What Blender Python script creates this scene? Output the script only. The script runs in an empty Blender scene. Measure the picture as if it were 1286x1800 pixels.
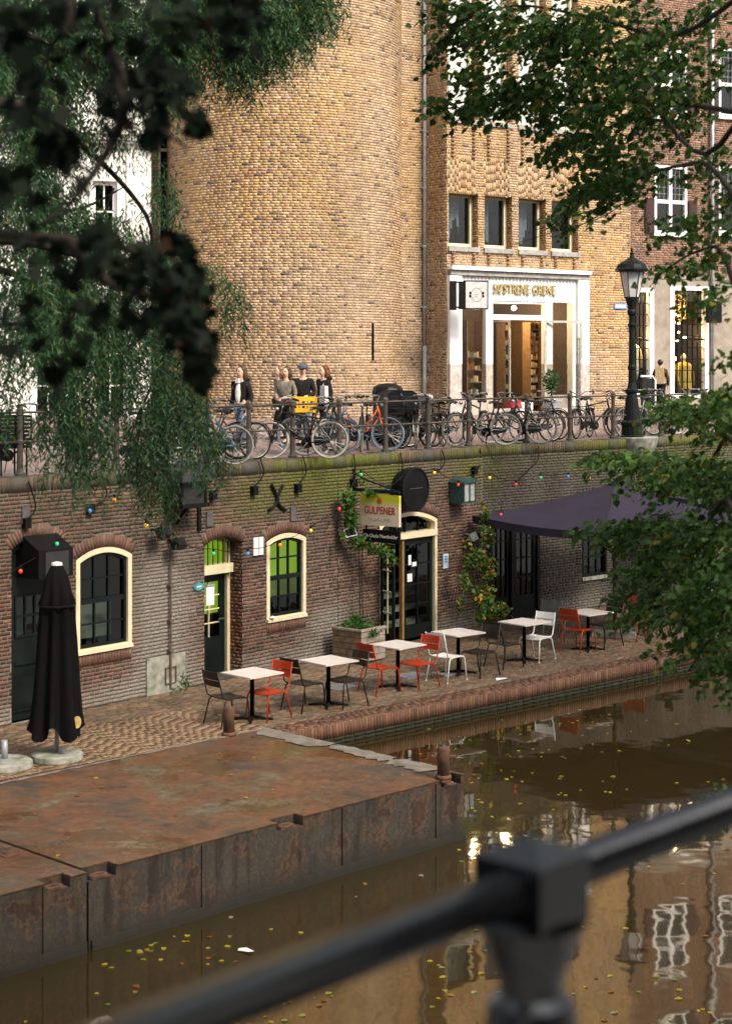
import bpy, math, random
import numpy as np
from mathutils import Matrix, Vector

SC = bpy.context.scene
COL = SC.collection
random.seed(7)
RNG = np.random.default_rng(7)
R = math.radians

# ------------------------------------------------------------------ camera, sky, sun, exposure
FPX, CX, HY, EYE = 3000.0, 643.0, 635.0, 1.8      # focal length in pixels of the 1286 px wide photograph, horizon row, eye height
cam_data = bpy.data.cameras.new('camera')
cam = bpy.data.objects.new('camera', cam_data)
COL.objects.link(cam)
cam.location = (0, 0, EYE)
cam.rotation_euler = (R(90), 0, 0)
cam_data.sensor_fit = 'HORIZONTAL'
cam_data.sensor_width = 24
cam_data.lens = 24 * FPX / 1286
cam_data.shift_y = -(900 - HY) / 1286
cam_data.clip_start = 0.05
cam_data.clip_end = 500
cam_data.dof.use_dof = True
cam_data.dof.focus_distance = 31
cam_data.dof.aperture_fstop = 4.0
SC.camera = cam

SUN_EL, SUN_AZ = 44, 46        # azimuth: degrees from straight behind the camera towards the right
world = bpy.data.worlds.new('World')
SC.world = world
world.use_nodes = True
wn, wl = world.node_tree.nodes, world.node_tree.links
bg = wn['Background']
sky = wn.new('ShaderNodeTexSky')
sky.sky_type = 'NISHITA'
sky.sun_disc = False
sky.sun_elevation = R(SUN_EL)
sky.sun_rotation = R(180 - SUN_AZ)
sky.air_density = 1.0
sky.dust_density = 4.0
hs = wn.new('ShaderNodeHueSaturation')
hs.inputs['Saturation'].default_value = 0.3
wl.new(sky.outputs[0], hs.inputs['Color'])
wl.new(hs.outputs[0], bg.inputs[0])
bg.inputs[1].default_value = 0.13
sun_data = bpy.data.lights.new('sun', 'SUN')
sun_data.energy = 2.3
sun_data.angle = R(14)
sun_data.color = (1.0, 0.87, 0.69)
sun = bpy.data.objects.new('sun', sun_data)
COL.objects.link(sun)
sd = Vector((math.sin(R(SUN_AZ)) * math.cos(R(SUN_EL)), -math.cos(R(SUN_AZ)) * math.cos(R(SUN_EL)), math.sin(R(SUN_EL))))
sun.rotation_euler = sd.to_track_quat('Z', 'Y').to_euler()
sun.location = (10, -10, 30)
SC.view_settings.view_transform = 'Standard'
SC.view_settings.look = 'None'
SC.view_settings.gamma = 1
SC.view_settings.exposure = 1.15
SC.view_settings.use_curve_mapping = False
SC.render.engine = 'CYCLES'
SC.cycles.max_bounces = 8
SC.cycles.transparent_max_bounces = 12
SC.cycles.caustics_reflective = False
SC.cycles.caustics_refractive = False

Z_TERR, Z_WATER, Z_DECK = -3.8, -4.12, -3.33


def P(px, py, Y):
    """the point at depth Y that the photograph shows at (px, py)"""
    return Vector(((px - CX) / FPX * Y, Y, EYE - (py - HY) / FPX * Y))


def G(px, py, z):
    return P(px, py, (EYE - z) * FPX / (py - HY))


# ------------------------------------------------------------------ mesh helpers
class MB:
    def __init__(s):
        s.v, s.f = [], []

    def add(s, vs, fs, M=None):
        b = len(s.v)
        for p in vs:
            s.v.append(tuple(M @ Vector(p)) if M is not None else tuple(p))
        s.f += [tuple(b + i for i in f) for f in fs]
        return s

    def box(s, c, d, M=None, rz=0, taper=1.0):
        x, y, z = d[0] / 2, d[1] / 2, d[2] / 2
        vs = []
        for k, t in ((-1, 1.0), (1, taper)):
            for i, j in ((-1, -1), (1, -1), (1, 1), (-1, 1)):
                vs.append((i * x * t, j * y * t, k * z))
        T = Matrix.Translation(Vector(c)) @ Matrix.Rotation(rz, 4, 'Z')
        if M is not None:
            T = M @ T
        return s.add(vs, [(3, 2, 1, 0), (4, 5, 6, 7), (0, 1, 5, 4), (1, 2, 6, 5), (2, 3, 7, 6), (3, 0, 4, 7)], T)

    def tube(s, pts, r, n=6, M=None, closed=False, cap=True):
        pts = [Vector(p) for p in pts]
        m = len(pts)
        rs = r if isinstance(r, (list, tuple)) else [r] * m
        vs, fs = [], []
        up = None
        for i, p in enumerate(pts):
            a = pts[(i - 1) % m] if (closed or i > 0) else p
            b = pts[(i + 1) % m] if (closed or i < m - 1) else p
            t = (b - a)
            t = t.normalized() if t.length > 1e-9 else Vector((0, 0, 1))
            if up is None:
                up = Vector((0, 0, 1)) if abs(t.z) < .9 else Vector((1, 0, 0))
            x = up - t * up.dot(t)
            if x.length < 1e-6:
                x = t.orthogonal()
            x.normalize()
            up = x
            y = t.cross(x)
            for k in range(n):
                w = 2 * math.pi * k / n
                vs.append(p + (x * math.cos(w) + y * math.sin(w)) * rs[i])
        for i in range(m if closed else m - 1):
            for k in range(n):
                a, b = i * n + k, i * n + (k + 1) % n
                c, d = ((i + 1) % m) * n + (k + 1) % n, ((i + 1) % m) * n + k
                fs.append((a, b, c, d))
        if cap and not closed:
            fs.append(tuple(reversed(range(n))))
            fs.append(tuple((m - 1) * n + k for k in range(n)))
        return s.add(vs, fs, M)

    def lathe(s, prof, n=16, c=(0, 0, 0), M=None, rot=0):
        vs, fs = [], []
        for r, z in prof:
            for k in range(n):
                w = 2 * math.pi * k / n + rot
                vs.append((c[0] + r * math.cos(w), c[1] + r * math.sin(w), c[2] + z))
        for i in range(len(prof) - 1):
            for k in range(n):
                a, b = i * n + k, i * n + (k + 1) % n
                fs.append((a, b, b + n, a + n))
        fs.append(tuple(reversed(range(n))))
        fs.append(tuple((len(prof) - 1) * n + k for k in range(n)))
        return s.add(vs, fs, M)

    def quad(s, *p):
        return s.add(p, [tuple(range(len(p)))])

    def prism(s, poly, z0, z1):
        n = len(poly)
        vs = [(x, y, z0) for x, y in poly] + [(x, y, z1) for x, y in poly]
        fs = [tuple(reversed(range(n))), tuple(range(n, 2 * n))]
        fs += [(i, (i + 1) % n, n + (i + 1) % n, n + i) for i in range(n)]
        return s.add(vs, fs)

    def ball(s, c, r, n=8, sq=(1, 1, 1), M=None):
        m = max(4, n // 2 + 1)
        prof = []
        vs, fs = [], []
        for i in range(1, m):
            a = math.pi * i / m
            for k in range(n):
                w = 2 * math.pi * k / n
                vs.append((c[0] + r * sq[0] * math.sin(a) * math.cos(w), c[1] + r * sq[1] * math.sin(a) * math.sin(w), c[2] + r * sq[2] * math.cos(a)))
        for i in range(m - 2):
            for k in range(n):
                a, b = i * n + k, i * n + (k + 1) % n
                fs.append((a, a + n, b + n, b))
        t = len(vs)
        vs += [(c[0], c[1], c[2] + r * sq[2]), (c[0], c[1], c[2] - r * sq[2])]
        for k in range(n):
            fs.append((t, k, (k + 1) % n))
            fs.append((t + 1, (m - 2) * n + (k + 1) % n, (m - 2) * n + k))
        return s.add(vs, fs, M)


def mesh_of(name, mb, m, smooth=False):
    me = bpy.data.meshes.new(name)
    me.from_pydata([tuple(p) for p in mb.v], [], mb.f)
    if m is not None:
        me.materials.append(m)
    if smooth:
        me.polygons.foreach_set('use_smooth', [True] * len(me.polygons))
    me.update()
    return me


OFF = {}


def link(name, me, parent=None, loc=None):
    o = bpy.data.objects.new(name, me)
    COL.objects.link(o)
    if parent is not None:
        o.parent = parent
        if parent.name in OFF:
            o.location = -OFF[parent.name]
    if loc is not None:
        o.location = loc
    return o


def obj(name, mb, m, parent=None, smooth=False, label=None, kind=None):
    o = link(name, mesh_of(name, mb, m, smooth), parent)
    if label:
        o['label'] = label
    if kind:
        o['kind'] = kind
    return o


def tag(o, label, cat, group=None):
    o['label'], o['category'] = label, cat
    if group:
        o['group'] = group
    return o


def thing(name, label, cat, loc=(0, 0, 0), rz=0, group=None, inplace=False):
    """an Empty at the thing's base; inplace: its parts are given in world coordinates"""
    o = bpy.data.objects.new(name, None)
    COL.objects.link(o)
    o.location = loc
    o.rotation_euler = (0, 0, rz)
    o.empty_display_size = .1
    if inplace:
        OFF[o.name] = Vector(loc)
    return tag(o, label, cat, group)


def structure(name, mb, m, smooth=False):
    return obj(name, mb, m, None, smooth, kind='structure')


def np_mesh(name, V, F, m, cols=None, smooth=False):
    """V (n,3), F (k,4) or (k,3) int arrays -> mesh, with an optional colour per vertex"""
    me = bpy.data.meshes.new(name)
    V = np.ascontiguousarray(V, dtype=np.float32)
    F = np.ascontiguousarray(F, dtype=np.int32)
    k = F.shape[1]
    me.vertices.add(len(V))
    me.vertices.foreach_set('co', V.ravel())
    me.loops.add(F.size)
    me.loops.foreach_set('vertex_index', F.ravel())
    me.polygons.add(len(F))
    me.polygons.foreach_set('loop_start', np.arange(0, F.size, k, dtype=np.int32))
    me.polygons.foreach_set('loop_total', np.full(len(F), k, dtype=np.int32))
    if smooth:
        me.polygons.foreach_set('use_smooth', [True] * len(F))
    if cols is not None:
        a = me.attributes.new('col', 'FLOAT_COLOR', 'POINT')
        c = np.ones((len(V), 4), dtype=np.float32)
        c[:, :3] = cols
        a.data.foreach_set('color', c.ravel())
    me.materials.append(m)
    me.update(calc_edges=True)
    return me


def vnoise(x, y, seed=0):
    """smooth value noise, 0..1"""
    x, y = np.asarray(x, dtype=float), np.asarray(y, dtype=float)
    xi, yi = np.floor(x).astype(np.int64), np.floor(y).astype(np.int64)
    fx, fy = x - xi, y - yi
    fx, fy = fx * fx * (3 - 2 * fx), fy * fy * (3 - 2 * fy)

    def h(a, b):
        n = (a * 374761393 + b * 668265263 + seed * 974711) & 0xffffffff
        n = ((n ^ (n >> 13)) * 1274126177) & 0xffffffff
        return ((n ^ (n >> 16)) & 0xffff) / 65535.0
    return (h(xi, yi) * (1 - fx) + h(xi + 1, yi) * fx) * (1 - fy) + (h(xi, yi + 1) * (1 - fx) + h(xi + 1, yi + 1) * fx) * fy


def fnoise(x, y, seed=0):
    return .55 * vnoise(x, y, seed) + .3 * vnoise(x * 2.1, y * 2.1, seed + 1) + .15 * vnoise(x * 4.3, y * 4.3, seed + 2)


# ------------------------------------------------------------------ materials
def nodes(name):
    m = bpy.data.materials.new(name)
    m.use_nodes = True
    return m, m.node_tree.nodes, m.node_tree.links, m.node_tree.nodes['Principled BSDF']


def mat(name, c, rough=.6, metal=0.0, var=.18, scale=12.0, bump=.0, spec=.3, dirt=None, coords='Object'):
    """a plain paint/metal/wood with uneven tone, gloss and fine relief"""
    m, n, l, b = nodes(name)
    tc = n.new('ShaderNodeTexCoord')
    nz = n.new('ShaderNodeTexNoise')
    nz.inputs['Scale'].default_value = scale
    nz.inputs['Detail'].default_value = 5
    l.new(tc.outputs[coords], nz.inputs['Vector'])
    rp = n.new('ShaderNodeValToRGB')
    rp.color_ramp.elements[0].position = .3
    rp.color_ramp.elements[1].position = .72
    d = dirt or tuple(x * (1 - var * 1.5) for x in c)
    rp.color_ramp.elements[0].color = (*d, 1)
    rp.color_ramp.elements[1].color = (*[min(1, x * (1 + var)) for x in c], 1)
    l.new(nz.outputs['Fac'], rp.inputs[0])
    l.new(rp.outputs[0], b.inputs['Base Color'])
    mr = n.new('ShaderNodeMapRange')
    mr.inputs['To Min'].default_value = max(.02, rough - .12)
    mr.inputs['To Max'].default_value = min(1, rough + .12)
    l.new(nz.outputs['Fac'], mr.inputs['Value'])
    l.new(mr.outputs[0], b.inputs['Roughness'])
    b.inputs['Metallic'].default_value = metal
    b.inputs['Specular IOR Level'].default_value = spec
    if bump:
        bp = n.new('ShaderNodeBump')
        bp.inputs['Strength'].default_value = bump
        bp.inputs['Distance'].default_value = .01
        nb = n.new('ShaderNodeTexNoise')
        nb.inputs['Scale'].default_value = scale * 6
        nb.inputs['Detail'].default_value = 4
        l.new(tc.outputs[coords], nb.inputs['Vector'])
        l.new(nb.outputs['Fac'], bp.inputs['Height'])
        l.new(bp.outputs[0], b.inputs['Normal'])
    return m


def attr_mat(name, rough=.85, scale=45, amp=.35, bump=.35, trans=0.0, spec=.3, objvar=0.0):
    """colour from the pieces' own 'col' attribute, with fine grain"""
    m, n, l, b = nodes(name)
    at = n.new('ShaderNodeAttribute')
    at.attribute_name = 'col'
    tc = n.new('ShaderNodeTexCoord')
    geo = n.new('ShaderNodeNewGeometry')
    nz = n.new('ShaderNodeTexNoise')
    nz.inputs['Scale'].default_value = scale
    nz.inputs['Detail'].default_value = 6
    l.new(geo.outputs['Position'], nz.inputs['Vector'])
    mr = n.new('ShaderNodeMapRange')
    mr.inputs['From Min'].default_value = .25
    mr.inputs['From Max'].default_value = .75
    mr.inputs['To Min'].default_value = 1 - amp
    mr.inputs['To Max'].default_value = 1 + amp
    l.new(nz.outputs['Fac'], mr.inputs['Value'])
    mx = n.new('ShaderNodeMix')
    mx.data_type = 'RGBA'
    mx.blend_type = 'MULTIPLY'
    mx.inputs['Factor'].default_value = 1
    l.new(at.outputs['Color'], mx.inputs['A'])
    l.new(mr.outputs[0], mx.inputs['B'])
    l.new(mx.outputs['Result'], b.inputs['Base Color'])
    b.inputs['Roughness'].default_value = rough
    b.inputs['Specular IOR Level'].default_value = spec
    if bump:
        bp = n.new('ShaderNodeBump')
        bp.inputs['Strength'].default_value = bump
        bp.inputs['Distance'].default_value = .004
        l.new(nz.outputs['Fac'], bp.inputs['Height'])
        l.new(bp.outputs[0], b.inputs['Normal'])
    if trans:
        out = n['Material Output']
        tr = n.new('ShaderNodeBsdfTranslucent')
        hsv = n.new('ShaderNodeHueSaturation')
        hsv.inputs['Value'].default_value = 1.7
        hsv.inputs['Saturation'].default_value = 1.1
        l.new(mx.outputs['Result'], hsv.inputs['Color'])
        l.new(hsv.outputs[0], tr.inputs['Color'])
        ms = n.new('ShaderNodeMixShader')
        ms.inputs[0].default_value = trans
        l.new(b.outputs[0], ms.inputs[1])
        l.new(tr.outputs[0], ms.inputs[2])
        l.new(ms.outputs[0], out.inputs['Surface'])
    return m


def glass_mat(name, tint=(.75, .8, .78), ior=1.5, wav=.15):
    m, n, l, b = nodes(name)
    out = n['Material Output']
    n.remove(b)
    tr = n.new('ShaderNodeBsdfTransparent')
    tr.inputs[0].default_value = (*tint, 1)
    gl = n.new('ShaderNodeBsdfGlossy')
    gl.inputs['Roughness'].default_value = .03
    fr = n.new('ShaderNodeFresnel')
    gb = n.new('ShaderNodeNewGeometry')
    mi = n.new('ShaderNodeMapRange')
    mi.inputs['To Min'].default_value = ior
    mi.inputs['To Max'].default_value = 1 / ior
    l.new(gb.outputs['Backfacing'], mi.inputs['Value'])
    l.new(mi.outputs[0], fr.inputs['IOR'])
    nz = n.new('ShaderNodeTexNoise')
    nz.inputs['Scale'].default_value = 2.5
    tc = n.new('ShaderNodeTexCoord')
    l.new(tc.outputs['Object'], nz.inputs['Vector'])
    bp = n.new('ShaderNodeBump')
    bp.inputs['Strength'].default_value = wav
    bp.inputs['Distance'].default_value = .02
    l.new(nz.outputs['Fac'], bp.inputs['Height'])
    l.new(bp.outputs[0], gl.inputs['Normal'])
    ms = n.new('ShaderNodeMixShader')
    l.new(fr.outputs[0], ms.inputs[0])
    l.new(tr.outputs[0], ms.inputs[1])
    l.new(gl.outputs[0], ms.inputs[2])
    l.new(ms.outputs[0], out.inputs['Surface'])
    return m


def emit_mat(name, c, strength, base=None):
    m, n, l, b = nodes(name)
    b.inputs['Base Color'].default_value = (*(base or c), 1)
    b.inputs['Emission Color'].default_value = (*c, 1)
    b.inputs['Emission Strength'].default_value = strength
    b.inputs['Roughness'].default_value = .4
    return m


M = dict(
    lowbrick=attr_mat('old_brick', rough=.82, amp=.4, bump=.5),
    highbrick=attr_mat('yellow_brick', rough=.85, amp=.22, bump=.3),
    paver=attr_mat('clinker_paver', rough=.7, amp=.3, bump=.1, spec=.25, scale=70),
    mortar=attr_mat('mortar', rough=.95, amp=.2, bump=.4, scale=60),
    leaf=attr_mat('leaf', rough=.6, amp=.25, bump=0, trans=.3, spec=.18),
    bark=mat('bark', (.026, .02, .016), .9, bump=.8, scale=9, var=.4),
    black=mat('black_paint', (.009, .009, .0095), .42, scale=6, spec=.1),
    iron=mat('dark_green_iron', (.01, .0125, .0115), .5, metal=0, scale=5, var=.3, spec=.12),
    railiron=mat('weathered_iron', (.055, .055, .05), .5, metal=.3, scale=14, var=.4, dirt=(.07, .045, .03)),
    doorgreen=mat('dark_door_paint', (.008, .012, .0115), .35, scale=3, var=.3, spec=.14),
    cream=mat('cream_paint', (.72, .62, .42), .5, scale=5, var=.08, bump=.08),
    white=mat('white_paint', (.8, .79, .78), .45, scale=4, var=.05),
    grey=mat('grey_stone', (.3, .29, .27), .85, bump=.4, scale=9, var=.25),
    concrete=mat('concrete', (.3, .29, .26), .9, bump=.6, scale=7, var=.35, dirt=(.14, .15, .1)),
    bluestone=mat('blue_stone', (.075, .07, .06), .8, bump=.4, scale=8, var=.35),
    darkroom=mat('dark_interior', (.012, .011, .01), .9, spec=.05),
    zinc=mat('zinc_pipe', (.38, .4, .42), .5, metal=.3, scale=4, var=.15),
    steel=mat('steel', (.5, .5, .5), .28, metal=.9, scale=10, var=.15),
    rubber=mat('rubber', (.014, .014, .014), .8, spec=.1),
    glass=glass_mat('window_glass', (.62, .66, .64)),
    clearglass=glass_mat('shop_glass', (.86, .87, .85)),
    plaster=mat('grey_plaster', (.28, .24, .195), .9, bump=.4, scale=3, var=.2),
    whitewall=mat('white_render', (.8, .78, .74), .85, scale=1.5, var=.06),
    tabletop=mat('pale_table_top', (.72, .64, .58), .4, scale=5, var=.07),
    redpaint=mat('red_lacquer', (.42, .045, .015), .38, scale=8, var=.12),
    whitelac=mat('white_lacquer', (.8, .78, .74), .35, scale=8, var=.06),
    darklac=mat('brown_lacquer', (.03, .02, .016), .4, scale=8, var=.25),
    wood=mat('weathered_wood', (.22, .15, .09), .8, bump=.4, scale=10, var=.3),
    rust=mat('rusty_steel', (.12, .055, .03), .75, bump=.7, scale=7, var=.5, dirt=(.05, .035, .03)),
)


# ------------------------------------------------------------------ walls laid brick by brick
class Plane:
    """a flat surface: origin O, directions e1 (u) and e2 (z), outward normal n"""

    def __init__(s, O, e1, e2, n):
        s.O, s.e1, s.e2, s.n = [np.array(x, dtype=float) for x in (O, e1, e2, n)]

    def map(s, u, z, d):
        u, z, d = [np.asarray(q, dtype=float)[..., None] for q in (u, z, d)]
        return s.O + s.e1 * u + s.e2 * z + s.n * d

    def pt(s, u, z, d=0.0):
        return Vector(s.map(u, z, d))

    def basis(s, u):
        return s.e1, s.e2, s.n

    def box(s, mb, u0, u1, z0, z1, d0, d1):
        vs = [s.pt(u, z, d) for d in (d0, d1) for z in (z0, z1) for u in (u0, u1)]
        return mb.add(vs, [(0, 1, 3, 2), (4, 6, 7, 5), (0, 4, 5, 1), (2, 3, 7, 6), (0, 2, 6, 4), (1, 5, 7, 3)])


class Wall(Plane):
    """a vertical wall from A to B seen from above"""

    def __init__(s, A, B):
        A, B = np.array(A, dtype=float), np.array(B, dtype=float)
        t = (B - A) / np.linalg.norm(B - A)
        n = np.array((t[1], -t[0]))
        if n @ (-A) < 0:
            n = -n
        s.len = np.linalg.norm(B - A)
        super().__init__((A[0], A[1], 0), (t[0], t[1], 0), (0, 0, 1), (n[0], n[1], 0))

    def u(s, px, d=0.0):
        k = (px - CX) / FPX
        o = s.O + s.n * d
        return (k * o[1] - o[0]) / (s.e1[0] - k * s.e1[1])

    def uz(s, px, py, d=0.0):
        u = s.u(px, d)
        Y = s.O[1] + s.e1[1] * u + s.n[1] * d
        return u, EYE - (py - HY) / FPX * Y


class Drum(Plane):
    """an upright cylinder; u runs round it, 0 towards the camera"""

    def __init__(s, C, r):
        s.C, s.r = np.array(C, dtype=float), r

    def map(s, u, z, d):
        u, z, d = [np.asarray(q, dtype=float) for q in (u, z, d)]
        a = u / s.r
        return np.stack([s.C[0] + (s.r + d) * np.sin(a), s.C[1] - (s.r + d) * np.cos(a), z + 0 * a], -1)

    def basis(s, u):
        a = u / s.r
        return np.array((math.cos(a), math.sin(a), 0)), np.array((0, 0, 1.)), np.array((math.sin(a), -math.cos(a), 0))


class Rect:
    def __init__(s, u0, u1, z0, z1):
        s.u0, s.u1, s.z0, s.z1 = u0, u1, z0, z1

    def span(s, z):
        return (s.u0, s.u1) if s.z0 <= z <= s.z1 else None


class Arch:
    """an opening with a segmental head: springs at zs and rises by rise"""

    def __init__(s, u0, u1, z0, zs, rise, ring=0.0):
        s.u0, s.u1, s.z0, s.zs, s.rise, s.ring = u0, u1, z0, zs, rise, ring
        s.h, s.c = (u1 - u0) / 2, (u0 + u1) / 2
        s.rad = (s.h ** 2 + rise ** 2) / (2 * rise)
        s.zc = zs + rise - s.rad
        s.phi = math.asin(min(1, s.h / s.rad))

    def top(s, u, inset=0.0):
        q = (s.rad - inset) ** 2 - (u - s.c) ** 2
        return s.zc + math.sqrt(max(q, 0))

    def span(s, z):
        if z < s.z0:
            return None
        if z <= s.zs:
            return s.u0, s.u1
        r = s.rad + s.ring
        if z >= s.zc + r:
            return None
        w = math.sqrt(r * r - (z - s.zc) ** 2)
        if s.ring:
            w = min(w, (z - s.zc) * math.tan(s.phi) + .0)
        else:
            w = min(w, s.h)
        return s.c - w, s.c + w

    def outline(s, i=0.0, n=12, bottom=True):
        """closed outline inset by i, from the lower left corner up over the arch"""
        h = s.h - i
        r = s.rad - i
        p = math.asin(min(1, h / r))
        pts = [(s.c - h, s.z0 + (i if bottom else 0))]
        for k in range(n + 1):
            a = -p + 2 * p * k / n
            pts.append((s.c + r * math.sin(a), s.zc + r * math.cos(a)))
        pts.append((s.c + h, s.z0 + (i if bottom else 0)))
        return pts


def subtract(ivs, cut):
    out = []
    for a, b in ivs:
        if cut[1] <= a or cut[0] >= b:
            out.append((a, b))
            continue
        if cut[0] - a > .01:
            out.append((a, cut[0]))
        if b - cut[1] > .01:
            out.append((cut[1], b))
    return out


def lay(u0, u1, z0, z1, H=.0625, L=.21, J=.011, holes=(), headers=False, jit=.003):
    """courses of bricks: rows (u, z, w, h, d, rot) and the mortar strips (a, b, z)"""
    E, S = [], []
    rr = random.Random(int(abs(u0) * 97 + abs(z0) * 31) + 5)
    for r in range(int(round((z1 - z0) / H))):
        zc = z0 + (r + .5) * H
        ivs = [(u0, u1)]
        for h in holes:
            sp = h.span(zc)
            if sp:
                ivs = subtract(ivs, sp)
        l = L
        if headers and r % 2:
            l = (L - J) / 2
        off = (0, .5, .25, .75)[r % 4] * (L + J) if not (headers and r % 2) else .25 * (L + J)
        off += rr.uniform(-.05, .05)
        for a, b in ivs:
            S.append((a, b, zc))
            x = off + math.floor((a - off) / (l + J)) * (l + J)
            while x < b:
                s, e = max(a, x), min(b, x + l)
                if e - s > .025:
                    E.append(((s + e) / 2, zc + rr.uniform(-jit, jit) * .5, e - s - rr.uniform(0, jit), H - J - rr.uniform(0, jit), rr.uniform(.0025, .0065), rr.uniform(-.004, .004)))
                x += l + J
    return E, S


def ring_bricks(a, hgt=.21, w=.052, J=.011):
    """voussoirs standing round the head of an arch"""
    E = []
    n = max(5, int(2 * a.phi * (a.rad + hgt / 2) / (w + J)))
    for k in range(n):
        p = -a.phi + 2 * a.phi * (k + .5) / n
        r = a.rad + hgt / 2
        E.append((a.c + r * math.sin(p), a.zc + r * math.cos(p), 2 * a.phi * a.rad / n - J * .6, hgt - .005, random.uniform(.005, .009), -p))
    return E


CORN = np.array([(-1, -1, 0), (1, -1, 0), (1, 1, 0), (-1, 1, 0), (-1, -1, 1), (1, -1, 1), (1, 1, 1), (-1, 1, 1)], dtype=float)
BF = np.array([(4, 5, 6, 7), (0, 1, 5, 4), (1, 2, 6, 5), (2, 3, 7, 6), (3, 0, 4, 7)])


def bricks(surf, E, colfn, m, parent, name='brick', nparts=300, back=.008, inview=True):
    """every brick is real geometry: the nparts nearest are objects of their own, the rest one part"""
    E = np.array(E, dtype=float)
    if not len(E):
        return
    cols = colfn(E[:, 0], E[:, 1], len(E))
    c3 = surf.map(E[:, 0], E[:, 1], E[:, 4])
    px = c3[:, 0] / c3[:, 1] * FPX + CX
    py = HY + (EYE - c3[:, 2]) / c3[:, 1] * FPX
    ok = (px > 5) & (px < 1281) & (py > 5) & (py < 1795) & (E[:, 2] > .6 * np.median(E[:, 2]))
    if hasattr(surf, 'r'):
        ok &= np.abs(E[:, 0] / surf.r) < .9
    dist = np.where(ok, c3[:, 1] + RNG.uniform(0, 1.5, len(E)), 1e9)
    pick = np.argsort(dist)[:nparts]
    pick = pick[dist[pick] < 1e8]
    mask = np.ones(len(E), bool)
    mask[pick] = False
    rest = E[mask]
    if len(rest):
        n = len(rest)
        loc = np.repeat(CORN[None], n, 0)
        lx = loc[:, :, 0] * rest[:, 2, None] / 2
        lz = loc[:, :, 1] * rest[:, 3, None] / 2
        ca, sa = np.cos(rest[:, 5, None]), np.sin(rest[:, 5, None])
        u = rest[:, 0, None] + lx * ca - lz * sa
        z = rest[:, 1, None] + lx * sa + lz * ca
        d = np.where(loc[:, :, 2] > 0, rest[:, 4, None], -back)
        V = surf.map(u, z, d).reshape(-1, 3)
        F = (np.arange(n)[:, None, None] * 8 + BF[None]).reshape(-1, 4)
        o = link(name, np_mesh(name, V, F, m, np.repeat(cols[mask], 8, 0)), parent)
        o['kind'] = 'stuff'
    cache = {}
    for i in pick:
        u, z, w, h, d, rot = E[i]
        q = tuple(np.round(np.log(np.maximum(cols[i], 1e-3)) * 3).astype(int))
        key = (q, round(w / .02), round(h / .01))
        if key not in cache:
            V = CORN * (w / 2, h / 2, 1)
            V[:, 2] = np.where(CORN[:, 2] > 0, 0, -d - back)
            V = V[:, [0, 2, 1]] * (1, -1, 1)      # x along, -y outwards, z up
            cache[key] = np_mesh(name, V, BF, m, np.repeat(cols[i][None], 8, 0))
        e1, e2, nn = surf.basis(u)
        ca, sa = math.cos(rot), math.sin(rot)
        x = e1 * ca + e2 * sa
        zz = -e1 * sa + e2 * ca
        p = surf.map(u, z, d)
        o = bpy.data.objects.new(name, cache[key])
        COL.objects.link(o)
        o.parent = parent
        mw = Matrix(((x[0], -nn[0], zz[0], p[0]), (x[1], -nn[1], zz[1], p[1]), (x[2], -nn[2], zz[2], p[2]), (0, 0, 0, 1)))
        if parent is not None and parent.name in OFF:
            mw = Matrix.Translation(-OFF[parent.name]) @ mw
        o.matrix_basis = mw


def mortar(surf, S, H, colfn, parent, name='mortar_bed', extra=(), step=.5):
    """the bed behind the bricks, in strips a course high; extra: outlines behind voussoirs"""
    V, C, F = [], [], []
    for a, b, z in S:
        k = max(1, int((b - a) / step))
        us = np.linspace(a, b, k + 1)
        base = len(V)
        for u in us:
            V.append((u, z - H / 2, 0.0))
            V.append((u, z + H / 2, 0.0))
        for i in range(k):
            F.append((base + 2 * i, base + 2 * i + 2, base + 2 * i + 3, base + 2 * i + 1))
    for a, hgt in extra:
        base = len(V)
        for k in range(13):
            p = -a.phi + 2 * a.phi * k / 12
            for r in (a.rad, a.rad + hgt + .03):
                V.append((a.c + r * math.sin(p), a.zc + r * math.cos(p), -.002))
        for k in range(12):
            F.append((base + 2 * k, base + 2 * k + 2, base + 2 * k + 3, base + 2 * k + 1))
    V = np.array(V)
    return link(name, np_mesh(name, surf.map(V[:, 0], V[:, 1], V[:, 2]), np.array(F), M['mortar'], colfn(V[:, 0], V[:, 1], len(V))), parent)


def palette(cols, weights, amp=.12):
    cols = np.array(cols)
    w = np.array(weights, dtype=float)
    w /= w.sum()

    def fn(n):
        return cols[RNG.choice(len(cols), n, p=w)] * RNG.uniform(1 - amp, 1 + amp, (n, 1))
    return fn


# ------------------------------------------------------------------ joinery
def ring(mb, w, o1, o2, d0, d1):
    """a frame between two outlines of equal length, from depth d0 (front) to d1 (back)"""
    n = len(o1)
    A = [w.pt(u, z, d0) for u, z in o1]
    B = [w.pt(u, z, d0) for u, z in o2]
    C = [w.pt(u, z, d1) for u, z in o2]
    D = [w.pt(u, z, d1) for u, z in o1]
    fs = []
    for i in range(n):
        j = (i + 1) % n
        fs += [(i, j, n + j, n + i), (n + i, n + j, 2 * n + j, 2 * n + i), (j, i, 3 * n + i, 3 * n + j)]
    return mb.add(A + B + C + D, fs)


def poly(mb, w, pts, d):
    return mb.add([w.pt(u, z, d) for u, z in pts], [tuple(range(len(pts)))])


def box_room(parent, w, u0, u1, z0, z1, d0, depth, m, name='room', wide=.6, widel=None):
    mb = MB()
    u0, u1, z1 = u0 - (wide if widel is None else widel), u1 + wide, z1 + .1
    a = [w.pt(u, z, d) for d in (d0, d0 - depth) for z in (z0, z1) for u in (u0, u1)]
    mb.add(a, [(4, 5, 7, 6), (0, 1, 5, 4), (2, 6, 7, 3), (0, 4, 6, 2), (1, 3, 7, 5)])
    return obj(name, mb, m, parent)


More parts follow.
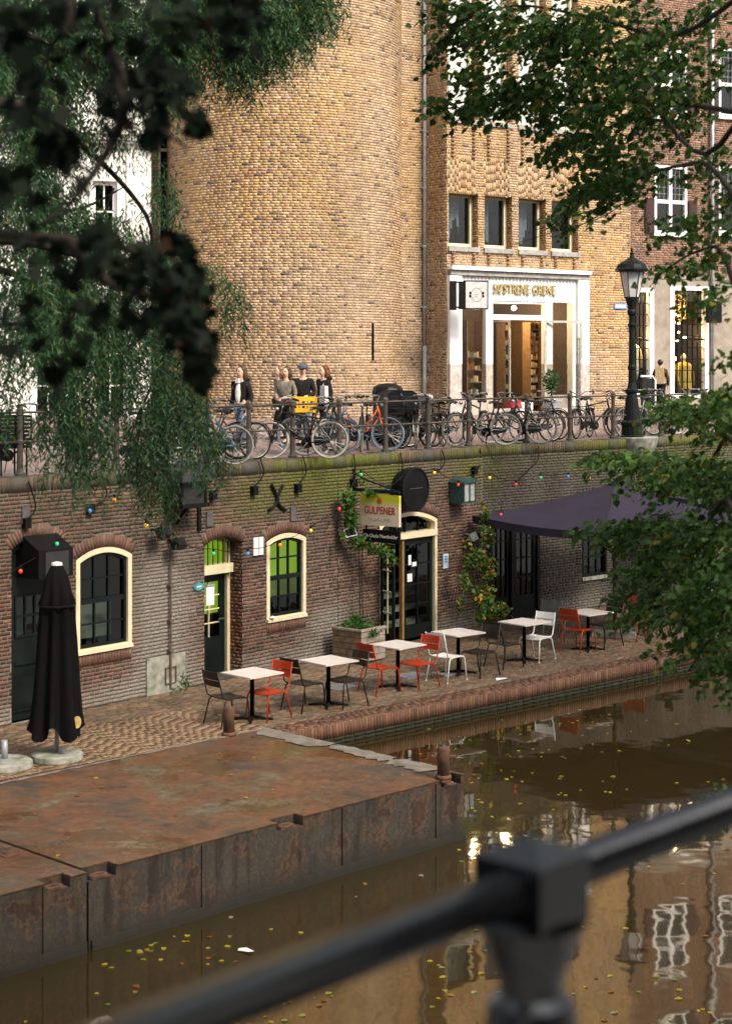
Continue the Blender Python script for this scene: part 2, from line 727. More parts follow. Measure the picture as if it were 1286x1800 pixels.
def glazing(win, w, u0, u1, z0, ztop, nu, nz, d, bar_m, glass_m, arch=None, inset=0.0, bw=.028, split=None, thick=.03):
    """panes and the bars between them; every pane is a piece of its own"""
    us = np.linspace(u0, u1, nu + 1)
    zs = list(np.linspace(z0, ztop, nz + 1)) if split is None else split

    def top(u):
        return arch.top(u, inset) if arch else ztop
    bars = MB()
    for u in us[1:-1]:
        w.box(bars, u - bw / 2, u + bw / 2, z0, min(ztop + (.3 if arch else 0), top(u)) if arch else ztop, d + .012, d - thick)
    for k, z in enumerate(zs[1:-1]):
        w.box(bars, u0, u1, z - bw / 2, z + bw / 2, d + .009, d - thick + .004)
    if bars.v:
        obj('glazing_bar', bars, bar_m, win)
    for i in range(nu):
        for k in range(nz):
            a, b = us[i], us[i + 1]
            pm = MB()
            if arch and k == nz - 1:
                poly(pm, w, [(a, zs[k]), (b, zs[k]), (b, top(b)), ((a + b) / 2, top((a + b) / 2)), (a, top(a))], d - .012)
            else:
                poly(pm, w, [(a, zs[k]), (b, zs[k]), (b, zs[k + 1]), (a, zs[k + 1])], d - .012)
            obj('pane', pm, glass_m, win)


def leafmesh(P_, D_, N_, S_, cols, tmpl, tf):
    """leaves from a template (along, side, normal) at points P_ along D_ facing N_"""
    P_, D_, N_ = [np.asarray(x, dtype=float) for x in (P_, D_, N_)]
    D_ = D_ / np.linalg.norm(D_, axis=1, keepdims=True)
    N_ = N_ - D_ * np.sum(N_ * D_, 1, keepdims=True)
    N_ = N_ / np.maximum(np.linalg.norm(N_, axis=1, keepdims=True), 1e-6)
    B_ = np.cross(N_, D_)
    T = np.array(tmpl, dtype=float)
    S_ = np.asarray(S_, dtype=float)[:, None, None]
    V = P_[:, None] + S_ * (T[None, :, 0:1] * D_[:, None] + T[None, :, 1:2] * B_[:, None] + T[None, :, 2:3] * N_[:, None])
    n, k = len(P_), len(T)
    F = (np.arange(n)[:, None, None] * k + np.array(tf)[None]).reshape(-1, len(tf[0]))
    return V.reshape(-1, 3), F, np.repeat(cols, k, 0)


LEAF_N = ([(0, 0, 0), (.45, .1, .03), (1, 0, -.05), (.45, -.1, .03)], [(0, 2, 1), (0, 3, 2)])
LEAF_B = ([(0, 0, 0), (.12, .3, .05), (.5, .43, .07), (.85, .18, 0), (1.05, 0, -.1), (.85, -.18, 0), (.5, -.43, .07), (.12, -.3, .05), (.5, 0, -.02)],
          [(8, 1, 0), (8, 2, 1), (8, 3, 2), (8, 4, 3), (8, 5, 4), (8, 6, 5), (8, 7, 6), (8, 0, 7)])
_lob = [(0, 0), (.05, .2), (-.08, .42), (.2, .36), (.28, .62), (.45, .34), (.62, .5), (.66, .24), (1.05, 0)]
LEAF_L = ([(.35, 0, 0)] + [(x, y, .06 * y) for x, y in _lob] + [(x, -y, .06 * y) for x, y in reversed(_lob[1:-1])], None)
_k = len(LEAF_L[0]) - 1
LEAF_L = (LEAF_L[0], [(0, 1 + (i + 1) % _k, 1 + i) for i in range(_k)])


def foliage(name, P_, D_, N_, S_, cols, tm, parent, nparts=0, m=None):
    """a crown of leaves; the nparts nearest leaves are objects of their own"""
    P_, D_, N_, S_, cols = [np.asarray(x, dtype=float) for x in (P_, D_, N_, S_, cols)]
    m = m or M['leaf']
    mask = np.ones(len(P_), bool)
    if nparts:
        px = P_[:, 0] / P_[:, 1] * FPX + CX
        py = HY + (EYE - P_[:, 2]) / P_[:, 1] * FPX
        ok = (px > 5) & (px < 1280) & (py > 5) & (py < 1795)
        dist = np.where(ok, P_[:, 1] / np.maximum(S_, .01), 1e9)
        pick = np.argsort(dist)[:nparts]
        pick = pick[dist[pick] < 1e8]
        mask[pick] = False
        cache = {}
        for i in pick:
            q = (tuple(np.round(np.log(np.maximum(cols[i], 1e-3)) * 3).astype(int)), i % 3)
            if q not in cache:
                tv = np.array(tm[0]) * (1, 1, (.6, 1, 1.8)[i % 3])
                cache[q] = np_mesh('leaf', tv, np.array(tm[1]), m, np.repeat(cols[i][None], len(tv), 0))
            o = bpy.data.objects.new('leaf', cache[q])
            COL.objects.link(o)
            o.parent = parent
            d = Vector(D_[i]).normalized()
            nn = Vector(N_[i])
            nn = (nn - d * nn.dot(d)).normalized()
            b = nn.cross(d)
            s = S_[i]
            p = P_[i] - (np.array(OFF[parent.name]) if parent.name in OFF else 0)
            o.matrix_basis = Matrix(((d.x * s, b.x * s, nn.x * s, p[0]), (d.y * s, b.y * s, nn.y * s, p[1]), (d.z * s, b.z * s, nn.z * s, p[2]), (0, 0, 0, 1)))
    if mask.any():
        V, F, C = leafmesh(P_[mask], D_[mask], N_[mask], S_[mask], cols[mask], *tm)
        o = link(name, np_mesh(name, V, F, m, C), parent)
        o['kind'] = 'stuff'


def text_part(s, size, m, parent, Mx, extrude=.01, name='lettering', align='CENTER', shear=0.0, sx=1.0, fit=0, bold=0.0):
    cu = bpy.data.curves.new(name, 'FONT')
    cu.body = s
    cu.size = size
    cu.extrude = extrude
    cu.offset = bold
    cu.align_x = align
    cu.align_y = 'CENTER'
    cu.shear = shear
    t = bpy.data.objects.new(name, cu)
    COL.objects.link(t)
    dg = bpy.context.evaluated_depsgraph_get()
    me = bpy.data.meshes.new_from_object(t.evaluated_get(dg))
    bpy.data.objects.remove(t)
    bpy.data.curves.remove(cu)
    me.name = name
    if fit:
        xs = [v.co.x for v in me.vertices]
        sx = fit / (max(xs) - min(xs))
    me.transform(Mx @ Matrix.Diagonal((sx, 1, 1, 1)))
    me.materials.clear()
    me.materials.append(m)
    return link(name, me, parent)


def on_plane(w, u, z, d):
    """matrix that writes text onto a wall: x along, y up, z outwards"""
    p = w.pt(u, z, d)
    x, y, n = w.e1, w.e2, w.n
    return Matrix(((x[0], y[0], n[0], p[0]), (x[1], y[1], n[1], p[1]), (x[2], y[2], n[2], p[2]), (0, 0, 0, 1)))


# ================================================================== THE SETTING
A0 = np.array((-8.5, 22.55))
WA_ = Wall(A0, (3.17, 37.0))
UJ = WA_.u(846)                                    # where the old wall steps back under the parasol
J0 = (A0 + WA_.e1[:2] * UJ)
WB_ = Wall(J0 - WA_.n[:2] * .14, (12.2, 45.4))


def quay_pt(px, back=0.0):
    """a point on the street behind the quay edge, on the photograph's column px, 'back' metres from the edge"""
    if px < 846:
        w = WA_
    else:
        w = WB_
    u = w.u(px, -back)
    p = w.O + w.e1 * u - w.n * back
    return Vector((p[0], p[1], street_z(back)))


def street_z(dist):
    return min(max(dist - 1.2, 0) * .115, .42)


# ---- water
wm, n_, l_, b_ = nodes('canal_water')
b_.inputs['Base Color'].default_value = (.031, .0215, .0075, 1)
b_.inputs['Specular Tint'].default_value = (1, .86, .62, 1)
b_.inputs['Roughness'].default_value = .035
b_.inputs['IOR'].default_value = 2.15
tc = n_.new('ShaderNodeTexCoord')
mp = n_.new('ShaderNodeMapping')
mp.inputs['Rotation'].default_value = (0, 0, R(45))
mp.inputs['Scale'].default_value = (1.0, 1.0, 1)
l_.new(tc.outputs['Object'], mp.inputs[0])
nz = n_.new('ShaderNodeTexNoise')
nz.inputs['Scale'].default_value = 1.7
nz.inputs['Detail'].default_value = 2
nz.inputs['Roughness'].default_value = .4
l_.new(mp.outputs[0], nz.inputs['Vector'])
bp = n_.new('ShaderNodeBump')
bp.inputs['Strength'].default_value = .1
bp.inputs['Distance'].default_value = .04
l_.new(nz.outputs['Fac'], bp.inputs['Height'])
l_.new(bp.outputs[0], b_.inputs['Normal'])
structure('water', MB().quad((-40, 2, Z_WATER), (40, 2, Z_WATER), (40, 60, Z_WATER), (-40, 60, Z_WATER)), wm)

# ---- the photographer's own bank: quay, its wall and the low wharf (all outside the picture, below and behind it)
RD = np.array((.707, .707))                       # direction of this bank
RN = np.array((-.707, .707))                      # towards the canal
RC = np.array((.156, 1.6))                        # the railing post in view


def bank(a, b):
    p = RC + RD * a + RN * b
    return p[0], p[1]


structure('near_quay', MB().prism([bank(-14, -12), bank(24, -12), bank(24, .25), bank(-14, .25)], -4.6, .62), M['grey'])
nh = MB()  # unseen house row added to cut low sky light behind the camera
aa = -26
for wd, hh in ((7, 12.5), (6, 14), (8, 11.5), (6.5, 13.5), (7.5, 12), (6, 14.5), (8, 12.5), (7, 13)):
    q = [bank(aa, -22), bank(aa + wd, -22), bank(aa + wd, -12.5), bank(aa, -12.5)]
    nh.prism(q, .5, hh)
    for st_ in range(4):
        for k in range(3):
            a0_ = aa + wd * (k + .28) / 3
            w0, w1 = bank(a0_, -12.46), bank(a0_ + wd * .16, -12.46)
            nh.quad((*w0, 1.6 + st_ * 2.9), (*w1, 1.6 + st_ * 2.9), (*w1, 3.3 + st_ * 2.9), (*w0, 3.3 + st_ * 2.9))
    aa += wd
structure('unseen_bank_houses', nh, mat('dark_house_brick', (.11, .065, .045), .9, scale=3, var=.3))
structure('near_wharf', MB().prism([bank(-14, .25), bank(24, .25), bank(24, 4.4), bank(-14, 4.4)], -4.6, Z_TERR), M['grey'])

# ---- terrace ground, kerb along the water
K0, KD, KN = np.array((0, 26.8)), np.array((.726, .688)), np.array((.688, -.726))


def kp(t, b, z=None):
    p = K0 + KD * t - KN * b
    return (p[0], p[1]) if z is None else (p[0], p[1], z)


TERR = Plane((*K0, Z_TERR), (*KD, 0), (*(-KN), 0), (0, 0, 1))
structure('terrace', MB().prism([kp(-14, .02), kp(18, .02), kp(18, 10), kp(-14, 10)], -4.7, Z_TERR - .012), M['concrete'])

pal_pave = palette([(.19, .122, .075), (.155, .1, .062), (.235, .158, .096), (.12, .085, .058), (.185, .142, .098)], [3, 3, 2, 1.5, 1.5])


def pave_cols(u, v, n):
    c = pal_pave(n)
    s = fnoise(u * .7, v * .7, 3)[:, None]
    return c * (.65 + .7 * s)


def wall_dist(u, v):
    p = TERR.map(u, v, 0)
    w = np.where(np.asarray(p)[..., 0] < J0[0], 0, 1)
    da = (p - WA_.O) @ WA_.n
    db = (p - WB_.O) @ WB_.n
    return np.where(w == 0, da, db)


rows = []
# bricks on the wide near end stand in columns across the quay, the rest run along it
E1, _ = lay(.46, 2.5, -11.534, -1.606, H=.073, L=.2, J=.008)
E1 = [(z, u, h, w, d * .4, r) for u, z, w, h, d, r in E1]
E2, _ = lay(-11.5, -1.62, 2.5, 8.5, H=.073, L=.2, J=.008)
E3, _ = lay(-1.6, 16, .46, 9.0, H=.073, L=.2, J=.008)
E = np.array([(u, z, w, h, d * .4, r) for u, z, w, h, d, r in E2 + E3])
E = E[wall_dist(E[:, 0], E[:, 1]) > .03]
E1 = np.array([(u, z, w * .9, h + .005, d, r * .5) for u, z, w, h, d, r in E1])
E1 = E1[wall_dist(E1[:, 0], E1[:, 1]) > .03]
pav = thing('brick_pavement', 'worn reddish clinker paving of the low quay in front of the cellar doors', 'pavement', (*K0, Z_TERR), inplace=True)
pav['kind'] = 'structure'
bricks(TERR, E, pave_cols, M['paver'], pav, 'paver', nparts=120, back=.012)


def column_cols(u, v, n):
    u = np.asarray(u)
    k = np.round(u / .073).astype(int)
    t = vnoise(k * 7.31, k * 0.0, 17)
    return np.array((.25, .165, .1)) * (.62 + .45 * t + .25 * fnoise(u * .8, np.asarray(v) * .8, 19))[:, None] * RNG.uniform(.9, 1.1, (n, 1))


bricks(TERR, E1, column_cols, M['paver'], pav, 'paver', nparts=180, back=.012)
for px, py, ang_ in ((597, 1207, 5), (722, 1187, 0), (790, 1182, -4)):
    p = G(px, py, Z_TERR + .012)
    mb = MB().box((p.x, p.y, Z_TERR + .006), (.55, .42, .016), rz=math.atan2(KD[1], KD[0]) + R(ang_))
    obj('cover_plate', mb, mat('pale_steel_plate', (.3, .31, .33), .4, metal=.3, var=.2), pav)

pal_kerb = palette([(.15, .072, .043), (.125, .064, .04), (.18, .092, .055), (.1, .056, .038)], [3, 3, 2, 1])


def kerb_cols(u, v, n):
    c = pal_kerb(n)
    low = np.clip((Z_WATER + .17 - np.asarray(v)) / .1, 0, 1)[:, None]
    s = fnoise(np.asarray(u) * 1.3, np.asarray(v) * 4, 11)[:, None]
    return (c * (.7 + .6 * s)) * (1 - low) + np.array((.022, .024, .012)) * low


kerb = thing('brick_kerb', 'red brick kerb wall along the water with a strip of upright bricks', 'kerb', (*K0, Z_TERR), inplace=True)
kerb['kind'] = 'structure'
KTOP = Plane((*K0, Z_TERR), (*KD, 0), (*(-KN), 0), (0, 0, 1))
KF = Plane((*K0, 0), (*KD, 0), (0, 0, 1), (*KN, 0))
obj('core', MB().prism([kp(-14, .012), kp(18, .012), kp(18, .45), kp(-14, .45)], -4.7, Z_TERR), M['concrete'], kerb)
E, _ = lay(0, .46, -12, 16, H=.062, L=.22, J=.008)
bricks(KTOP, [(z, u, h, w, d, r) for u, z, w, h, d, r in E], lambda u, v, n: pal_kerb(n) * (.75 + .5 * fnoise(u, np.asarray(v) * 3, 8)[:, None]), M['paver'], kerb, nparts=150)
E, _ = lay(-12, 16, -4, -3.9, H=.1, L=.055, J=.008)
E = [(u, Z_TERR - .105, w, .205, d + .006, r * .5) for u, z, w, h, d, r in E]
E5, _ = lay(-12, 16, Z_TERR - .52, Z_TERR - .21, H=.062, L=.21, J=.01)
bricks(KF, E + E5, kerb_cols, M['paver'], kerb, nparts=150)

# ---- upper street
nodes_st = nodes('street_clinkers')
sm, n_, l_, b_ = nodes_st
geo = n_.new('ShaderNodeNewGeometry')
mp = n_.new('ShaderNodeMapping')
mp.inputs['Rotation'].default_value = (0, 0, R(-50))
l_.new(geo.outputs['Position'], mp.inputs[0])
bt = n_.new('ShaderNodeTexBrick')
bt.inputs['Scale'].default_value = 1
bt.inputs['Brick Width'].default_value = .21
bt.inputs['Row Height'].default_value = .075
bt.inputs['Mortar Size'].default_value = .006
bt.inputs['Color1'].default_value = (.26, .17, .145, 1)
bt.inputs['Color2'].default_value = (.2, .14, .125, 1)
bt.inputs['Mortar'].default_value = (.09, .075, .07, 1)
l_.new(mp.outputs[0], bt.inputs['Vector'])
l_.new(bt.outputs['Color'], b_.inputs['Base Color'])
b_.inputs['Roughness'].default_value = .7
st = MB()
for k, (w, u0, u1) in enumerate(((WA_, -6, UJ), (WB_, 0, 24))):
    prev = None
    for b in (.32, 1.2, 2.2, 3.2, 4.9, 30):
        p = w.O + w.e1 * u0 - w.n * b
        q = w.O + w.e1 * u1 - w.n * b
        if k == 0 and b > 1:
            q = w.O + w.e1 * (u1 + .3) - w.n * b
        z = street_z(b) - .003 * k
        cur = ((p[0], p[1], z), (q[0], q[1], z))
        if prev:
            st.quad(prev[0], prev[1], cur[1], cur[0])
        prev = cur
structure('street', st, sm)

# ---- the quay wall: dark old brick with doors and windows of the cellars
quay = thing('quay_wall', 'long dark brick quay wall with cellar doors and windows below the street', 'quay wall', (-2, 30.6, Z_TERR), inplace=True)
quay['kind'] = 'structure'


def arch_px(w, xl, xr, apex, spring_r, bottom_r=None, ring=.0):
    u0, u1 = w.u(xl), w.u(xr)
    zs = w.uz(xr, spring_r)[1]
    za = w.uz((xl + xr) / 2, apex)[1]
    z0 = Z_TERR if bottom_r is None else w.uz(xr, bottom_r)[1]
    return Arch(u0, u1, z0, zs, max(.06, za - zs), ring)


A_DOOR1 = arch_px(WA_, 20, 105, 944, 959)
A_WIN1 = arch_px(WA_, 133, 231, 962, 974, 1136)
A_DOOR2 = arch_px(WA_, 359, 426, 944, 953)
A_WIN2 = arch_px(WA_, 468, 537, 937, 944.5, 1083)
A_DOOR3 = arch_px(WA_, 667, 768, 900, 912)
ARCHES = [A_DOOR1, A_WIN1, A_DOOR2, A_WIN2, A_DOOR3]
holesA = list(ARCHES)
for a in ARCHES:
    holesA.append(Arch(a.u0, a.u1, a.zs - 9, a.zs, a.rise, ring=.225))
    holesA[-1].z0 = a.zs + .001
useam = WA_.u(594)
holesA.append(Rect(useam - .008, useam + .008, -3.8, -.2))
R_GATE = Rect(WB_.u(858), WB_.u(947), Z_TERR, WB_.uz(900, 905)[1])
R_WINE = Rect(WB_.u(1022), WB_.u(1066), WB_.uz(1045, 1012)[1], WB_.uz(1045, 915)[1])
R_WINF = Rect(WB_.u(1150), WB_.u(1200), WB_.uz(1170, 1010)[1], WB_.uz(1170, 915)[1])

pal_low = palette([(.105, .058, .044), (.08, .049, .04), (.125, .07, .052), (.056, .042, .037), (.16, .11, .088), (.1, .084, .072)], [3, 3, 2, 2.2, 1, 1.3], .3)
U_WH, U_WH2, U_W3 = WA_.u(290), WA_.u(575), WA_.u(300)


def low_stain(u, z, c, strength=1.0):
    u, z = np.asarray(u, float), np.asarray(z, float)
    f = fnoise(u * 1.4, z * 1.4, 21)
    # pale lime wash run down below the lantern, and at the foot of the wall
    g = np.exp(-((u - U_WH) / .62) ** 2) * np.clip((-1.2 - z) / .7, 0, 1) * (.75 + .9 * f)
    g2 = np.exp(-((u - U_WH2) / .55) ** 2) * np.clip((-2.6 - z) / .5, 0, 1) * (.6 + .9 * f)
    foot = np.clip((-3.35 - z) / .3, 0, 1) * f * .9
    w = np.clip(g + g2 + foot, 0, .8)[..., None]
    c = c * (1 - w) + np.array((.25, .225, .195)) * w
    # greyer, sooty upper half on the stretch over the middle door
    soot = np.clip((z + 2.3) / .9, 0, 1) * (.3 + .6 * f)
    c = c * (1 - .45 * soot[..., None]) + np.array((.075, .066, .056)) * (.45 * soot[..., None])
    # moss on the damp top of the wall
    m1 = np.clip((z + 1.05 + 1.0 * (f - .5)) / .55, 0, 1) * np.clip((fnoise(u * .45, z * .6, 33) - .12) * 3, 0, 1)
    m1 = (m1 * np.clip((u - WA_.u(330)) / 1.5, 0.15, 1))[..., None] * strength
    return c * (1 - .85 * m1) + np.array((.095, .1, .018)) * (.85 * m1)


def low_cols(u, z, n):
    u = np.asarray(u)
    c = pal_low(n)
    red = np.clip(fnoise(u * .8, np.asarray(z) * .8, 40) - .35, 0, .4)[:, None]
    c = c * (1 + red * np.array((.9, .12, -.1)))
    return low_stain(u, z, c * np.array((1.0, .86, .76)))


def low_mort(u, z, n):
    c = np.array((.25, .21, .165)) * (.4 + .85 * fnoise(np.asarray(u) * 3, np.asarray(z) * 3, 51)[:, None])
    return low_stain(u, z, c)


E, S = lay(0, UJ, Z_TERR, -.24, H=.0625, L=.205, holes=holesA, headers=True, jit=.006)
V5 = []
for a in ARCHES:
    V5 += ring_bricks(a)
# a soldier course under both windows
for a in (A_WIN1, A_WIN2):
    k = int((a.u1 - a.u0) / .062)
    for i in range(k):
        V5.append((a.u0 + (i + .5) * (a.u1 - a.u0) / k, a.z0 - .1, .05, .2, .013, 0))
bricks(WA_, E, low_cols, M['lowbrick'], quay, nparts=270)
bricks(WA_, V5, lambda u, z, n: low_stain(u, z, palette([(.17, .075, .05), (.13, .062, .045), (.2, .1, .07)], [2, 2, 1])(n), .3), M['lowbrick'], quay, 'arch_brick', nparts=120)
mortar(WA_, S, .0625, low_mort, quay, extra=[(a, .21) for a in ARCHES])
E, S = lay(0, 15, Z_TERR, -.24, H=.0625, L=.205, holes=[R_GATE, R_WINE, R_WINF], headers=True, jit=.006)
UB = WB_.u(950)


def lowB_shaded_cols(u, z, n):
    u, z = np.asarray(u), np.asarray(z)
    c = pal_low(n) * .42  # parasol shade put into the brick colour of this whole stretch
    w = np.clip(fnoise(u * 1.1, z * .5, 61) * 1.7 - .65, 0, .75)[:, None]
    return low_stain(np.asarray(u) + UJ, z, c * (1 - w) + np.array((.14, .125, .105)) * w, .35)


bricks(WB_, E, lowB_shaded_cols, M['lowbrick'], quay, nparts=30)
mortar(WB_, S, .0625, lambda u, z, n: low_mort(np.asarray(u) + UJ, z, n) * .6, quay)  # mortar darkened with the bricks to carry the same shade
# the return where the wall steps back, and the ground behind the wall faces
WA_.box(bx := MB(), UJ - .0, UJ + .012, Z_TERR, -.24, 0, -.3)
obj('wall_return', bx, M['grey'], quay)

# coping: upright bricks between blocks of stone
POSTS = [-60, 35, 122, 205, 287, 363, 437, 514, 596, 677, 752, 823, 925, 1001, 1077, 1161, 1238, 1310]
cb = []
for w, u0, u1, sel in ((WA_, 0.0, UJ, lambda p: p < 846), (WB_, 0.0, 15, lambda p: p >= 846)):
    st_h, stones = [], []
    for p in POSTS:
        if sel(p):
            uu = w.u(p)
            st_h.append((uu - .19, uu + .19))
            stones.append((uu, -.117, .374, .232, .012, 0))
    bricks(w, stones, lambda u, z, n, w=w: low_stain(np.asarray(u) + (0 if w is WA_ else UJ), np.asarray(z), np.tile((.062, .055, .047), (n, 1)) * RNG.uniform(.8, 1.2, (n, 1)), .5), M['lowbrick'], quay, 'coping_stone', back=.05)
    tops = MB()
    for h in st_h:
        w.box(tops, h[0] + .003, h[1] - .003, -.2, .012, .008, -.33)
    obj('coping_cap', tops, M['bluestone'], quay)
    ivs = [(u0, u1)]
    for h in st_h:
        ivs = subtract(ivs, h)
    core = MB()
    w.box(core, u0, u1, -.24, -.01, .002, -.33)
    obj('coping_core', core, M['mortarplain'] if 'mortarplain' in M else M['concrete'], quay)
    E = []
    for a, b in ivs:
        k = max(1, int((b - a) / .063))
        for i in range(k):
            E.append((a + (i + .5) * (b - a) / k, -.118, (b - a) / k - .009, .225, random.uniform(.008, .016), random.uniform(-.01, .01)))
    bricks(w, E, lambda u, z, n, w=w: low_stain(np.asarray(u) + (0 if w is WA_ else UJ), np.asarray(z) + .0, pal_low(n), 1.15), M['lowbrick'], quay, 'coping_brick', nparts=110)
    TOPP = Plane(w.O + np.array((0, 0, 0.0)), w.e1, -w.n, (0, 0, 1))
    E, _ = lay(.0, .32, u0, u1, H=.063, L=.31, J=.009)
    bricks(TOPP, [(z, u, h, ww, d * .3, r) for u, z, ww, h, d, r in E], lambda u, z, n: pal_low(n) * 1.2, M['lowbrick'], quay, 'coping_brick', nparts=0, back=.012)

# ---- doors and windows of the cellars


def deep_reveal(w, a, depth, m, side_bricks=True, parent=quay):
    mb = MB()
    o = a.outline(0, 14, bottom=False)
    f = [w.pt(u, z, 0.0) for u, z in o]
    b = [w.pt(u, z, -depth) for u, z in o]
    n = len(o)
    mb.add(f + b, [(i, i + 1, n + i + 1, n + i) for i in range(n - 1)])
    obj('reveal', mb, m, parent)
    if side_bricks:
        J = Plane(w.pt(a.u1, 0, 0), -w.n, (0, 0, 1), -w.e1)
        E, S = lay(0, depth, a.z0, a.zs, H=.0625, L=.205, headers=True)
        bricks(J, E, low_cols, M['lowbrick'], parent, 'reveal_brick', nparts=0)


rev = mat('reveal_brickwork', (.07, .05, .04), .9, bump=.6, scale=14, var=.4)


def cellar_window(a, label, lit, nu=3):
    w = WA_
    win = obj('window', ring(MB(), w, a.outline(0), a.outline(.085), .012, -.09), M['cream'], quay, label=label)
    sill = MB()
    w.box(sill, a.u0 - .0, a.u1 + .0, a.z0 - .0, a.z0 + .06, .05, -.09)
    obj('sill', sill, M['cream'], win)
    sash = MB()
    ring(sash, w, a.outline(.085), a.outline(.135), -.035, -.1)
    zm = a.z0 + (a.zs + a.rise - a.z0) * .5
    w.box(sash, a.u0 + .1, a.u1 - .1, zm - .05, zm + .03, -.028, -.1)
    obj('sash', sash, M['doorgreen'], win)
    i = .135
    glazing(win, w, a.u0 + i, a.u1 - i, a.z0 + i, zm - .05, nu, 2, -.06, M['doorgreen'], M['glass'])
    glazing(win, w, a.u0 + i, a.u1 - i, zm + .03, a.zs - .02, nu, 2, -.075, M['doorgreen'], M['glass'], arch=a, inset=i)
    box_room(win, w, a.u0, a.u1, a.z0 - .3, a.zs + a.rise, -.16, 1.6, M['darkroom'], wide=1.4, widel=.02)
    if lit:
        back = MB()
        w.box(back, a.u0 - .01, a.u1 + 1.3, zm - .1, a.zs + .5, -.7, -.74)
        obj('lit_back_wall', back, lit, win)
        low = MB()
        w.box(low, a.u0 + .75, a.u1 + 1.3, a.z0 + .3, zm - .16, -.7, -.74)
        obj('lit_back_wall', low, M['dimgreen'], win)
    return win


M['lime'] = emit_mat('lit_lime_wall', (.30, .50, .02), .42)
M['dimgreen'] = emit_mat('dim_green_wall', (.12, .16, .03), .3)
M['dimgrey'] = emit_mat('dim_grey_glow', (.1, .12, .09), .14)
w1 = cellar_window(A_WIN1, 'cellar window with dark panes beside the closed parasol', None)
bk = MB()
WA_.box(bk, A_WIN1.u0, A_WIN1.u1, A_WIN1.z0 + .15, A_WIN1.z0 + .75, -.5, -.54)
obj('pale_board', bk, M['dimgrey'], w1)  # faint greenish glow given to a board that is no lamp
w2 = cellar_window(A_WIN2, 'cellar window with a bright green room behind', M['lime'])
nest = MB().ball(WA_.pt(A_WIN2.u0 + .1, A_WIN2.z0 + .09, .06), .045, 7, (1.2, 1, .7))
obj('sill_pebble', nest, M['white'], w2)

# closed dark door under the black lamp box
a = A_DOOR1
deep_reveal(WA_, a, .16, rev)
d1 = MB()
WA_.box(d1, a.u0, a.u1, a.z0, a.zs + a.rise + .02, -.16, -.22)
d1 = obj('door', d1, M['doorgreen'], quay, label='dark closed cellar door with two columns of panes')
fr = MB()
W_ = a.u1 - a.u0
ring(fr, WA_, a.outline(0, bottom=False), a.outline(.1, bottom=False), -.08, -.16)
obj('door_frame', fr, M['doorgreen'], d1)
zt, zb = WA_.uz(80, 1045)[1], WA_.uz(80, 1115)[1]
for i in range(3):
    for k in range(2):
        ua = a.u0 + .2 + i * (W_ - .4) / 3
        pm = MB()
        z0_ = zb + k * (zt - zb) / 2
        poly(pm, WA_, [(ua + .015, z0_ + .015), (ua + (W_ - .4) / 3 - .015, z0_ + .015), (ua + (W_ - .4) / 3 - .015, z0_ + (zt - zb) / 2 - .015), (ua + .015, z0_ + (zt - zb) / 2 - .015)], -.156)
        obj('pane', pm, M['darkpane'] if 'darkpane' in M else M['glass'], d1)
bars = MB()
for i in range(4):
    ua = a.u0 + .2 + i * (W_ - .4) / 3
    WA_.box(bars, ua - .016, ua + .016, zb, zt, -.135, -.158)
for k in range(3):
    z0_ = zb + k * (zt - zb) / 2
    WA_.box(bars, a.u0 + .19, a.u1 - .19, z0_ - .016, z0_ + .016, -.13, -.158)
WA_.box(bars, a.u0 + .16, a.u1 - .16, zb - .44, zb - .4, -.115, -.158)
WA_.box(bars, a.u0 + .12, a.u0 + .16, a.z0 + .15, zt + .1, -.13, -.158)
WA_.box(bars, a.u1 - .16, a.u1 - .12, a.z0 + .15, zt + .1, -.13, -.158)
WA_.box(bars, a.u0 + .12, a.u1 - .12, a.z0 + .13, a.z0 + .16, -.13, -.158)
obj('door_moulding', bars, M['doorgreen'], d1)

# half-open door in a deep reveal with a barred fanlight
a = A_DOOR2
deep_reveal(WA_, a, .42, rev)
dd = obj('doorway', ring(MB(), WA_, a.outline(0, bottom=False), a.outline(.075, bottom=False), -.3, -.42), M['cream'], quay, label='cream doorway with a barred green fanlight and a dark glazed door')
ztr = WA_.uz(385, 1010)[1]
bx = MB()
WA_.box(bx, a.u0 + .02, a.u1 - .02, ztr - .02, ztr + .14, -.2, -.42)
obj('transom', bx, M['cream'], dd)
bx = MB()
for i in range(7):
    u = a.u0 + .1 + i * (a.u1 - a.u0 - .2) / 6
    bx.tube([WA_.pt(u, ztr + .14, -.26), WA_.pt(u, a.top(u, .04), -.26)], .011, 5)
obj('fanlight_bar', bx, M['black'], dd)
pm = MB()
poly(pm, WA_, a.outline(.07)[1:-1] + [(a.u1 - .07, ztr + .1), (a.u0 + .07, ztr + .1)], -.36)
obj('pane', pm, M['glass'], dd)
leaf = MB()
ul, ur = a.u0 + .08, a.u1 - .1
WA_.box(leaf, ul, ul + .13, a.z0 + .03, ztr - .03, -.34, -.385)
WA_.box(leaf, ur - .13, ur, a.z0 + .03, ztr - .03, -.34, -.385)
WA_.box(leaf, ul + .13, ur - .13, ztr - .17, ztr - .03, -.34, -.385)
zlk = WA_.uz(385, 1125)[1]
WA_.box(leaf, ul + .13, ur - .13, a.z0 + .03, zlk, -.34, -.385)
WA_.box(leaf, ul + .2, ur - .2, a.z0 + .2, zlk - .1, -.328, -.34)
obj('door_leaf', leaf, M['doorgreen'], dd)
glazing(dd, WA_, ul + .13, ur - .13, zlk, ztr - .17, 2, 4, -.355, M['cream'], M['glass'], bw=.018)
obj('door_handle', MB().tube([WA_.pt(ur - .07, a.z0 + 1.02, -.3), WA_.pt(ur - .2, a.z0 + 1.02, -.3)], .012, 6), M['steel'], dd)
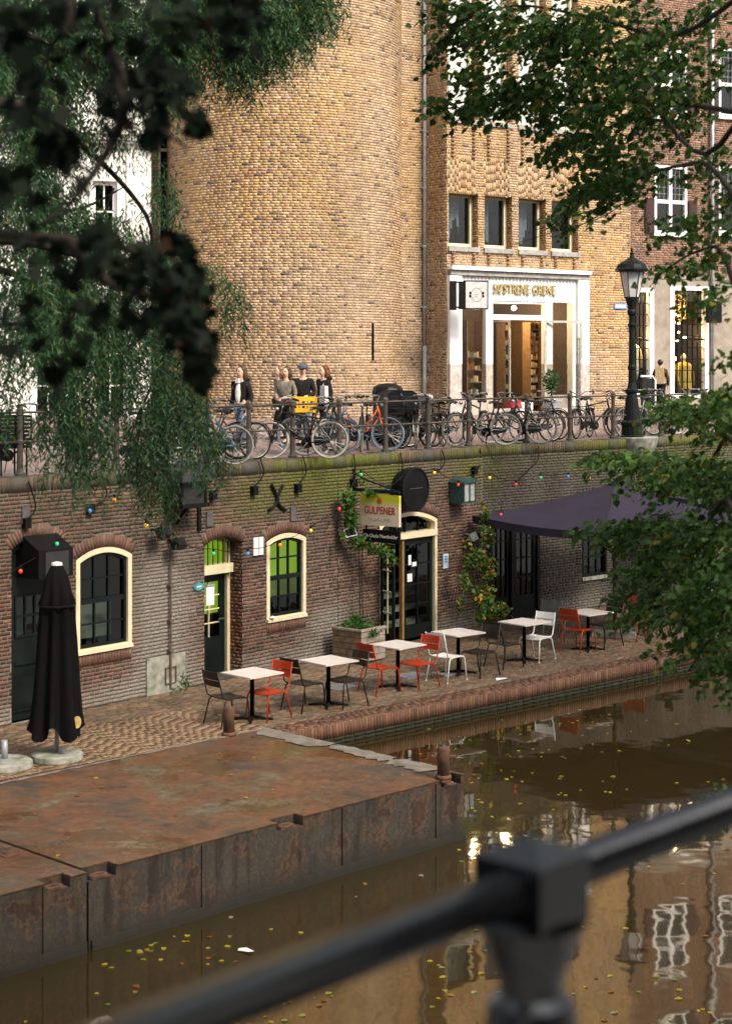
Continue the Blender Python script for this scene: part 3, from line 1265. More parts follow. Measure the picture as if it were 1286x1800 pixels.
box_room(dd, WA_, a.u0, a.u1, a.z0, a.zs + a.rise, -.43, .9, M['darkroom'], wide=.62, widel=.02)
bx = MB()
WA_.box(bx, a.u0 - .01, a.u1 + .6, ztr + .0, a.zs + .3, -.7, -.74)
WA_.box(bx, a.u0 - .01, a.u1 + .6, ztr - .8, ztr - .12, -.7, -.74)
obj('lit_back_wall', bx, M['lime'], dd)
step = MB()
WA_.box(step, a.u0 - .02, a.u1 + .02, Z_TERR, Z_TERR + .06, -.02, -.45)
obj('door_step', step, M['bluestone'], dd)

# open double door: one glazed leaf closed, one folded out, stairs inside
a = A_DOOR3
deep_reveal(WA_, a, .2, rev)
d3 = obj('doorway', ring(MB(), WA_, a.outline(0, bottom=False), a.outline(.08, bottom=False), .005, -.2), M['cream'], quay, label='open cafe doorway in a cream arched frame')
ztr = WA_.uz(720, 941)[1]
bx = MB()
WA_.box(bx, a.u0 + .02, a.u1 - .02, ztr - .06, ztr + .06, .03, -.2)
obj('transom', bx, M['cream'], d3)
glazing(d3, WA_, a.u0 + .08, a.u1 - .08, ztr + .06, a.zs - .02, 4, 1, -.1, M['doorgreen'], M['glass'], arch=a, inset=.08)
ur, ul = a.u1 - .085, a.u0 + .085
um = WA_.u(712)
leaf = MB()
t_ = .095
for (x0, x1, y0, y1) in ((um, um + t_, a.z0 + .04, ztr - .06), (ur - t_, ur, a.z0 + .04, ztr - .06), (um + t_, ur - t_, ztr - .2, ztr - .06), (um + t_, ur - t_, a.z0 + .04, a.z0 + .3)):
    WA_.box(leaf, x0, x1, y0, y1, -.06, -.11)
obj('door_leaf', leaf, M['doorgreen'], d3)
glazing(d3, WA_, um + t_, ur - t_, a.z0 + .3, ztr - .2, 2, 4, -.075, M['doorgreen'], M['glass'], bw=.03)
post = MB()
WA_.box(post, um - .07, um - .01, a.z0, ztr - .06, -.02, -.1)
obj('door_edge', post, mat('ochre_edge', (.3, .17, .06), .6), d3)
# folded leaf standing out from the wall at the hinge side
HL = Plane(WA_.pt(ul - .02, 0, .0), WA_.n * .93 + WA_.e1 * -.36, (0, 0, 1), WA_.e1)
leaf = MB()
for (x0, x1, y0, y1) in ((0, .08, a.z0 + .04, ztr - .06), (.44, .52, a.z0 + .04, ztr - .06), (.08, .44, ztr - .18, ztr - .06), (.08, .44, a.z0 + .04, a.z0 + .3)):
    HL.box(leaf, x0, x1, y0, y1, 0, -.045)
obj('door_leaf', leaf, M['doorgreen'], d3, label='door leaf folded open against the wall')
glazing(d3, HL, .08, .44, a.z0 + .3, ztr - .18, 2, 4, -.02, M['cream'], M['glass'], bw=.02)
obj('door_handle', MB().tube([HL.pt(.48, a.z0 + 1.05, .03), HL.pt(.36, a.z0 + 1.05, .03)], .012, 6), M['steel'], d3)
box_room(d3, WA_, a.u0, a.u1, a.z0, a.zs + a.rise, -.21, 2.4, M['darkroom'], wide=.9)
bx = MB()
WA_.box(bx, a.u0 - .4, a.u1 + .8, a.z0 + 1.2, a.zs + .3, -1.9, -1.95)
obj('back_wall', bx, mat('cellar_back_wall', (.09, .12, .09), .8), d3)
for i in range(4):
    bx = MB()
    WA_.box(bx, a.u0 - .3, a.u1 + .6, a.z0 + .22 + i * .24, a.z0 + .3 + i * .24, -.45 - i * .27, -.75 - i * .27)
    obj('stair_step', bx, M['concrete'], d3)
bx = MB()
WA_.box(bx, a.u0 - .2, a.u1 + .5, a.z0 + 1.24, a.z0 + 1.36, -1.3, -1.8)
obj('counter', bx, mat('red_wood', (.3, .09, .03), .5), d3)
for (px_, py_, s) in ((724, 985, (.09, .2)), (724, 1016, (.16, .16)), (732, 992, (.14, .09))):
    u, z = WA_.uz(px_, py_)
    bx = MB()
    WA_.box(bx, u - s[0] / 2, u + s[0] / 2, z - s[1] / 2, z + s[1] / 2, -.058, -.062)
    obj('notice', bx, M['white'], d3)

# black glazed double door and windows in the shade of the parasol
g = R_GATE
gd = thing_part = obj('doorway', ring(MB(), WB_, [(g.u0, g.z0), (g.u0, g.z1), (g.u1, g.z1), (g.u1, g.z0)], [(g.u0 + .07, g.z0), (g.u0 + .07, g.z1 - .07), (g.u1 - .07, g.z1 - .07), (g.u1 - .07, g.z0)], .02, -.12), M['black'], quay, label='black glazed double door in the shade of the big parasol')
um = (g.u0 + g.u1) / 2
for x0, x1 in ((g.u0 + .07, um - .12), (um + .02, g.u1 - .07)):
    lf = MB()
    ring(lf, WB_, [(x0, g.z0), (x0, g.z1 - .07), (x1, g.z1 - .07), (x1, g.z0)], [(x0 + .09, g.z0 + .5), (x0 + .09, g.z1 - .14), (x1 - .09, g.z1 - .14), (x1 - .09, g.z0 + .5)], -.03, -.08)
    WB_.box(lf, x0, x1, g.z0, g.z0 + .5, -.032, -.078)
    obj('door_leaf', lf, M['black'], gd)
    glazing(gd, WB_, x0 + .09, x1 - .09, g.z0 + .5, g.z1 - .14, 3, 4, -.05, M['black'], M['glass'], bw=.025)
bx = MB()
WB_.box(bx, um - .12, um + .02, g.z0, g.z1 - .07, .04, -.08)
obj('door_post', bx, M['black'], gd)
box_room(gd, WB_, g.u0, g.u1, g.z0, g.z1, -.13, 1.5, M['darkroom'])
bx = MB()
WB_.box(bx, g.u0 - .2, g.u1 + .6, g.z1 - .32, g.z1 - .12, -.7, -.72)
obj('lit_sign', bx, emit_mat('amber_glow', (.7, .4, .06), .55), gd)
for q in (R_WINE, R_WINF):
    o1 = [(q.u0, q.z0), (q.u0, q.z1), (q.u1, q.z1), (q.u1, q.z0)]
    o2 = [(q.u0 + .06, q.z0 + .06), (q.u0 + .06, q.z1 - .06), (q.u1 - .06, q.z1 - .06), (q.u1 - .06, q.z0 + .06)]
    wn_ = obj('window', ring(MB(), WB_, o1, o2, .01, -.1), M['black'], quay, label='dark cellar window behind the parasol pole')
    glazing(wn_, WB_, q.u0 + .06, q.u1 - .06, q.z0 + .06, q.z1 - .06, 3, 3, -.05, M['black'], M['glass'])
    bx = MB()
    WB_.box(bx, q.u0 - .02, q.u1 + .02, q.z0 - .08, q.z0, .05, -.1)
    obj('sill', bx, M['concrete'], wn_)
    box_room(wn_, WB_, q.u0, q.u1, q.z0, q.z1, -.12, 1.0, M['darkroom'])


# ================================================================== BUILDINGS ABOVE THE QUAY
F0, F1 = np.array((2.06, 43.4)), np.array((7.32, 47.3))
FW = Wall(F0, F1)
IN = -FW.n[:2]
CW = Wall(F0 + IN * .94 - FW.e1[:2] * 1.3, F0 + IN * .94)          # plain wall between tower and shop
RW = Wall(F0, F0 + IN * .94)                                       # the return beside the drainpipe
TOW = Drum((-2.09, 43.9), 3.0)
ZS, ZTOP = .3, 13.2
COURSE = .066

pal_hi = palette([(.4, .245, .095), (.35, .205, .082), (.45, .3, .14), (.27, .135, .068), (.12, .075, .062), (.36, .215, .13), (.31, .195, .075)], [4, 3, 2.6, 1.3, .55, 2, 1.4], .09)


def hi_cols(u, z, n, pink=.32):
    u, z = np.asarray(u, float), np.asarray(z, float)
    c = pal_hi(n)
    f = fnoise(u * .5, z * .5, 71)
    pk = np.clip((fnoise(u * .35, z * .3, 75) - .45) * 2.2 + pink, 0, .75)[:, None]
    st_k = vnoise(u * 3.2, z * .22, 73) * .6 + vnoise(u * 7, z * .35, 74) * .4
    c = c * ((.72 + .42 * f) * (.84 + .32 * st_k))[:, None]
    return c * (1 - pk) + c.mean(1, keepdims=True) * np.array((1.5, 1.08, .8)) * pk


def hi_mort(u, z, n):
    return np.array((.4, .33, .22)) * (.8 + .4 * fnoise(np.asarray(u) * 2, np.asarray(z) * 2, 77)[:, None])


corner = thing('brick_corner_building', 'tall yellow brick building with a round tower and a white shopfront', 'building', (.5, 43.6, 0), inplace=True)
corner['kind'] = 'structure'
# round tower
sl = []
sx, sy = 655, 600
# slit window: find the drum angle whose column is sx
best = min(np.linspace(-1.4, 1.4, 2801), key=lambda a: abs((TOW.C[0] + 3 * math.sin(a)) / (TOW.C[1] - 3 * math.cos(a)) * FPX + CX - sx))
uy = best * 3.0
Ys = TOW.C[1] - 3 * math.cos(best)
zsl0, zsl1 = EYE - (634 - HY) / FPX * Ys, EYE - (567 - HY) / FPX * Ys
slit = Rect(uy - .045, uy + .045, zsl0, zsl1)
E, S = lay(-4.6, 4.6, ZS, ZTOP, H=COURSE, L=.225, J=.012, holes=[slit], headers=True)
bricks(TOW, E, lambda u, z, n: hi_cols(u, z, n, np.clip(.12 + np.asarray(u) * .14, -.3, .55)), M['highbrick'], corner, nparts=300)  # paler pink to the right: highlight put into the brick colour
mortar(TOW, S, COURSE, hi_mort, corner, step=.25)
sb = MB()
V_ = [Vector(TOW.map(u, z, d)) for d in (-.3, 0) for z in (slit.z0, slit.z1) for u in (slit.u0, slit.u1)]
sb.add(V_, [(0, 1, 3, 2), (0, 2, 6, 4), (1, 5, 7, 3), (2, 3, 7, 6), (0, 4, 5, 1)])
obj('slit_window', sb, M['darkroom'], corner)
E, S = lay(0, CW.len, ZS, ZTOP, H=COURSE, L=.225, J=.012, headers=True)
bricks(CW, E, hi_cols, M['highbrick'], corner, nparts=0)
mortar(CW, S, COURSE, hi_mort, corner)
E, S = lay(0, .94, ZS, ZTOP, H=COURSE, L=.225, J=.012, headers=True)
bricks(RW, E, lambda u, z, n: hi_cols(u, z, n) * .9, M['highbrick'], corner, nparts=0)  # shade of the side face put into its brick colour
mortar(RW, S, COURSE, hi_mort, corner)

# shop front wall: four windows above the shop, four tall ones over them
WX = [(788, 840), (851, 900), (911, 959), (969, 1016)]
zt1, zb1 = FW.uz(814, 341)[1], FW.uz(814, 433)[1]
zb2, zt2 = FW.uz(814, 208)[1], FW.uz(814, -75)[1]
RWIN = [(Rect(FW.u(a), FW.u(b), zb1, zt1), Rect(FW.u(a), FW.u(b), zb2, zt2)) for a, b in WX]
SH = Rect(FW.u(786.5), FW.u(1031), 0, FW.uz(900, 475)[1])
holes = [r for p in RWIN for r in p] + [SH]
SOLD = [Rect(p[0].u0 - .02, p[0].u1 - .1, zt1, zt1 + (zb2 - zt1) * .52) for p in RWIN]
E, S = lay(0, 6.55, ZS, ZTOP, H=COURSE, L=.225, J=.012, holes=holes + SOLD, headers=True)
E2 = []
for r in SOLD:
    k = int((r.u1 - r.u0) / .066)
    for i in range(k):
        z = r.z0 - random.uniform(0, .2)
        while z < r.z1 - .03:
            za_, zb_ = max(z, r.z0), min(z + .2235, r.z1)
            if zb_ - za_ > .04:
                E2.append((r.u0 + (i + .5) * (r.u1 - r.u0) / k, (za_ + zb_) / 2, .057, zb_ - za_, random.choice((.003, .004, .005)), 0))
            z += .225
bricks(FW, E, hi_cols, M['highbrick'], corner, nparts=180)
bricks(FW, E2, hi_cols, M['highbrick'], corner, 'upright_brick', nparts=120)
mortar(FW, S, COURSE, hi_mort, corner)
bk = MB()
for r in SOLD:
    poly(bk, FW, [(r.u0, r.z0), (r.u1, r.z0), (r.u1, r.z1), (r.u0, r.z1)], -.001)
obj('mortar_bed', bk, mat('sand_mortar', (.3, .24, .16), .95, scale=20), corner)
# stepped strips of projecting bricks under the sills
E3 = []
for p in RWIN:
    for uu in (p[0].u0 + .13, p[0].u1 - .16):
        for k in range(9):
            E3.append((uu, zb2 - .18 - k * COURSE * 1.5, .1, COURSE * .75, .05, 0))
        for k in range(5):
            E3.append((uu, zb1 - .18 - k * COURSE * 1.5, .1, COURSE * .75, .05, 0))
bricks(FW, E3, lambda u, z, n: palette([(.26, .15, .07), (.2, .11, .06)], [1, 1])(n), M['highbrick'], corner, 'projecting_brick', nparts=56)

winpaint = mat('buff_window_paint', (.66, .6, .42), .5, var=.06)
backing = mat('white_backing', (.85, .84, .82), .8, scale=2, var=.04)
M['paledark'] = mat('dim_room', (.055, .06, .07), .85, scale=1.2, var=.8)
for k, pr in enumerate(RWIN):
    for j, r in enumerate(pr):
        dp = -.24
        o1 = [(r.u0, r.z0), (r.u0, r.z1), (r.u1, r.z1), (r.u1, r.z0)]
        i = .085
        o2 = [(r.u0 + i, r.z0 + i * 1.1), (r.u0 + i, r.z1 - i * .7), (r.u1 - i, r.z1 - i * .7), (r.u1 - i, r.z0 + i * 1.1)]
        wn_ = obj('window', ring(MB(), FW, o1, o2, dp, dp - .08), winpaint, corner, label='tall upper window with a white blind' if j else 'narrow window of the row over the shopfront')
        pm = MB()
        poly(pm, FW, o2, dp - .03)
        obj('pane', pm, M['clearglass'] if j else M['glass'], wn_)
        if j:
            bx = MB()
            FW.box(bx, r.u0, r.u1, r.z0, r.z1, dp - .12, dp - .14)
            obj('backing', bx, backing, wn_)  # white panel filling the window behind the glass
            bx = MB()
            zc_ = r.z0 + 2.1
            FW.box(bx, r.u0 + .05, r.u1 - .05, zc_, zc_ + .07, dp + .01, dp - .05)
            obj('glazing_bar', bx, winpaint, wn_)
        else:
            box_room(wn_, FW, r.u0, r.u1, r.z0, r.z1, dp - .09, 1.2, M['paledark'], wide=.0)
            # bluish sky reflection put into the colour of a half drawn curtain
            cm = MB()
            m_ = 14
            pts = []
            for q in range(m_ + 1):
                t = q / m_
                uu = r.u0 + .12 + (r.u1 - r.u0 - .3) * t * (.75 if k % 2 else 1)
                pts.append((uu, dp - .3 + .025 * math.sin(q * 2.1)))
            for q in range(m_):
                (ua, da), (ub, db) = pts[q], pts[q + 1]
                za = r.z1 - (r.z1 - r.z0) * (.25 + .6 * abs(math.sin(q * .31 + k)))
                cm.quad(FW.pt(ua, za, da), FW.pt(ub, za - .02, db), FW.pt(ub, r.z1, db), FW.pt(ua, r.z1, da))
            obj('curtain', cm, mat('sky_tint_curtain', (.2, .235, .29), .9), wn_)
        rv = MB()
        f = [FW.pt(u, z, 0) for u, z in o1]
        b = [FW.pt(u, z, dp) for u, z in o1]
        rv.add(f + b, [(q, (q + 1) % 4, 4 + (q + 1) % 4, 4 + q) for q in range(4)])
        obj('reveal', rv, mat('reveal_ochre', (.25, .15, .07), .9, scale=8), wn_)
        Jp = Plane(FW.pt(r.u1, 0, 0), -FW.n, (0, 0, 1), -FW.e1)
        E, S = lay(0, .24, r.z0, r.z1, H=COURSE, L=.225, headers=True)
        bricks(Jp, E, lambda u, z, n: hi_cols(u, z, n) * np.array((.85, .72, .62)), M['highbrick'], wn_, 'reveal_brick', nparts=0)  # darker, browner bricks: shade of the recess put into their colour
        sl_ = MB()
        FW.box(sl_, r.u0 - .03, r.u1 + .02, r.z0 - .13, r.z0 - .004, .06, -.2)
        obj('sill', sl_, M['grey'], wn_)

# parapet and roof
rf = MB()
for w, u0, u1 in ((FW, -.05, 6.6), (CW, -.3, CW.len + .05)):
    w.box(rf, u0, u1, ZTOP, ZTOP + .16, .08, -.5)
rf.prism([(TOW.C[0] + 3.07 * math.cos(k * math.pi / 16), TOW.C[1] + 3.07 * math.sin(k * math.pi / 16)) for k in range(32)], ZTOP + .003, ZTOP + .18)
obj('roof_edge', rf, M['grey'], corner)
bx = MB()
q = [F0 + IN * 1.2, F1 + IN * .3, F1 + IN * 9, F0 + IN * 9 - FW.e1[:2] * 2]
bx.prism([tuple(p) for p in q], ZS, ZTOP - .1)
SHELL = bx    # the body behind is added after the shop interior is known

# drainpipe with clips
dpx = FW.pt(0, 0, 0)
pp = P(746, 640, 44.0)
pipe = MB()
u_p = CW.u(746, .07)
pipe.tube([CW.pt(u_p, .35, .075), CW.pt(u_p, 2.2, .075)], .062, 10)
pipe.tube([CW.pt(u_p, 2.2, .075), CW.pt(u_p, ZTOP, .075)], .05, 10)
pipe = obj('drainpipe', pipe, M['zinc'], corner, smooth=True)
for py in (20, 127, 230, 330, 433, 540):
    z = CW.uz(746, py)[1]
    cl = MB()
    cl.lathe([(.062, -.03), (.068, -.03), (.068, .03), (.062, .03)], 10, tuple(CW.pt(u_p, z, .075)))
    CW.box(cl, u_p - .11, u_p + .11, z - .015, z + .015, .0, .05)
    obj('pipe_clip', cl, M['zinc'], pipe)

# ---- the shopfront
zf = lambda py, px=900: FW.uz(px, py)[1]
US = FW.u
shop = obj('shopfront', (lambda mb: (FW.box(mb, US(786.5), US(807), .28, zf(640, 797), .1, -.35), FW.box(mb, US(1012), US(1031), .28, zf(640, 1020), .1, -.35), mb)[-1])(MB()), mat('dirty_plinth', (.42, .38, .36), .7, var=.2, scale=6), corner, label='white shopfront with a ribbed sign band and open glass doors')
wf = MB()
FW.box(wf, US(786.5), US(807), zf(640, 797), zf(488), .1, -.35)
FW.box(wf, US(1012), US(1031), zf(640, 1020), zf(488, 1020), .1, -.35)
FW.box(wf, US(786), US(1031), zf(478), zf(471.5), .2, -.2)
obj('pilaster', wf, M['white'], shop)
cn = MB()
FW.box(cn, US(787), US(1030.5), zf(487), zf(478), .12, -.2)
obj('concrete_band', cn, M['grey'], shop)
# ribbed band: every rib a real batten
sb = MB()
za, zb_ = zf(529), zf(487.5)
FW.box(sb, US(807), US(1012), za, zb_, .0, -.3)
sb = obj('sign_band', sb, M['white'], shop)
nr = 34
for k in range(nr):
    uu = US(808) + (k + .5) * (US(1011) - US(808)) / nr
    rb = MB()
    FW.box(rb, uu - .026, uu + .026, za + .002, zb_ - .002, .022, 0)
    obj('rib', rb, M['white'], sb)
letters = mat('shadow_tan_letters', (.34, .27, .13), .5)  # darker than cream: the letters' shadow lines put into their colour
Mx = on_plane(FW, (US(862) + US(976)) / 2, zf(509), .055)
text_part('SØSTRENE GRENE', .36, letters, shop, Mx, extrude=.02, fit=2.18, bold=.006)
posts = MB()
for x0, x1 in ((854, 866), (957, 971)):
    FW.box(posts, US(x0), US(x1), zf(640, x0), za, .0, -.14)
FW.box(posts, US(866), US(957), zf(562), zf(553), .01, -.14)
FW.box(posts, US(807), US(812), zf(640, 808), za, .0, -.2)
FW.box(posts, US(1006), US(1012), .3, za, .0, -.2)
FW.box(posts, US(866), US(957), zf(533), za, -.02, -.14)
obj('mullion', posts, M['white'], shop)
pl = MB()
for x0, x1 in ((854, 866), (957, 971)):
    FW.box(pl, US(x0), US(x1), .3, zf(640, x0), .0, -.14)
FW.box(pl, US(807), US(854), .3, zf(700, 830), .0, -.2)
FW.box(pl, US(971), US(1006), .3, zf(694, 990), .0, -.2)
obj('plinth', pl, mat('beige_plinth', (.4, .35, .3), .7, var=.2), shop)
gls = MB()
for x0, x1, y0, y1 in ((812, 854, 529, 700), (971, 1006, 529, 694), (866, 957, 533, 553)):
    pm = MB()
    poly(pm, FW, [(US(x0), zf(y1, x0)), (US(x1), zf(y1, x1)), (US(x1), zf(y0, x1)), (US(x0), zf(y0, x0))], -.1)
    obj('pane', pm, M['clearglass'], shop)
zd0, zd1 = .46, zf(562)
doorm = mat('brushed_door_frame', (.5, .46, .4), .4, metal=.4)


def glass_door(pl_, w_, label):
    mb = MB()
    ring(mb, pl_, [(0, zd0), (0, zd1), (w_, zd1), (w_, zd0)], [(.06, zd0 + .1), (.06, zd1 - .06), (w_ - .06, zd1 - .06), (w_ - .06, zd0 + .1)], .02, -.02)
    d = obj('door', mb, doorm, shop, label=label)
    pm = MB()
    poly(pm, pl_, [(.06, zd0 + .1), (w_ - .06, zd0 + .1), (w_ - .06, zd1 - .06), (.06, zd1 - .06)], 0)
    obj('pane', pm, M['clearglass'], d)
    for s in (1, -1):
        hb = MB()
        hb.tube([pl_.pt(w_ - .12, zd0 + .35, s * .07), pl_.pt(w_ - .12, zd1 - .45, s * .07)], .014, 6)
        obj('handle', hb, M['steel'], d)


wd = (US(957) - US(866)) / 2
glass_door(Plane(FW.pt(US(866), 0, -.12), FW.e1 * .985 - FW.n * .17, (0, 0, 1), FW.n * .985 + FW.e1 * .17), wd * .92, 'closed glass door leaf')
glass_door(Plane(FW.pt(US(956), 0, .01), FW.e1 * .93 + FW.n * .36, (0, 0, 1), FW.n * .93 - FW.e1 * .36), wd * 1.2, 'glass door leaf standing open')
stp = MB()
FW.box(stp, US(862), US(960), .2, .46, .28, -1)
FW.box(stp, US(780), US(1034), .2, .33, .62, .0)
obj('door_step', stp, M['grey'], shop)
# inside of the shop: shelves, boxes, a pendant lamp
wid0, wid1 = US(808), US(1012)
zr = zf(529)
room = MB()
a_ = [FW.pt(u, z, d) for d in (-.36, -3.4) for z in (.44, zr) for u in (wid0 - .0, wid1 + .0)]
room.add(a_, [(4, 5, 7, 6), (0, 1, 5, 4), (2, 6, 7, 3), (0, 4, 6, 2), (1, 3, 7, 5)])
obj('shop_room', room, mat('shop_walls', (.075, .048, .028), .8), shop)
goods_c = [(.6, .35, .1), (.5, .16, .06), (.55, .5, .38), (.2, .12, .06), (.45, .3, .12), (.3, .33, .28), (.6, .45, .2)]
goods_m = [mat('goods_%s' % n, c, .6) for n, c in zip(('amber', 'red', 'linen', 'umber', 'straw', 'sage', 'honey'), goods_c)]
for sx0, sx1, dd_, n_sh in ((905, 925, -2.6, 7), (926, 941, -1.5, 11), (880, 902, -2.8, 6), (815, 840, -.75, 5), (975, 1000, -1.6, 6)):
    u0, u1 = FW.u(sx0, dd_), FW.u(sx1, dd_)
    sh_ = MB()
    FW.box(sh_, u0 - .03, u0, .46, zr - .5, dd_ + .16, dd_ - .16)
    FW.box(sh_, u1, u1 + .03, .46, zr - .5, dd_ + .16, dd_ - .16)
    top_ = zr - .7 if dd_ < -1 else 1.9
    for k in range(n_sh):
        z = .6 + k * (top_ - .6) / (n_sh - 1)
        FW.box(sh_, u0, u1, z - .015, z + .015, dd_ + .15, dd_ - .15)
    shf = obj('shelf', sh_, goods_m[3], shop)
    for k in range(n_sh):
        z = .615 + k * (top_ - .6) / (n_sh - 1)
        uu = u0 + .02
        while uu < u1 - .08:
            w_ = random.uniform(.05, .12)
            g_ = MB()
            FW.box(g_, uu, uu + w_, z, z + random.uniform(.08, .2), dd_ + .1, dd_ - .08)
            obj('box_of_goods', g_, random.choice(goods_m), shf)
            uu += w_ + .02
lampg = MB().ball(FW.pt(FW.u(903, -1.2), FW.uz(903, 541, -1.2)[1], -1.2), .07, 10)
obj('pendant_lamp', lampg, emit_mat('lamp_globe', (1, .8, .5), 12), shop)
bx = MB()
FW.box(bx, FW.u(905, -3), FW.u(936, -3), FW.uz(920, 620, -3)[1], FW.uz(920, 596, -3)[1], -2.95, -3.0)
obj('lit_panel', bx, emit_mat('amber_panel', (1, .42, .06), .9), shop)
for k, (px_, dd_) in enumerate(((890, -1.4), (985, -1.2), (833, -1.2))):
    ld = bpy.data.lights.new('shop_lamp', 'POINT')
    ld.energy = 75
    ld.color = (1, .68, .34)
    ld.shadow_soft_size = .15
    lo = link('shop_lamp', ld, shop)
    p = FW.pt(FW.u(px_, dd_), zr - .35, dd_)
    lo.location = p - OFF[corner.name] if False else p
SHELL2 = MB()
FWb = -3.5
a_ = [FW.pt(u, z, d) for d in (FWb, FWb - 5) for z in (ZS, ZTOP - .1) for u in (-.6, 6.5)]
SHELL2.add(a_, [(0, 1, 3, 2), (4, 6, 7, 5), (0, 4, 5, 1), (2, 3, 7, 6), (0, 2, 6, 4), (1, 5, 7, 3)])
obj('rear_wall', SHELL2, M['grey'], corner)
a_ = [FW.pt(u, z, d) for d in (-.0, FWb) for z in (zr + .5, ZTOP - .1) for u in (6.44, 6.5)]
sm_ = MB()
sm_.add(a_, [(0, 1, 3, 2), (4, 6, 7, 5), (0, 4, 5, 1), (2, 3, 7, 6), (0, 2, 6, 4), (1, 5, 7, 3)])
obj('side_wall', sm_, M['grey'], corner)

# hanging shop sign on a bracket
px0, py0 = 836, 518
sg_Y = 42.6
sgn = thing('blade_sign', 'square white shop sign in a black frame hanging from a bracket by the shopfront', 'sign', tuple(FW.pt(US(800), zf(510, 800), .1)), inplace=True)
SP = Plane(P(837, 518, 42.75), (.96, .28, 0), (0, 0, 1), (.28, -.96, 0))
pm = 42.75 / FPX
hw, hh = 21.5 * pm / .96, 25.5 * pm
mb = MB()
SP.box(mb, -hw, hw, -hh, hh, .0, -.1)
obj('frame', mb, M['black'], sgn)
mb = MB()
SP.box(mb, -hw + .035, hw - .035, -hh + .035, hh - .035, .006, 0)
obj('face', mb, mat('sign_face', (.5, .48, .47), .5), sgn)
mb = MB()
mb.tube([SP.pt(.145 * math.cos(k * math.pi / 10), .17 * math.sin(k * math.pi / 10), .007) for k in range(20)], .004, 4, closed=True)
for s in (-1, 1):
    mb.ball(SP.pt(s * .17, .045, .008), .035, 8, (1, .2, 1.1))
    mb.ball(SP.pt(s * .175, -.035, .008), .04, 8, (.8, .2, 1.0))
    mb.ball(SP.pt(s * .15, .03, .008), .015, 6, (1.2, .2, .6))
for k, (z, w_) in enumerate(((.06, .02), (.0, .09), (-.05, .06))):
    SP.box(mb, -w_ / 2, w_ / 2, z - .006, z + .006, .009, .005)
obj('emblem', mb, M['black'], sgn)
mb = MB()
SP.box(mb, -hw - .36, -hw - .2, -hh - .02, hh - .02, -.02, -.1)
SP.box(mb, -hw - .12, -hw - .03, -hh, hh - .03, .0, -.1)
SP.box(mb, -hw - .3, -hw, hh - .07, hh - .03, -.03, -.07)
SP.box(mb, -hw - .3, -hw, -hh + .03, -hh + .07, -.03, -.07)
obj('bracket', mb, M['black'], sgn)

# street name plate
sp = thing('street_plate', 'small blue enamel street name plate on the yellow brick', 'sign', tuple(FW.pt(US(1089), zf(538, 1089), .02)), inplace=True)
mb = MB()
FW.box(mb, US(1078), US(1100), zf(543, 1089), zf(533, 1089), .03, .012)
obj('plate', mb, mat('enamel_blue', (.12, .22, .5), .3), sp)
mb = MB()
FW.box(mb, US(1080), US(1098), zf(540.5, 1089), zf(535.5, 1089), .034, .03)
obj('pale_field', mb, M['white'], sp)

# ---- the brown brick house beside it
H0 = F1 - FW.n[:2] * .12 + FW.e1[:2] * .02
HW = Wall(H0, H0 + np.array((.88, .475)) * 9)
house = thing('brown_brick_house', 'old brown brick house with a plastered shop storey and leaded windows', 'building', (9, 48.5, .3), inplace=True)
house['kind'] = 'structure'
zpl = HW.uz(1150, 486)[1]
HWIN = Rect(HW.u(1149), HW.u(1206), HW.uz(1178, 411)[1], HW.uz(1178, 291)[1])
HWIN2 = Rect(HW.u(1149), HW.u(1206), HW.uz(1178, 206)[1], HW.uz(1178, 86)[1])
HWIN3 = Rect(HW.u(1262), HW.u(1318), HW.uz(1290, 411)[1], HW.uz(1290, 291)[1])
HWIN4 = Rect(HW.u(1262), HW.u(1318), HW.uz(1290, 206)[1], HW.uz(1290, 86)[1])
pal_br = palette([(.2, .1, .06), (.16, .08, .05), (.25, .13, .08), (.11, .065, .05), (.28, .17, .12)], [3, 3, 2, 1.3, 1], .15)
br_cols = lambda u, z, n: pal_br(n) * (.7 + .6 * fnoise(np.asarray(u) * .9, np.asarray(z) * .9, 91)[:, None])
E, S = lay(0, 9, zpl, ZTOP, H=.066, L=.22, J=.012, holes=[HWIN, HWIN2, HWIN3, HWIN4], headers=True, jit=.005)
bricks(HW, E, br_cols, M['lowbrick'], house, nparts=60)
mortar(HW, S, .066, lambda u, z, n: np.array((.24, .19, .15)) * (.7 + .5 * fnoise(np.asarray(u) * 2, np.asarray(z) * 2, 93)[:, None]), house)
HS1 = Rect(HW.u(1105.5), HW.u(1147), HW.uz(1130, 700)[1], HW.uz(1130, 506)[1])
HS2 = Rect(HW.u(1176), HW.u(1244), HW.uz(1210, 700)[1], HW.uz(1210, 503)[1])
pm = MB()
x = 0.0
for r in (HS1, HS2):
    HW.box(pm, x, r.u0, .2, zpl, .03, -.3)
    HW.box(pm, r.u0, r.u1, r.z1, zpl, .03, -.3)
    HW.box(pm, r.u0, r.u1, .2, r.z0, .03, -.3)
    x = r.u1
HW.box(pm, x, 9, .2, zpl, .03, -.3)
HW.box(pm, 0, 9, zpl - .05, zpl + .03, .06, .03)
obj('plaster_storey', pm, M['plaster'], house)
warm = emit_mat('warm_bulb', (1, .72, .3), 9)
goldm = mat('gold_ornament', (.7, .45, .15), .3, metal=.6)
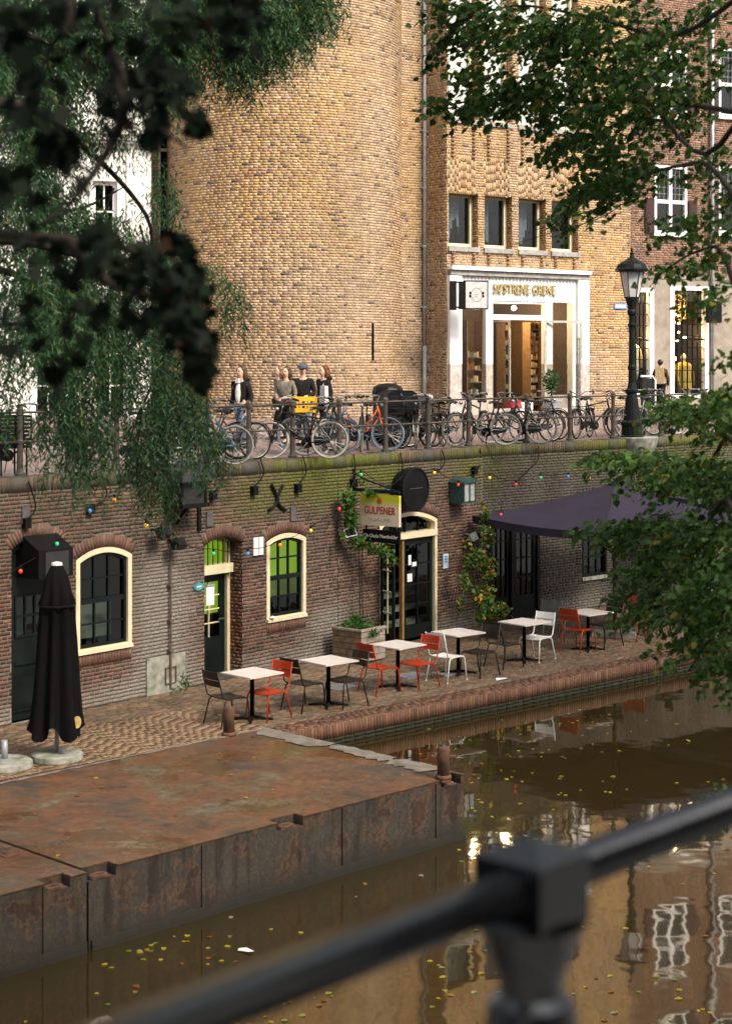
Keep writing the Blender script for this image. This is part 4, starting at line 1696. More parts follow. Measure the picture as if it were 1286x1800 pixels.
for r, nu, nz, lab in ((HS1, 4, 9, 'leaded shop window with a mannequin in a pale coat'), (HS2, 6, 9, 'leaded shop window with golden ornaments and a mannequin')):
    o1 = [(r.u0, r.z0), (r.u0, r.z1), (r.u1, r.z1), (r.u1, r.z0)]
    i = .14
    o2 = [(r.u0 + i, r.z0 + i), (r.u0 + i, r.z1 - i * .8), (r.u1 - i, r.z1 - i * .8), (r.u1 - i, r.z0 + i)]
    wn_ = obj('window', ring(MB(), HW, o1, o2, .05, -.12), M['white'], house, label=lab)
    glazing(wn_, HW, r.u0 + i, r.u1 - i, r.z0 + i, r.z1 - i * .8, nu, nz, -.06, M['black'], M['clearglass'], bw=.022)
    hb = MB()
    HW.box(hb, r.u0 + i, r.u1 - i, r.z0 + .52 * (r.z1 - r.z0), r.z0 + .52 * (r.z1 - r.z0) + .05, -.03, -.1)
    obj('crossbar', hb, M['black'], wn_)
    box_room(wn_, HW, r.u0, r.u1, r.z0, r.z1, -.14, 1.7, mat('dark_shop', (.05, .035, .025), .9), wide=.1)
    lg = MB()
    HW.box(lg, r.u0 + i, r.u0 + i + .22, r.z0, r.z1 - .3, -.9, -.95)
    obj('pale_panel', lg, mat('pale_board', (.4, .34, .24), .8), wn_)
    orn = MB()
    for k in range(26 if r is HS2 else 5):
        u = r.u0 + .3 + random.random() * (r.u1 - r.u0 - .6)
        z = r.z0 + .9 + (r.z1 - r.z0 - 1.2) * random.random()
        orn.ball(HW.pt(u, z, -.5 - random.random() * .5), random.uniform(.02, .05), 6)
    obj('ornament', orn, warm, wn_)
    if r is HS2:
        og = MB()
        for k in range(8):
            c_ = HW.pt(r.u0 + .35 + .4 * random.random() * 1.6, r.z1 - .3 - .75 * random.random(), -.5)
            rr = random.uniform(.1, .2)
            og.tube([c_ + Vector((rr * math.cos(t * math.pi / 8) * .8, 0, rr * math.sin(t * math.pi / 8))) for t in range(16)], .014, 4, closed=True)
        obj('hanging_ring', og, goldm, wn_)
    # mannequin: a body with coat and head
    um = r.u0 + (r.u1 - r.u0) * (.6 if r is HS1 else .68)
    zb = HW.uz(1130, 645)[1] if r is HS1 else HW.uz(1222, 700)[1]
    zh = HW.uz(1130, 590)[1] if r is HS1 else HW.uz(1222, 622)[1]
    mq = MB()
    c_ = HW.pt(um, 0, -.55)
    mq.lathe([(.16, zh - 1.25), (.25, zh - .95), (.22, zh - .6), (.25, zh - .36), (.2, zh - .27), (.07, zh - .22)], 12, (c_.x, c_.y, 0))
    for s in (-1, 1):
        mq.tube([HW.pt(um + s * .22, zh - .32, -.55), HW.pt(um + s * .3, zh - .62, -.5), HW.pt(um + s * .26, zh - .9, -.42)], [.07, .06, .05], 8)
    mqo = obj('mannequin', mq, mat('coat_pale' if r is HS1 else 'coat_ochre', (.75, .68, .5) if r is HS1 else (.5, .34, .06), .8), wn_, smooth=True)
    obj('head', MB().ball((c_.x, c_.y, zh - .1), .1, 10, (.85, .95, 1.2)).tube([(c_.x, c_.y, zh - .26), (c_.x, c_.y, zh - .14)], .045, 8), mat('mannequin_head', (.75, .68, .58), .5), mqo, smooth=True)
    for k in range(2):
        ld = bpy.data.lights.new('window_lamp', 'POINT')
        ld.energy = 16
        ld.color = (1, .72, .36)
        ld.shadow_soft_size = .1
        lo = link('window_lamp', ld, wn_)
        lo.location = HW.pt(r.u0 + (.3 + .4 * k) * (r.u1 - r.u0), r.z1 - .25 - k * 1.2, -.35)
for r in (HWIN, HWIN2, HWIN3, HWIN4):
    o1 = [(r.u0, r.z0), (r.u0, r.z1), (r.u1, r.z1), (r.u1, r.z0)]
    i = .08
    o2 = [(r.u0 + i, r.z0 + i), (r.u0 + i, r.z1 - i), (r.u1 - i, r.z1 - i), (r.u1 - i, r.z0 + i)]
    wn_ = obj('window', ring(MB(), HW, o1, o2, .03, -.1), M['white'], house)
    um, zm = (r.u0 + r.u1) / 2, r.z0 + .47 * (r.z1 - r.z0)
    cr = MB()
    HW.box(cr, um - .05, um + .05, r.z0 + i, r.z1 - i, .02, -.09)
    HW.box(cr, r.u0 + i, r.u1 - i, zm - .05, zm + .05, .023, -.087)
    obj('crossbar', cr, M['white'], wn_)
    for x0, x1 in ((r.u0 + i, um - .05), (um + .05, r.u1 - i)):
        glazing(wn_, HW, x0, x1, zm + .05, r.z1 - i, 3, 5, -.05, mat('lead', (.2, .2, .2), .5), M['glass'], bw=.014)
        pm = MB()
        poly(pm, HW, [(x0, r.z0 + i), (x1, r.z0 + i), (x1, zm - .05), (x0, zm - .05)], -.05)
        obj('pane', pm, M['glass'], wn_)
    sl_ = MB()
    HW.box(sl_, r.u0 - .06, r.u1 + .06, r.z0 - .08, r.z0, .1, -.05)
    obj('sill', sl_, M['white'], wn_)
    box_room(wn_, HW, r.u0, r.u1, r.z0, r.z1, -.11, .8, M['darkroom'], wide=.1)
    for s in (-1, 1):
        sh_ = MB()
        ue = r.u0 - .34 if s < 0 else r.u1 + .04
        HW.box(sh_, ue, ue + .3, r.z0, zm + .05, .06, .02)
        HW.box(sh_, ue + .04, ue + .26, r.z0 + .08, r.z0 + .5, .07, .06)
        HW.box(sh_, ue + .04, ue + .26, r.z0 + .56, zm - .03, .07, .06)
        obj('shutter', sh_, mat('oxblood_shutter', (.04, .014, .014), .5), wn_)
pipe = MB()
u_p = HW.u(1247)
pipe.tube([HW.pt(u_p, .3, .12), HW.pt(u_p, ZTOP, .12)], .05, 8)
obj('drainpipe', pipe, M['zinc'], house, smooth=True)
bx = MB()
HW.box(bx, HW.u(1222), HW.u(1246), HW.uz(1234, 568)[1], HW.uz(1234, 533)[1], .55, .45)
HW.box(bx, HW.u(1222), HW.u(1248), HW.uz(1234, 533)[1], HW.uz(1234, 530)[1], .53, .0)
bs = thing('dark_blade_sign', 'plain black sign board hanging from the drainpipe by the leaded window', 'sign', tuple(HW.pt(HW.u(1240), HW.uz(1240, 550)[1], .2)), inplace=True)
obj('board', bx, M['black'], bs)
a_ = [HW.pt(u, z, d) for d in (-1.9, -6) for z in (.2, ZTOP) for u in (0, 9)]
bx = MB()
bx.add(a_, [(0, 1, 3, 2), (4, 6, 7, 5), (0, 4, 5, 1), (2, 3, 7, 6), (0, 2, 6, 4), (1, 5, 7, 3)])
obj('rear_wall', bx, M['grey'], house)
bx = MB()
HW.box(bx, 0, 9, ZTOP, ZTOP + .3, .25, -6)
obj('roof', bx, M['grey'], house)

# ---- the white house seen through the leaves
WH = Wall((-12.5, 40.6), (-5.42, 43.0))
white = thing('white_house', 'white rendered house with a cornice and shop windows behind the hanging leaves', 'building', (-9, 42, .3), inplace=True)
white['kind'] = 'structure'
Wz = lambda px, py: WH.uz(px, py)[1]
ops = []
for (x0, x1, y0, y1, m_) in ((60, 112, 322, 470, 0), (163, 206, 318, 470, 0), (-60, 0, 322, 470, 0), (70, 128, 30, 190, 0), (165, 212, 30, 190, 0), (60, 112, 560, 740, 1), (165, 225, 560, 740, 1)):
    ops.append((Rect(WH.u(x0), WH.u(x1), Wz((x0 + x1) / 2, y1), Wz((x0 + x1) / 2, y0)), m_))
S_ = []
for r in range(130):
    z0 = .2 + r * .1
    ivs = [(0.0, WH.len)]
    for o, _ in ops:
        sp_ = o.span(z0 + .05)
        if sp_:
            ivs = subtract(ivs, sp_)
    S_ += [(a, b, z0) for a, b in ivs]
mb = MB()
for a, b, z in S_:
    mb.quad(WH.pt(a, z, 0), WH.pt(b, z, 0), WH.pt(b, z + .1, 0), WH.pt(a, z + .1, 0))
obj('wall', mb, M['whitewall'], white)
for o, m_ in ops:
    o1 = [(o.u0, o.z0), (o.u0, o.z1), (o.u1, o.z1), (o.u1, o.z0)]
    rv = MB()
    f = [WH.pt(u, z, 0.04) for u, z in o1]
    b = [WH.pt(u, z, -.2) for u, z in o1]
    rv.add(f + b, [(q, (q + 1) % 4, 4 + (q + 1) % 4, 4 + q) for q in range(4)])
    i = .09
    o2 = [(o.u0 + i, o.z0 + i), (o.u0 + i, o.z1 - i), (o.u1 - i, o.z1 - i), (o.u1 - i, o.z0 + i)]
    oo = [(o.u0 - .1, o.z0 - .1), (o.u0 - .1, o.z1 + .1), (o.u1 + .1, o.z1 + .1), (o.u1 + .1, o.z0 - .1)]
    wn_ = obj('window', ring(MB(), WH, o1, o2, -.12, -.2), M['white'], white)
    obj('reveal', rv, M['whitewall'], wn_)
    obj('surround', ring(MB(), WH, oo, o1, .045, 0), M['whitewall'], wn_)
    glazing(wn_, WH, o.u0 + i, o.u1 - i, o.z0 + i, o.z1 - i, 2, 3, -.15, M['white'], M['glass'], bw=.04)
    box_room(wn_, WH, o.u0, o.u1, o.z0, o.z1, -.22, .8, M['paledark'], wide=.1)
mb = MB()
for y0, y1, d in ((247, 238, .3), (238, 233, .42), (252, 247, .2)):
    WH.box(mb, 0, WH.len, Wz(200, y0), Wz(200, y1) - .002, d, 0)
WH.box(mb, 0, WH.len, Wz(200, 520), Wz(200, 508), .15, 0)
obj('cornice', mb, M['whitewall'], white)
mb = MB()
WH.box(mb, WH.len - .62, WH.len - .0, .2, Wz(200, 252), .07, 0)
WH.box(mb, WH.u(112) + .15, WH.u(163) - .15, .2, Wz(200, 520), .07, 0)
obj('pilaster', mb, M['whitewall'], white)
mb = MB()
a_ = [WH.pt(u, z, d) for d in (-1.2, -6) for z in (.2, 13.2) for u in (0, WH.len)]
mb.add(a_, [(0, 1, 3, 2), (4, 6, 7, 5), (0, 4, 5, 1), (2, 3, 7, 6), (0, 2, 6, 4), (1, 5, 7, 3)])
obj('rear_wall', mb, M['grey'], white)
mb = MB()
WH.box(mb, -.1, WH.len + .1, 13.2, 13.5, .4, -6)
obj('roof', mb, M['grey'], white)

# narrow brick strip with a stair window between the white house and the tower
NWall = Wall((-5.98, 43.7), (-4.3, 44.6))
E, S = lay(0, NWall.len, ZS, ZTOP, H=COURSE, L=.225, J=.012, headers=True)
bricks(NWall, E, hi_cols, M['highbrick'], corner, nparts=0)
mortar(NWall, S, COURSE, hi_mort, corner)
mb = MB()
NWall.box(mb, NWall.u(276), NWall.u(280), .4, ZTOP, .08, 0)
NWall.box(mb, NWall.u(276), NWall.u(293), NWall.uz(285, 266)[1], NWall.uz(285, 261)[1], .08, 0)
NWall.box(mb, NWall.u(276), NWall.u(293), NWall.uz(285, 566)[1], NWall.uz(285, 561)[1], .08, 0)
swin = obj('stair_window', mb, winpaint, corner)
mb = MB()
NWall.box(mb, NWall.u(280), NWall.u(293), .4, ZTOP, .03, 0)
obj('pane', mb, M['darkroom'], swin)
mb = MB()
NWall.box(mb, NWall.u(258), NWall.u(294), NWall.uz(276, 241)[1], NWall.uz(276, 204)[1], .5, 0)
obj('concrete_ledge', mb, M['whitewall'], corner)


# ================================================================== THINGS
def copy_tree(o, label=None):
    c = o.copy()
    COL.objects.link(c)
    if label:
        c['label'] = label
    for ch in list(o.children):
        d = ch.copy()
        COL.objects.link(d)
        d.parent = c
        for g in list(ch.children):
            e = g.copy()
            COL.objects.link(e)
            e.parent = d
    return c


# ---- the pontoon moored in front of the terrace
DA, DB, DC = G(0, 1575, Z_DECK), G(815, 1362, Z_DECK), G(440, 1288, Z_DECK)
fd = (DB - DA).normalized()
bd = (DC - DB).normalized()
bd = (bd - fd * bd.dot(fd)).normalized()
dwid = (DC - DB).length
PT = Plane(DB, -fd, bd, (0, 0, 1))                   # u back along the front edge from the corner in view, z across
seam_u = (DB - G(145, 1531, Z_DECK)).length
dm, n_, l_, b_ = nodes('wet_rusty_deck')
geo = n_.new('ShaderNodeNewGeometry')


def nz_(scale, det=5, dist=0.0, vec=None, rough=.55):
    z = n_.new('ShaderNodeTexNoise')
    z.inputs['Scale'].default_value = scale
    z.inputs['Detail'].default_value = det
    z.inputs['Roughness'].default_value = rough
    z.inputs['Distortion'].default_value = dist
    l_.new(vec or geo.outputs['Position'], z.inputs['Vector'])
    return z


def ramp_(src, stops):
    r = n_.new('ShaderNodeValToRGB')
    while len(r.color_ramp.elements) < len(stops):
        r.color_ramp.elements.new(.5)
    for e, (p, c) in zip(r.color_ramp.elements, stops):
        e.position = p
        e.color = (*c, 1) if not isinstance(c, float) else (c, c, c, 1)
    l_.new(src, r.inputs[0])
    return r


def mix_(a, b, f, mode='MIX'):
    x = n_.new('ShaderNodeMix')
    x.data_type = 'RGBA'
    x.blend_type = mode
    if isinstance(f, float):
        x.inputs['Factor'].default_value = f
    else:
        l_.new(f, x.inputs['Factor'])
    l_.new(a, x.inputs['A'])
    l_.new(b, x.inputs['B'])
    return x.outputs['Result']


big = nz_(1.1, 8, .25, rough=.65)
c1 = ramp_(big.outputs['Fac'], [(.34, (.06, .042, .03)), (.44, (.1, .055, .026)), (.51, (.135, .054, .02)), (.57, (.1, .062, .026)), (.66, (.15, .115, .08))])
mpd = n_.new('ShaderNodeMapping')
mpd.inputs['Rotation'].default_value = (0, 0, R(-45))
mpd.inputs['Scale'].default_value = (1.0, 1.6, 1)
l_.new(geo.outputs['Position'], mpd.inputs[0])
st_ = nz_(1.9, 8, .5, mpd.outputs[0], rough=.68)
c2 = ramp_(st_.outputs['Fac'], [(.3, (.62, .55, .5)), (.5, (1.0, 1.0, 1.0)), (.68, (1.25, 1.22, 1.2))])
fine = nz_(40, 6)
fine2 = nz_(9, 8, .3, rough=.7)
c4 = ramp_(fine2.outputs['Fac'], [(.32, (.62, .6, .58)), (.5, (1.0, 1.0, 1.0)), (.66, (1.35, 1.34, 1.32))])
c3 = ramp_(fine.outputs['Fac'], [(.3, .72), (.7, 1.22)])
c1 = c1 if False else type('o', (), {'outputs': [mix_(c1.outputs[0], c4.outputs[0], 1.0, 'MULTIPLY')]})
l_.new(mix_(mix_(c1.outputs[0], c2.outputs[0], 1.0, 'MULTIPLY'), c3.outputs[0], 1.0, 'MULTIPLY'), b_.inputs['Base Color'])
pud = nz_(.75, 4, .2)
rr_ = ramp_(pud.outputs['Fac'], [(.4, .62), (.52, .5), (.57, .16), (.64, .1)])
l_.new(rr_.outputs[0], b_.inputs['Roughness'])
bp = n_.new('ShaderNodeBump')
bp.inputs['Strength'].default_value = .35
bp.inputs['Distance'].default_value = .008
l_.new(fine.outputs['Fac'], bp.inputs['Height'])
l_.new(bp.outputs[0], b_.inputs['Normal'])
M['deck'] = dm

dm, n_, l_, b_ = nodes('streaked_hull')
geo = n_.new('ShaderNodeNewGeometry')
mpd = n_.new('ShaderNodeMapping')
mpd.inputs['Scale'].default_value = (6.5, 6.5, .6)
l_.new(geo.outputs['Position'], mpd.inputs[0])
big = nz_(2.2, 8, .15, rough=.68)
c1 = ramp_(big.outputs['Fac'], [(.33, (.02, .018, .016)), (.42, (.05, .041, .033)), (.5, (.033, .027, .023)), (.55, (.078, .048, .03)), (.6, (.027, .014, .01)), (.7, (.055, .025, .015))])
st_ = nz_(1.2, 5, .0, mpd.outputs[0])
c2 = ramp_(st_.outputs['Fac'], [(.36, (.4, .34, .3)), (.47, (.95, .93, .9)), (.7, (1.25, 1.2, 1.1))])
fine = nz_(26, 6)
c3 = ramp_(fine.outputs['Fac'], [(.3, .7), (.7, 1.25)])
sz = n_.new('ShaderNodeSeparateXYZ')
l_.new(geo.outputs['Position'], sz.inputs[0])
wl_ = n_.new('ShaderNodeMapRange')
wl_.inputs['From Min'].default_value = Z_WATER + .03
wl_.inputs['From Max'].default_value = Z_WATER + .3
l_.new(sz.outputs['Z'], wl_.inputs['Value'])
slime = n_.new('ShaderNodeRGB')
slime.outputs[0].default_value = (.014, .013, .009, 1)
l_.new(mix_(slime.outputs[0], mix_(mix_(c1.outputs[0], c2.outputs[0], 1.0, 'MULTIPLY'), c3.outputs[0], 1.0, 'MULTIPLY'), wl_.outputs[0]), b_.inputs['Base Color'])
b_.inputs['Roughness'].default_value = .75
bp = n_.new('ShaderNodeBump')
bp.inputs['Strength'].default_value = .6
bp.inputs['Distance'].default_value = .012
l_.new(fine.outputs['Fac'], bp.inputs['Height'])
l_.new(bp.outputs[0], b_.inputs['Normal'])
M['hull'] = dm

pont = thing('pontoon', 'rust stained steel work pontoon with edge pockets moored in front of the terrace', 'pontoon', tuple(DB), inplace=True)
notch = []
for x0, x1 in ((78, 124), (156, 204), (486, 532)):
    ua, ub = (DB - G(x0, 1575 - .2613 * x0 + 0, Z_DECK)).length, (DB - G(x1, 1575 - .2613 * x1, Z_DECK)).length
    notch.append((min(ua, ub), max(ua, ub)))
notch.append((.06, .42))
for k, (u0, u1) in enumerate(((.0, seam_u - .02), (seam_u + .02, seam_u + 6.5))):
    mb = MB()
    PT.box(mb, u0, u1, .15, dwid + (0 if k == 0 else 0), -1.15, 0)
    ivs = [(u0, u1)]
    for q in notch:
        ivs = subtract(ivs, q)
    for a, b in ivs:
        PT.box(mb, a, b, 0, .15, -1.15, 0)
    for q in notch:
        if u0 < q[0] < u1:
            PT.box(mb, q[0], q[1], .0, .15, -1.15, -.1)
    hull = obj('hull', mb, M['hull'], pont)
    top = MB()
    PT.box(top, u0 + .004, u1 - .004, .15, dwid - .004, .001, .012)
    for a, b in ivs:
        PT.box(top, a + .004, b - .004, -.012, .15, .001, .012)
    obj('deck_plate', top, M['deck'], pont)
    # vertical ribs and a rubbing strake on the face
    rib = MB()
    uu = u0 + .5
    while uu < u1:
        PT.box(rib, uu, uu + .03, -.022, 0, -1.1, -.02)
        uu += random.choice((1.15, 1.6, 2.1))
    PT.box(rib, u0 + .01, u1 - .01, -.03, 0, -.95, -.68)
    obj('rib', rib, M['hull'], hull)
    for q in notch:
        if u0 < q[0] < u1:
            um = (q[0] + q[1]) / 2
            ey = MB()
            ey.tube([PT.pt(um + .09 * math.cos(t * math.pi / 6), .075 + .05 * math.sin(t * math.pi / 6), -.08) for t in range(12)], .022, 6, closed=True)
            PT.box(ey, um - .13, um + .11, .02, .13, -.1, -.088)
            obj('mooring_eye', ey, M['rust'], hull)
# pale chipped concrete along the far edges
ragged = MB()
rs = random.Random(3)


def slab_strip(pl_, a0, a1, wmin, wmax, horizontal):
    n = int(abs(a1 - a0) / .16)
    for i in range(n):
        pass


u = 0.0
patches = []
for (v0, v1, w) in ((.35, 1.15, .3), (1.02, 2.3, .26), (2.2, dwid, .34)):
    o1, o2 = [], []
    m_ = 16
    for i in range(m_ + 1):
        v = v0 + (v1 - v0) * i / m_
        taper = min(1, i / 2.0, (m_ - i) / 2.0 + .15)
        o1.append(PT.pt(-.03 + rs.uniform(-.02, .02), v, .022))
        o2.append(PT.pt(w * taper * (.75 + .5 * rs.random()), v + rs.uniform(-.04, .04), .022))
    for i in range(m_):
        ragged.quad(o1[i], o1[i + 1], o2[i + 1], o2[i])
        ragged.quad(o1[i + 1], o1[i], o1[i] - Vector((0, 0, .06)), o1[i + 1] - Vector((0, 0, .06)))
o1, o2 = [], []
for i in range(61):
    uu = 6.6 * i / 60
    o1.append(PT.pt(uu, dwid + .015, .018))
    o2.append(PT.pt(uu, dwid - .02 - .05 * rs.random(), .018))
for i in range(60):
    ragged.quad(o2[i], o1[i], o1[i + 1], o2[i + 1])
obj('chipped_edge', ragged, mat('pale_chipped_concrete', (.19, .165, .14), .85, bump=.6, scale=6, var=.3, dirt=(.12, .1, .08)), pont)
mb = MB()
hx = (DB - G(20, 1502, Z_DECK))
hu, hv = hx.dot(fd), (G(20, 1502, Z_DECK) - DB).dot(bd)
PT.box(mb, hu - .14, hu + .14, hv - .1, hv + .1, .012, .02)
PT.box(mb, hu - .09, hu + .09, hv - .03, hv + .03, .02, .034)
obj('deck_hatch', mb, M['rust'], pont)

for px, py, lab in ((402, 1293, 'short rusty mooring post at the terrace end of the pontoon'), (779, 1369, 'short rusty mooring post on the corner of the pontoon over the water')):
    p = G(px, py, Z_DECK + .012)
    t = thing('mooring_post', lab, 'bollard', tuple(p), group='mooring posts on the pontoon')
    obj('post', MB().lathe([(.078, 0), (.076, .36), (.07, .385), (.02, .39)], 14), M['rust'], t, smooth=True)
    obj('cross_bar', MB().tube([(-.15, 0, .27), (.15, .0, .27)], .02, 6), M['rust'], t)
    obj('collar', MB().lathe([(.1, 0), (.1, .04), (.08, .05)], 14), M['rust'], t, smooth=True)

# ---- railing on the street edge: posts and two rails
PIC = [quay_pt(p, .16) for p in POSTS]
rl = thing('street_railing', 'dark iron railing with two rails on the quay edge in front of the bicycles', 'railing', tuple(PIC[8]), inplace=True)
for i, p in enumerate(PIC):
    mb = MB()
    mb.lathe([(.085, 0), (.085, .05), (.06, .07), (.05, .12), (.046, .5), (.055, .52), (.055, .56), (.046, .58), (.043, .95), (.058, .965), (.058, 1.05), (.045, 1.07), (.03, 1.09), (.005, 1.095)], 10, tuple(p))
    obj('post', mb, M['railiron'], rl, smooth=False)
    if i:
        for h in (1.0, .54):
            obj('rail', MB().tube([PIC[i - 1] + Vector((0, 0, h)), p + Vector((0, 0, h))], .019, 8), M['railiron'], rl, smooth=True)

# ---- street lamp on its corbel
lp = quay_pt(1110, .12)
lamp = thing('street_lamp', 'old cast iron street lamp with a tapered lantern on the quay edge', 'street lamp', tuple(lp))
# the photograph shows 305 px from base to finial
prof = [(.34, 0), (.34, .06), (.31, .08), (.31, .3), (.33, .32), (.33, .37), (.25, .43), (.225, .6), (.19, .85), (.15, 1.05), (.2, 1.08), (.2, 1.13), (.14, 1.17), (.105, 1.3), (.1, 1.6), (.125, 1.63), (.125, 1.68), (.095, 1.72), (.085, 2.45), (.09, 2.6), (.12, 2.63), (.12, 2.67), (.09, 2.7), (.09, 2.86), (.13, 2.9), (.14, 2.97), (.11, 3.02), (.13, 3.1), (.17, 3.2), (.19, 3.24), (.19, 3.28), (.05, 3.3)]
prof = [(r * .8, z) for r, z in prof]
obj('post', MB().lathe(prof, 16), M['iron'], lamp, smooth=False)
lz = 3.29
lan = MB()
lan.lathe([(.16, lz), (.275, lz + .62)], 6)
lg_ = mat('frosted_lantern_glass', (.55, .54, .53), .35, var=.1, scale=3)
obj('lantern_glass', lan, lg_, lamp)
fr = MB()
for k in range(6):
    w = k * math.pi / 3
    fr.tube([(.162 * math.cos(w), .162 * math.sin(w), lz), (.28 * math.cos(w), .28 * math.sin(w), lz + .62)], .012, 5)
fr.lathe([(.17, lz - .02), (.18, lz + .02)], 6)
obj('lantern_frame', fr, M['iron'], lamp)
obj('lantern_roof', MB().lathe([(.3, lz + .6), (.39, lz + .62), (.4, lz + .66), (.36, lz + .7), (.33, lz + .78), (.22, lz + .85), (.13, lz + .9), (.06, lz + .95), (.045, lz + 1.02), (.06, lz + 1.04), (.02, lz + 1.08), (.035, lz + 1.13), (.01, lz + 1.18)], 12), M['iron'], lamp, smooth=False)
# the corbel under it belongs to the quay wall
mb = MB()
cu = WB_.u(1128)
cp = WB_.pt(WB_.u(1122), 0, -.05)
mb.lathe([(.06, -.75), (.2, -.6), (.36, -.4), (.46, -.18), (.5, 0), (.5, .03)], 16, (cp.x, cp.y, 0))
obj('corbel', mb, M['concrete'], quay, smooth=True)

# ---- bicycles
BM = {}


def bike_mesh(key, builder, m, smooth=False):
    k = (key, m.name)
    if k not in BM:
        mb = MB()
        builder(mb)
        BM[k] = mesh_of(key.split(':')[0], mb, m, smooth)
    return BM[k]


RW_ = .345


def b_tyre(mb):
    mb.tube([(RW_ * .955 * math.cos(t * math.pi / 16), 0, RW_ * .955 * math.sin(t * math.pi / 16)) for t in range(32)], .019, 6, closed=True)


def b_rim(mb):
    mb.tube([(.305 * math.cos(t * math.pi / 16), 0, .305 * math.sin(t * math.pi / 16)) for t in range(32)], .011, 5, closed=True)


def b_spokes(mb):
    for k in range(20):
        w = k * math.pi / 10
        s = .025 if k % 2 else -.025
        mb.tube([(.02 * math.cos(w + 1.2), s, .02 * math.sin(w + 1.2)), (.3 * math.cos(w), 0, .3 * math.sin(w))], .0022, 3, cap=False)


def b_hub(mb):
    mb.tube([(0, -.05, 0), (0, .05, 0)], .022, 8)


def arc(cx, cz, r, a0, a1, n=12):
    return [(cx + r * math.cos(R(a0 + (a1 - a0) * i / n)), 0, cz + r * math.sin(R(a0 + (a1 - a0) * i / n))) for i in range(n + 1)]


def b_guard(a0, a1):
    def f(mb):
        prev = None
        for p in arc(0, 0, .375, a0, a1, 14):
            a = [(p[0] * k, y, p[2] * k) for y, k in ((-.028, .985), (0, 1.0), (.028, .985))]
            if prev:
                mb.quad(prev[0], prev[1], a[1], a[0])
                mb.quad(prev[1], prev[2], a[2], a[1])
            prev = a
    return f


BBp, STp, SAD = (-.12, 0, .29), (-.27, 0, .72), (-.33, 0, .93)
HT, HB = (.335, 0, .9), (.4, 0, .68)


def b_frame(step):
    def f(mb):
        mb.tube([BBp, STp, (-.31, 0, .86)], .017, 7)
        mb.tube([HT, HB], .021, 7)
        if step:
            mb.tube([(HB[0], 0, .7), (.25, 0, .5), (.05, 0, .35), BBp], .02, 7)
            mb.tube([(HT[0] + .01, 0, .84), (.2, 0, .62), (.0, 0, .47), (-.19, 0, .45)], .014, 7)
        else:
            mb.tube([(HB[0], 0, .71), BBp], .019, 7)
            mb.tube([(HT[0] + .01, 0, .86), (STp[0], 0, .76)], .017, 7)
        for s in (-1, 1):
            mb.tube([BBp, (-.55, s * .05, RW_)], .011, 6)
            mb.tube([(-.28, s * .02, .7), (-.55, s * .05, RW_)], .009, 6)
        mb.tube([BBp, (-.16, -.16, .02)], .009, 5)
    return f


def b_fork(mb):
    for s in (-1, 1):
        mb.tube([(HB[0], s * .035, .68), (.44, s * .05, .56), (.5, s * .05, .42), (.55, s * .05, RW_)], .013, 6)
    mb.tube([(HB[0], -.04, .68), (HB[0], .04, .68)], .016, 6)


def b_bar(kind):
    def f(mb):
        mb.tube([(HT[0], 0, .88), (.315, 0, 1.0)], .014, 6)
        if kind == 'flat':
            mb.tube([(.15, -.3, 1.02), (.28, -.24, 1.04), (.335, -.1, 1.0), (.335, .1, 1.0), (.28, .24, 1.04), (.15, .3, 1.02)], .011, 6)
        else:
            mb.tube([(.05, -.27, 1.08), (.2, -.29, 1.12), (.34, -.17, 1.1), (.33, 0, 1.0), (.34, .17, 1.1), (.2, .29, 1.12), (.05, .27, 1.08)], .011, 6)
    return f


def b_grips(kind, side):
    def f(mb):
        for s in (side,):
            if kind == 'flat':
                mb.tube([(.13, s * .305, 1.02), (.23, s * .265, 1.035)], .019, 6)
            else:
                mb.tube([(.03, s * .268, 1.075), (.15, s * .285, 1.11)], .019, 6)
    return f


def b_saddle(mb):
    vs = []
    prof = [(-.14, .1, .0), (-.1, .11, .01), (.0, .075, .015), (.08, .035, .012), (.15, .022, .0)]
    for x, w, dz in prof:
        for y, z in ((-w, -.035), (-w, 0), (0, .02), (w, 0), (w, -.035)):
            vs.append((SAD[0] + x, y, SAD[2] + dz + z))
    fs = []
    for i in range(4):
        for k in range(4):
            a = i * 5 + k
            fs.append((a, a + 1, a + 6, a + 5))
    fs += [(0, 1, 2, 3, 4), (20, 24, 23, 22, 21)]
    mb.add(vs, fs)
    mb.tube([(-.3, 0, .84), (-.33, 0, .92)], .013, 6)
    for s in (-1, 1):
        mb.tube([(SAD[0] - .1, s * .06, SAD[2] - .05), (SAD[0] - .1, s * .06, SAD[2] - .01)], .02, 6)


def b_case(mb):
    n = 10
    pts = [(BBp[0] + .1 * math.cos(R(-90 + 180 * i / n)), BBp[2] + .1 * math.sin(R(-90 + 180 * i / n))) for i in range(n + 1)]
    pts += [(-.55 + .055 * math.cos(R(90 + 180 * i / n)), RW_ + .055 * math.sin(R(90 + 180 * i / n))) for i in range(n + 1)]
    k = len(pts)
    mb.add([(x, -.09, z) for x, z in pts] + [(x, -.05, z) for x, z in pts], [tuple(range(k)), tuple(reversed(range(k, 2 * k)))] + [(i, k + i, k + (i + 1) % k, (i + 1) % k) for i in range(k)])


def b_crank(mb):
    mb.tube([(BBp[0], -.12, BBp[2]), (BBp[0], .12, BBp[2])], .018, 6)
    for s in (-1, 1):
        mb.tube([(BBp[0], s * .11, BBp[2]), (BBp[0] + s * .1, s * .115, BBp[2] - s * .13)], .011, 5)
        mb.box((BBp[0] + s * .1, s * .165, BBp[2] - s * .13), (.08, .08, .022))


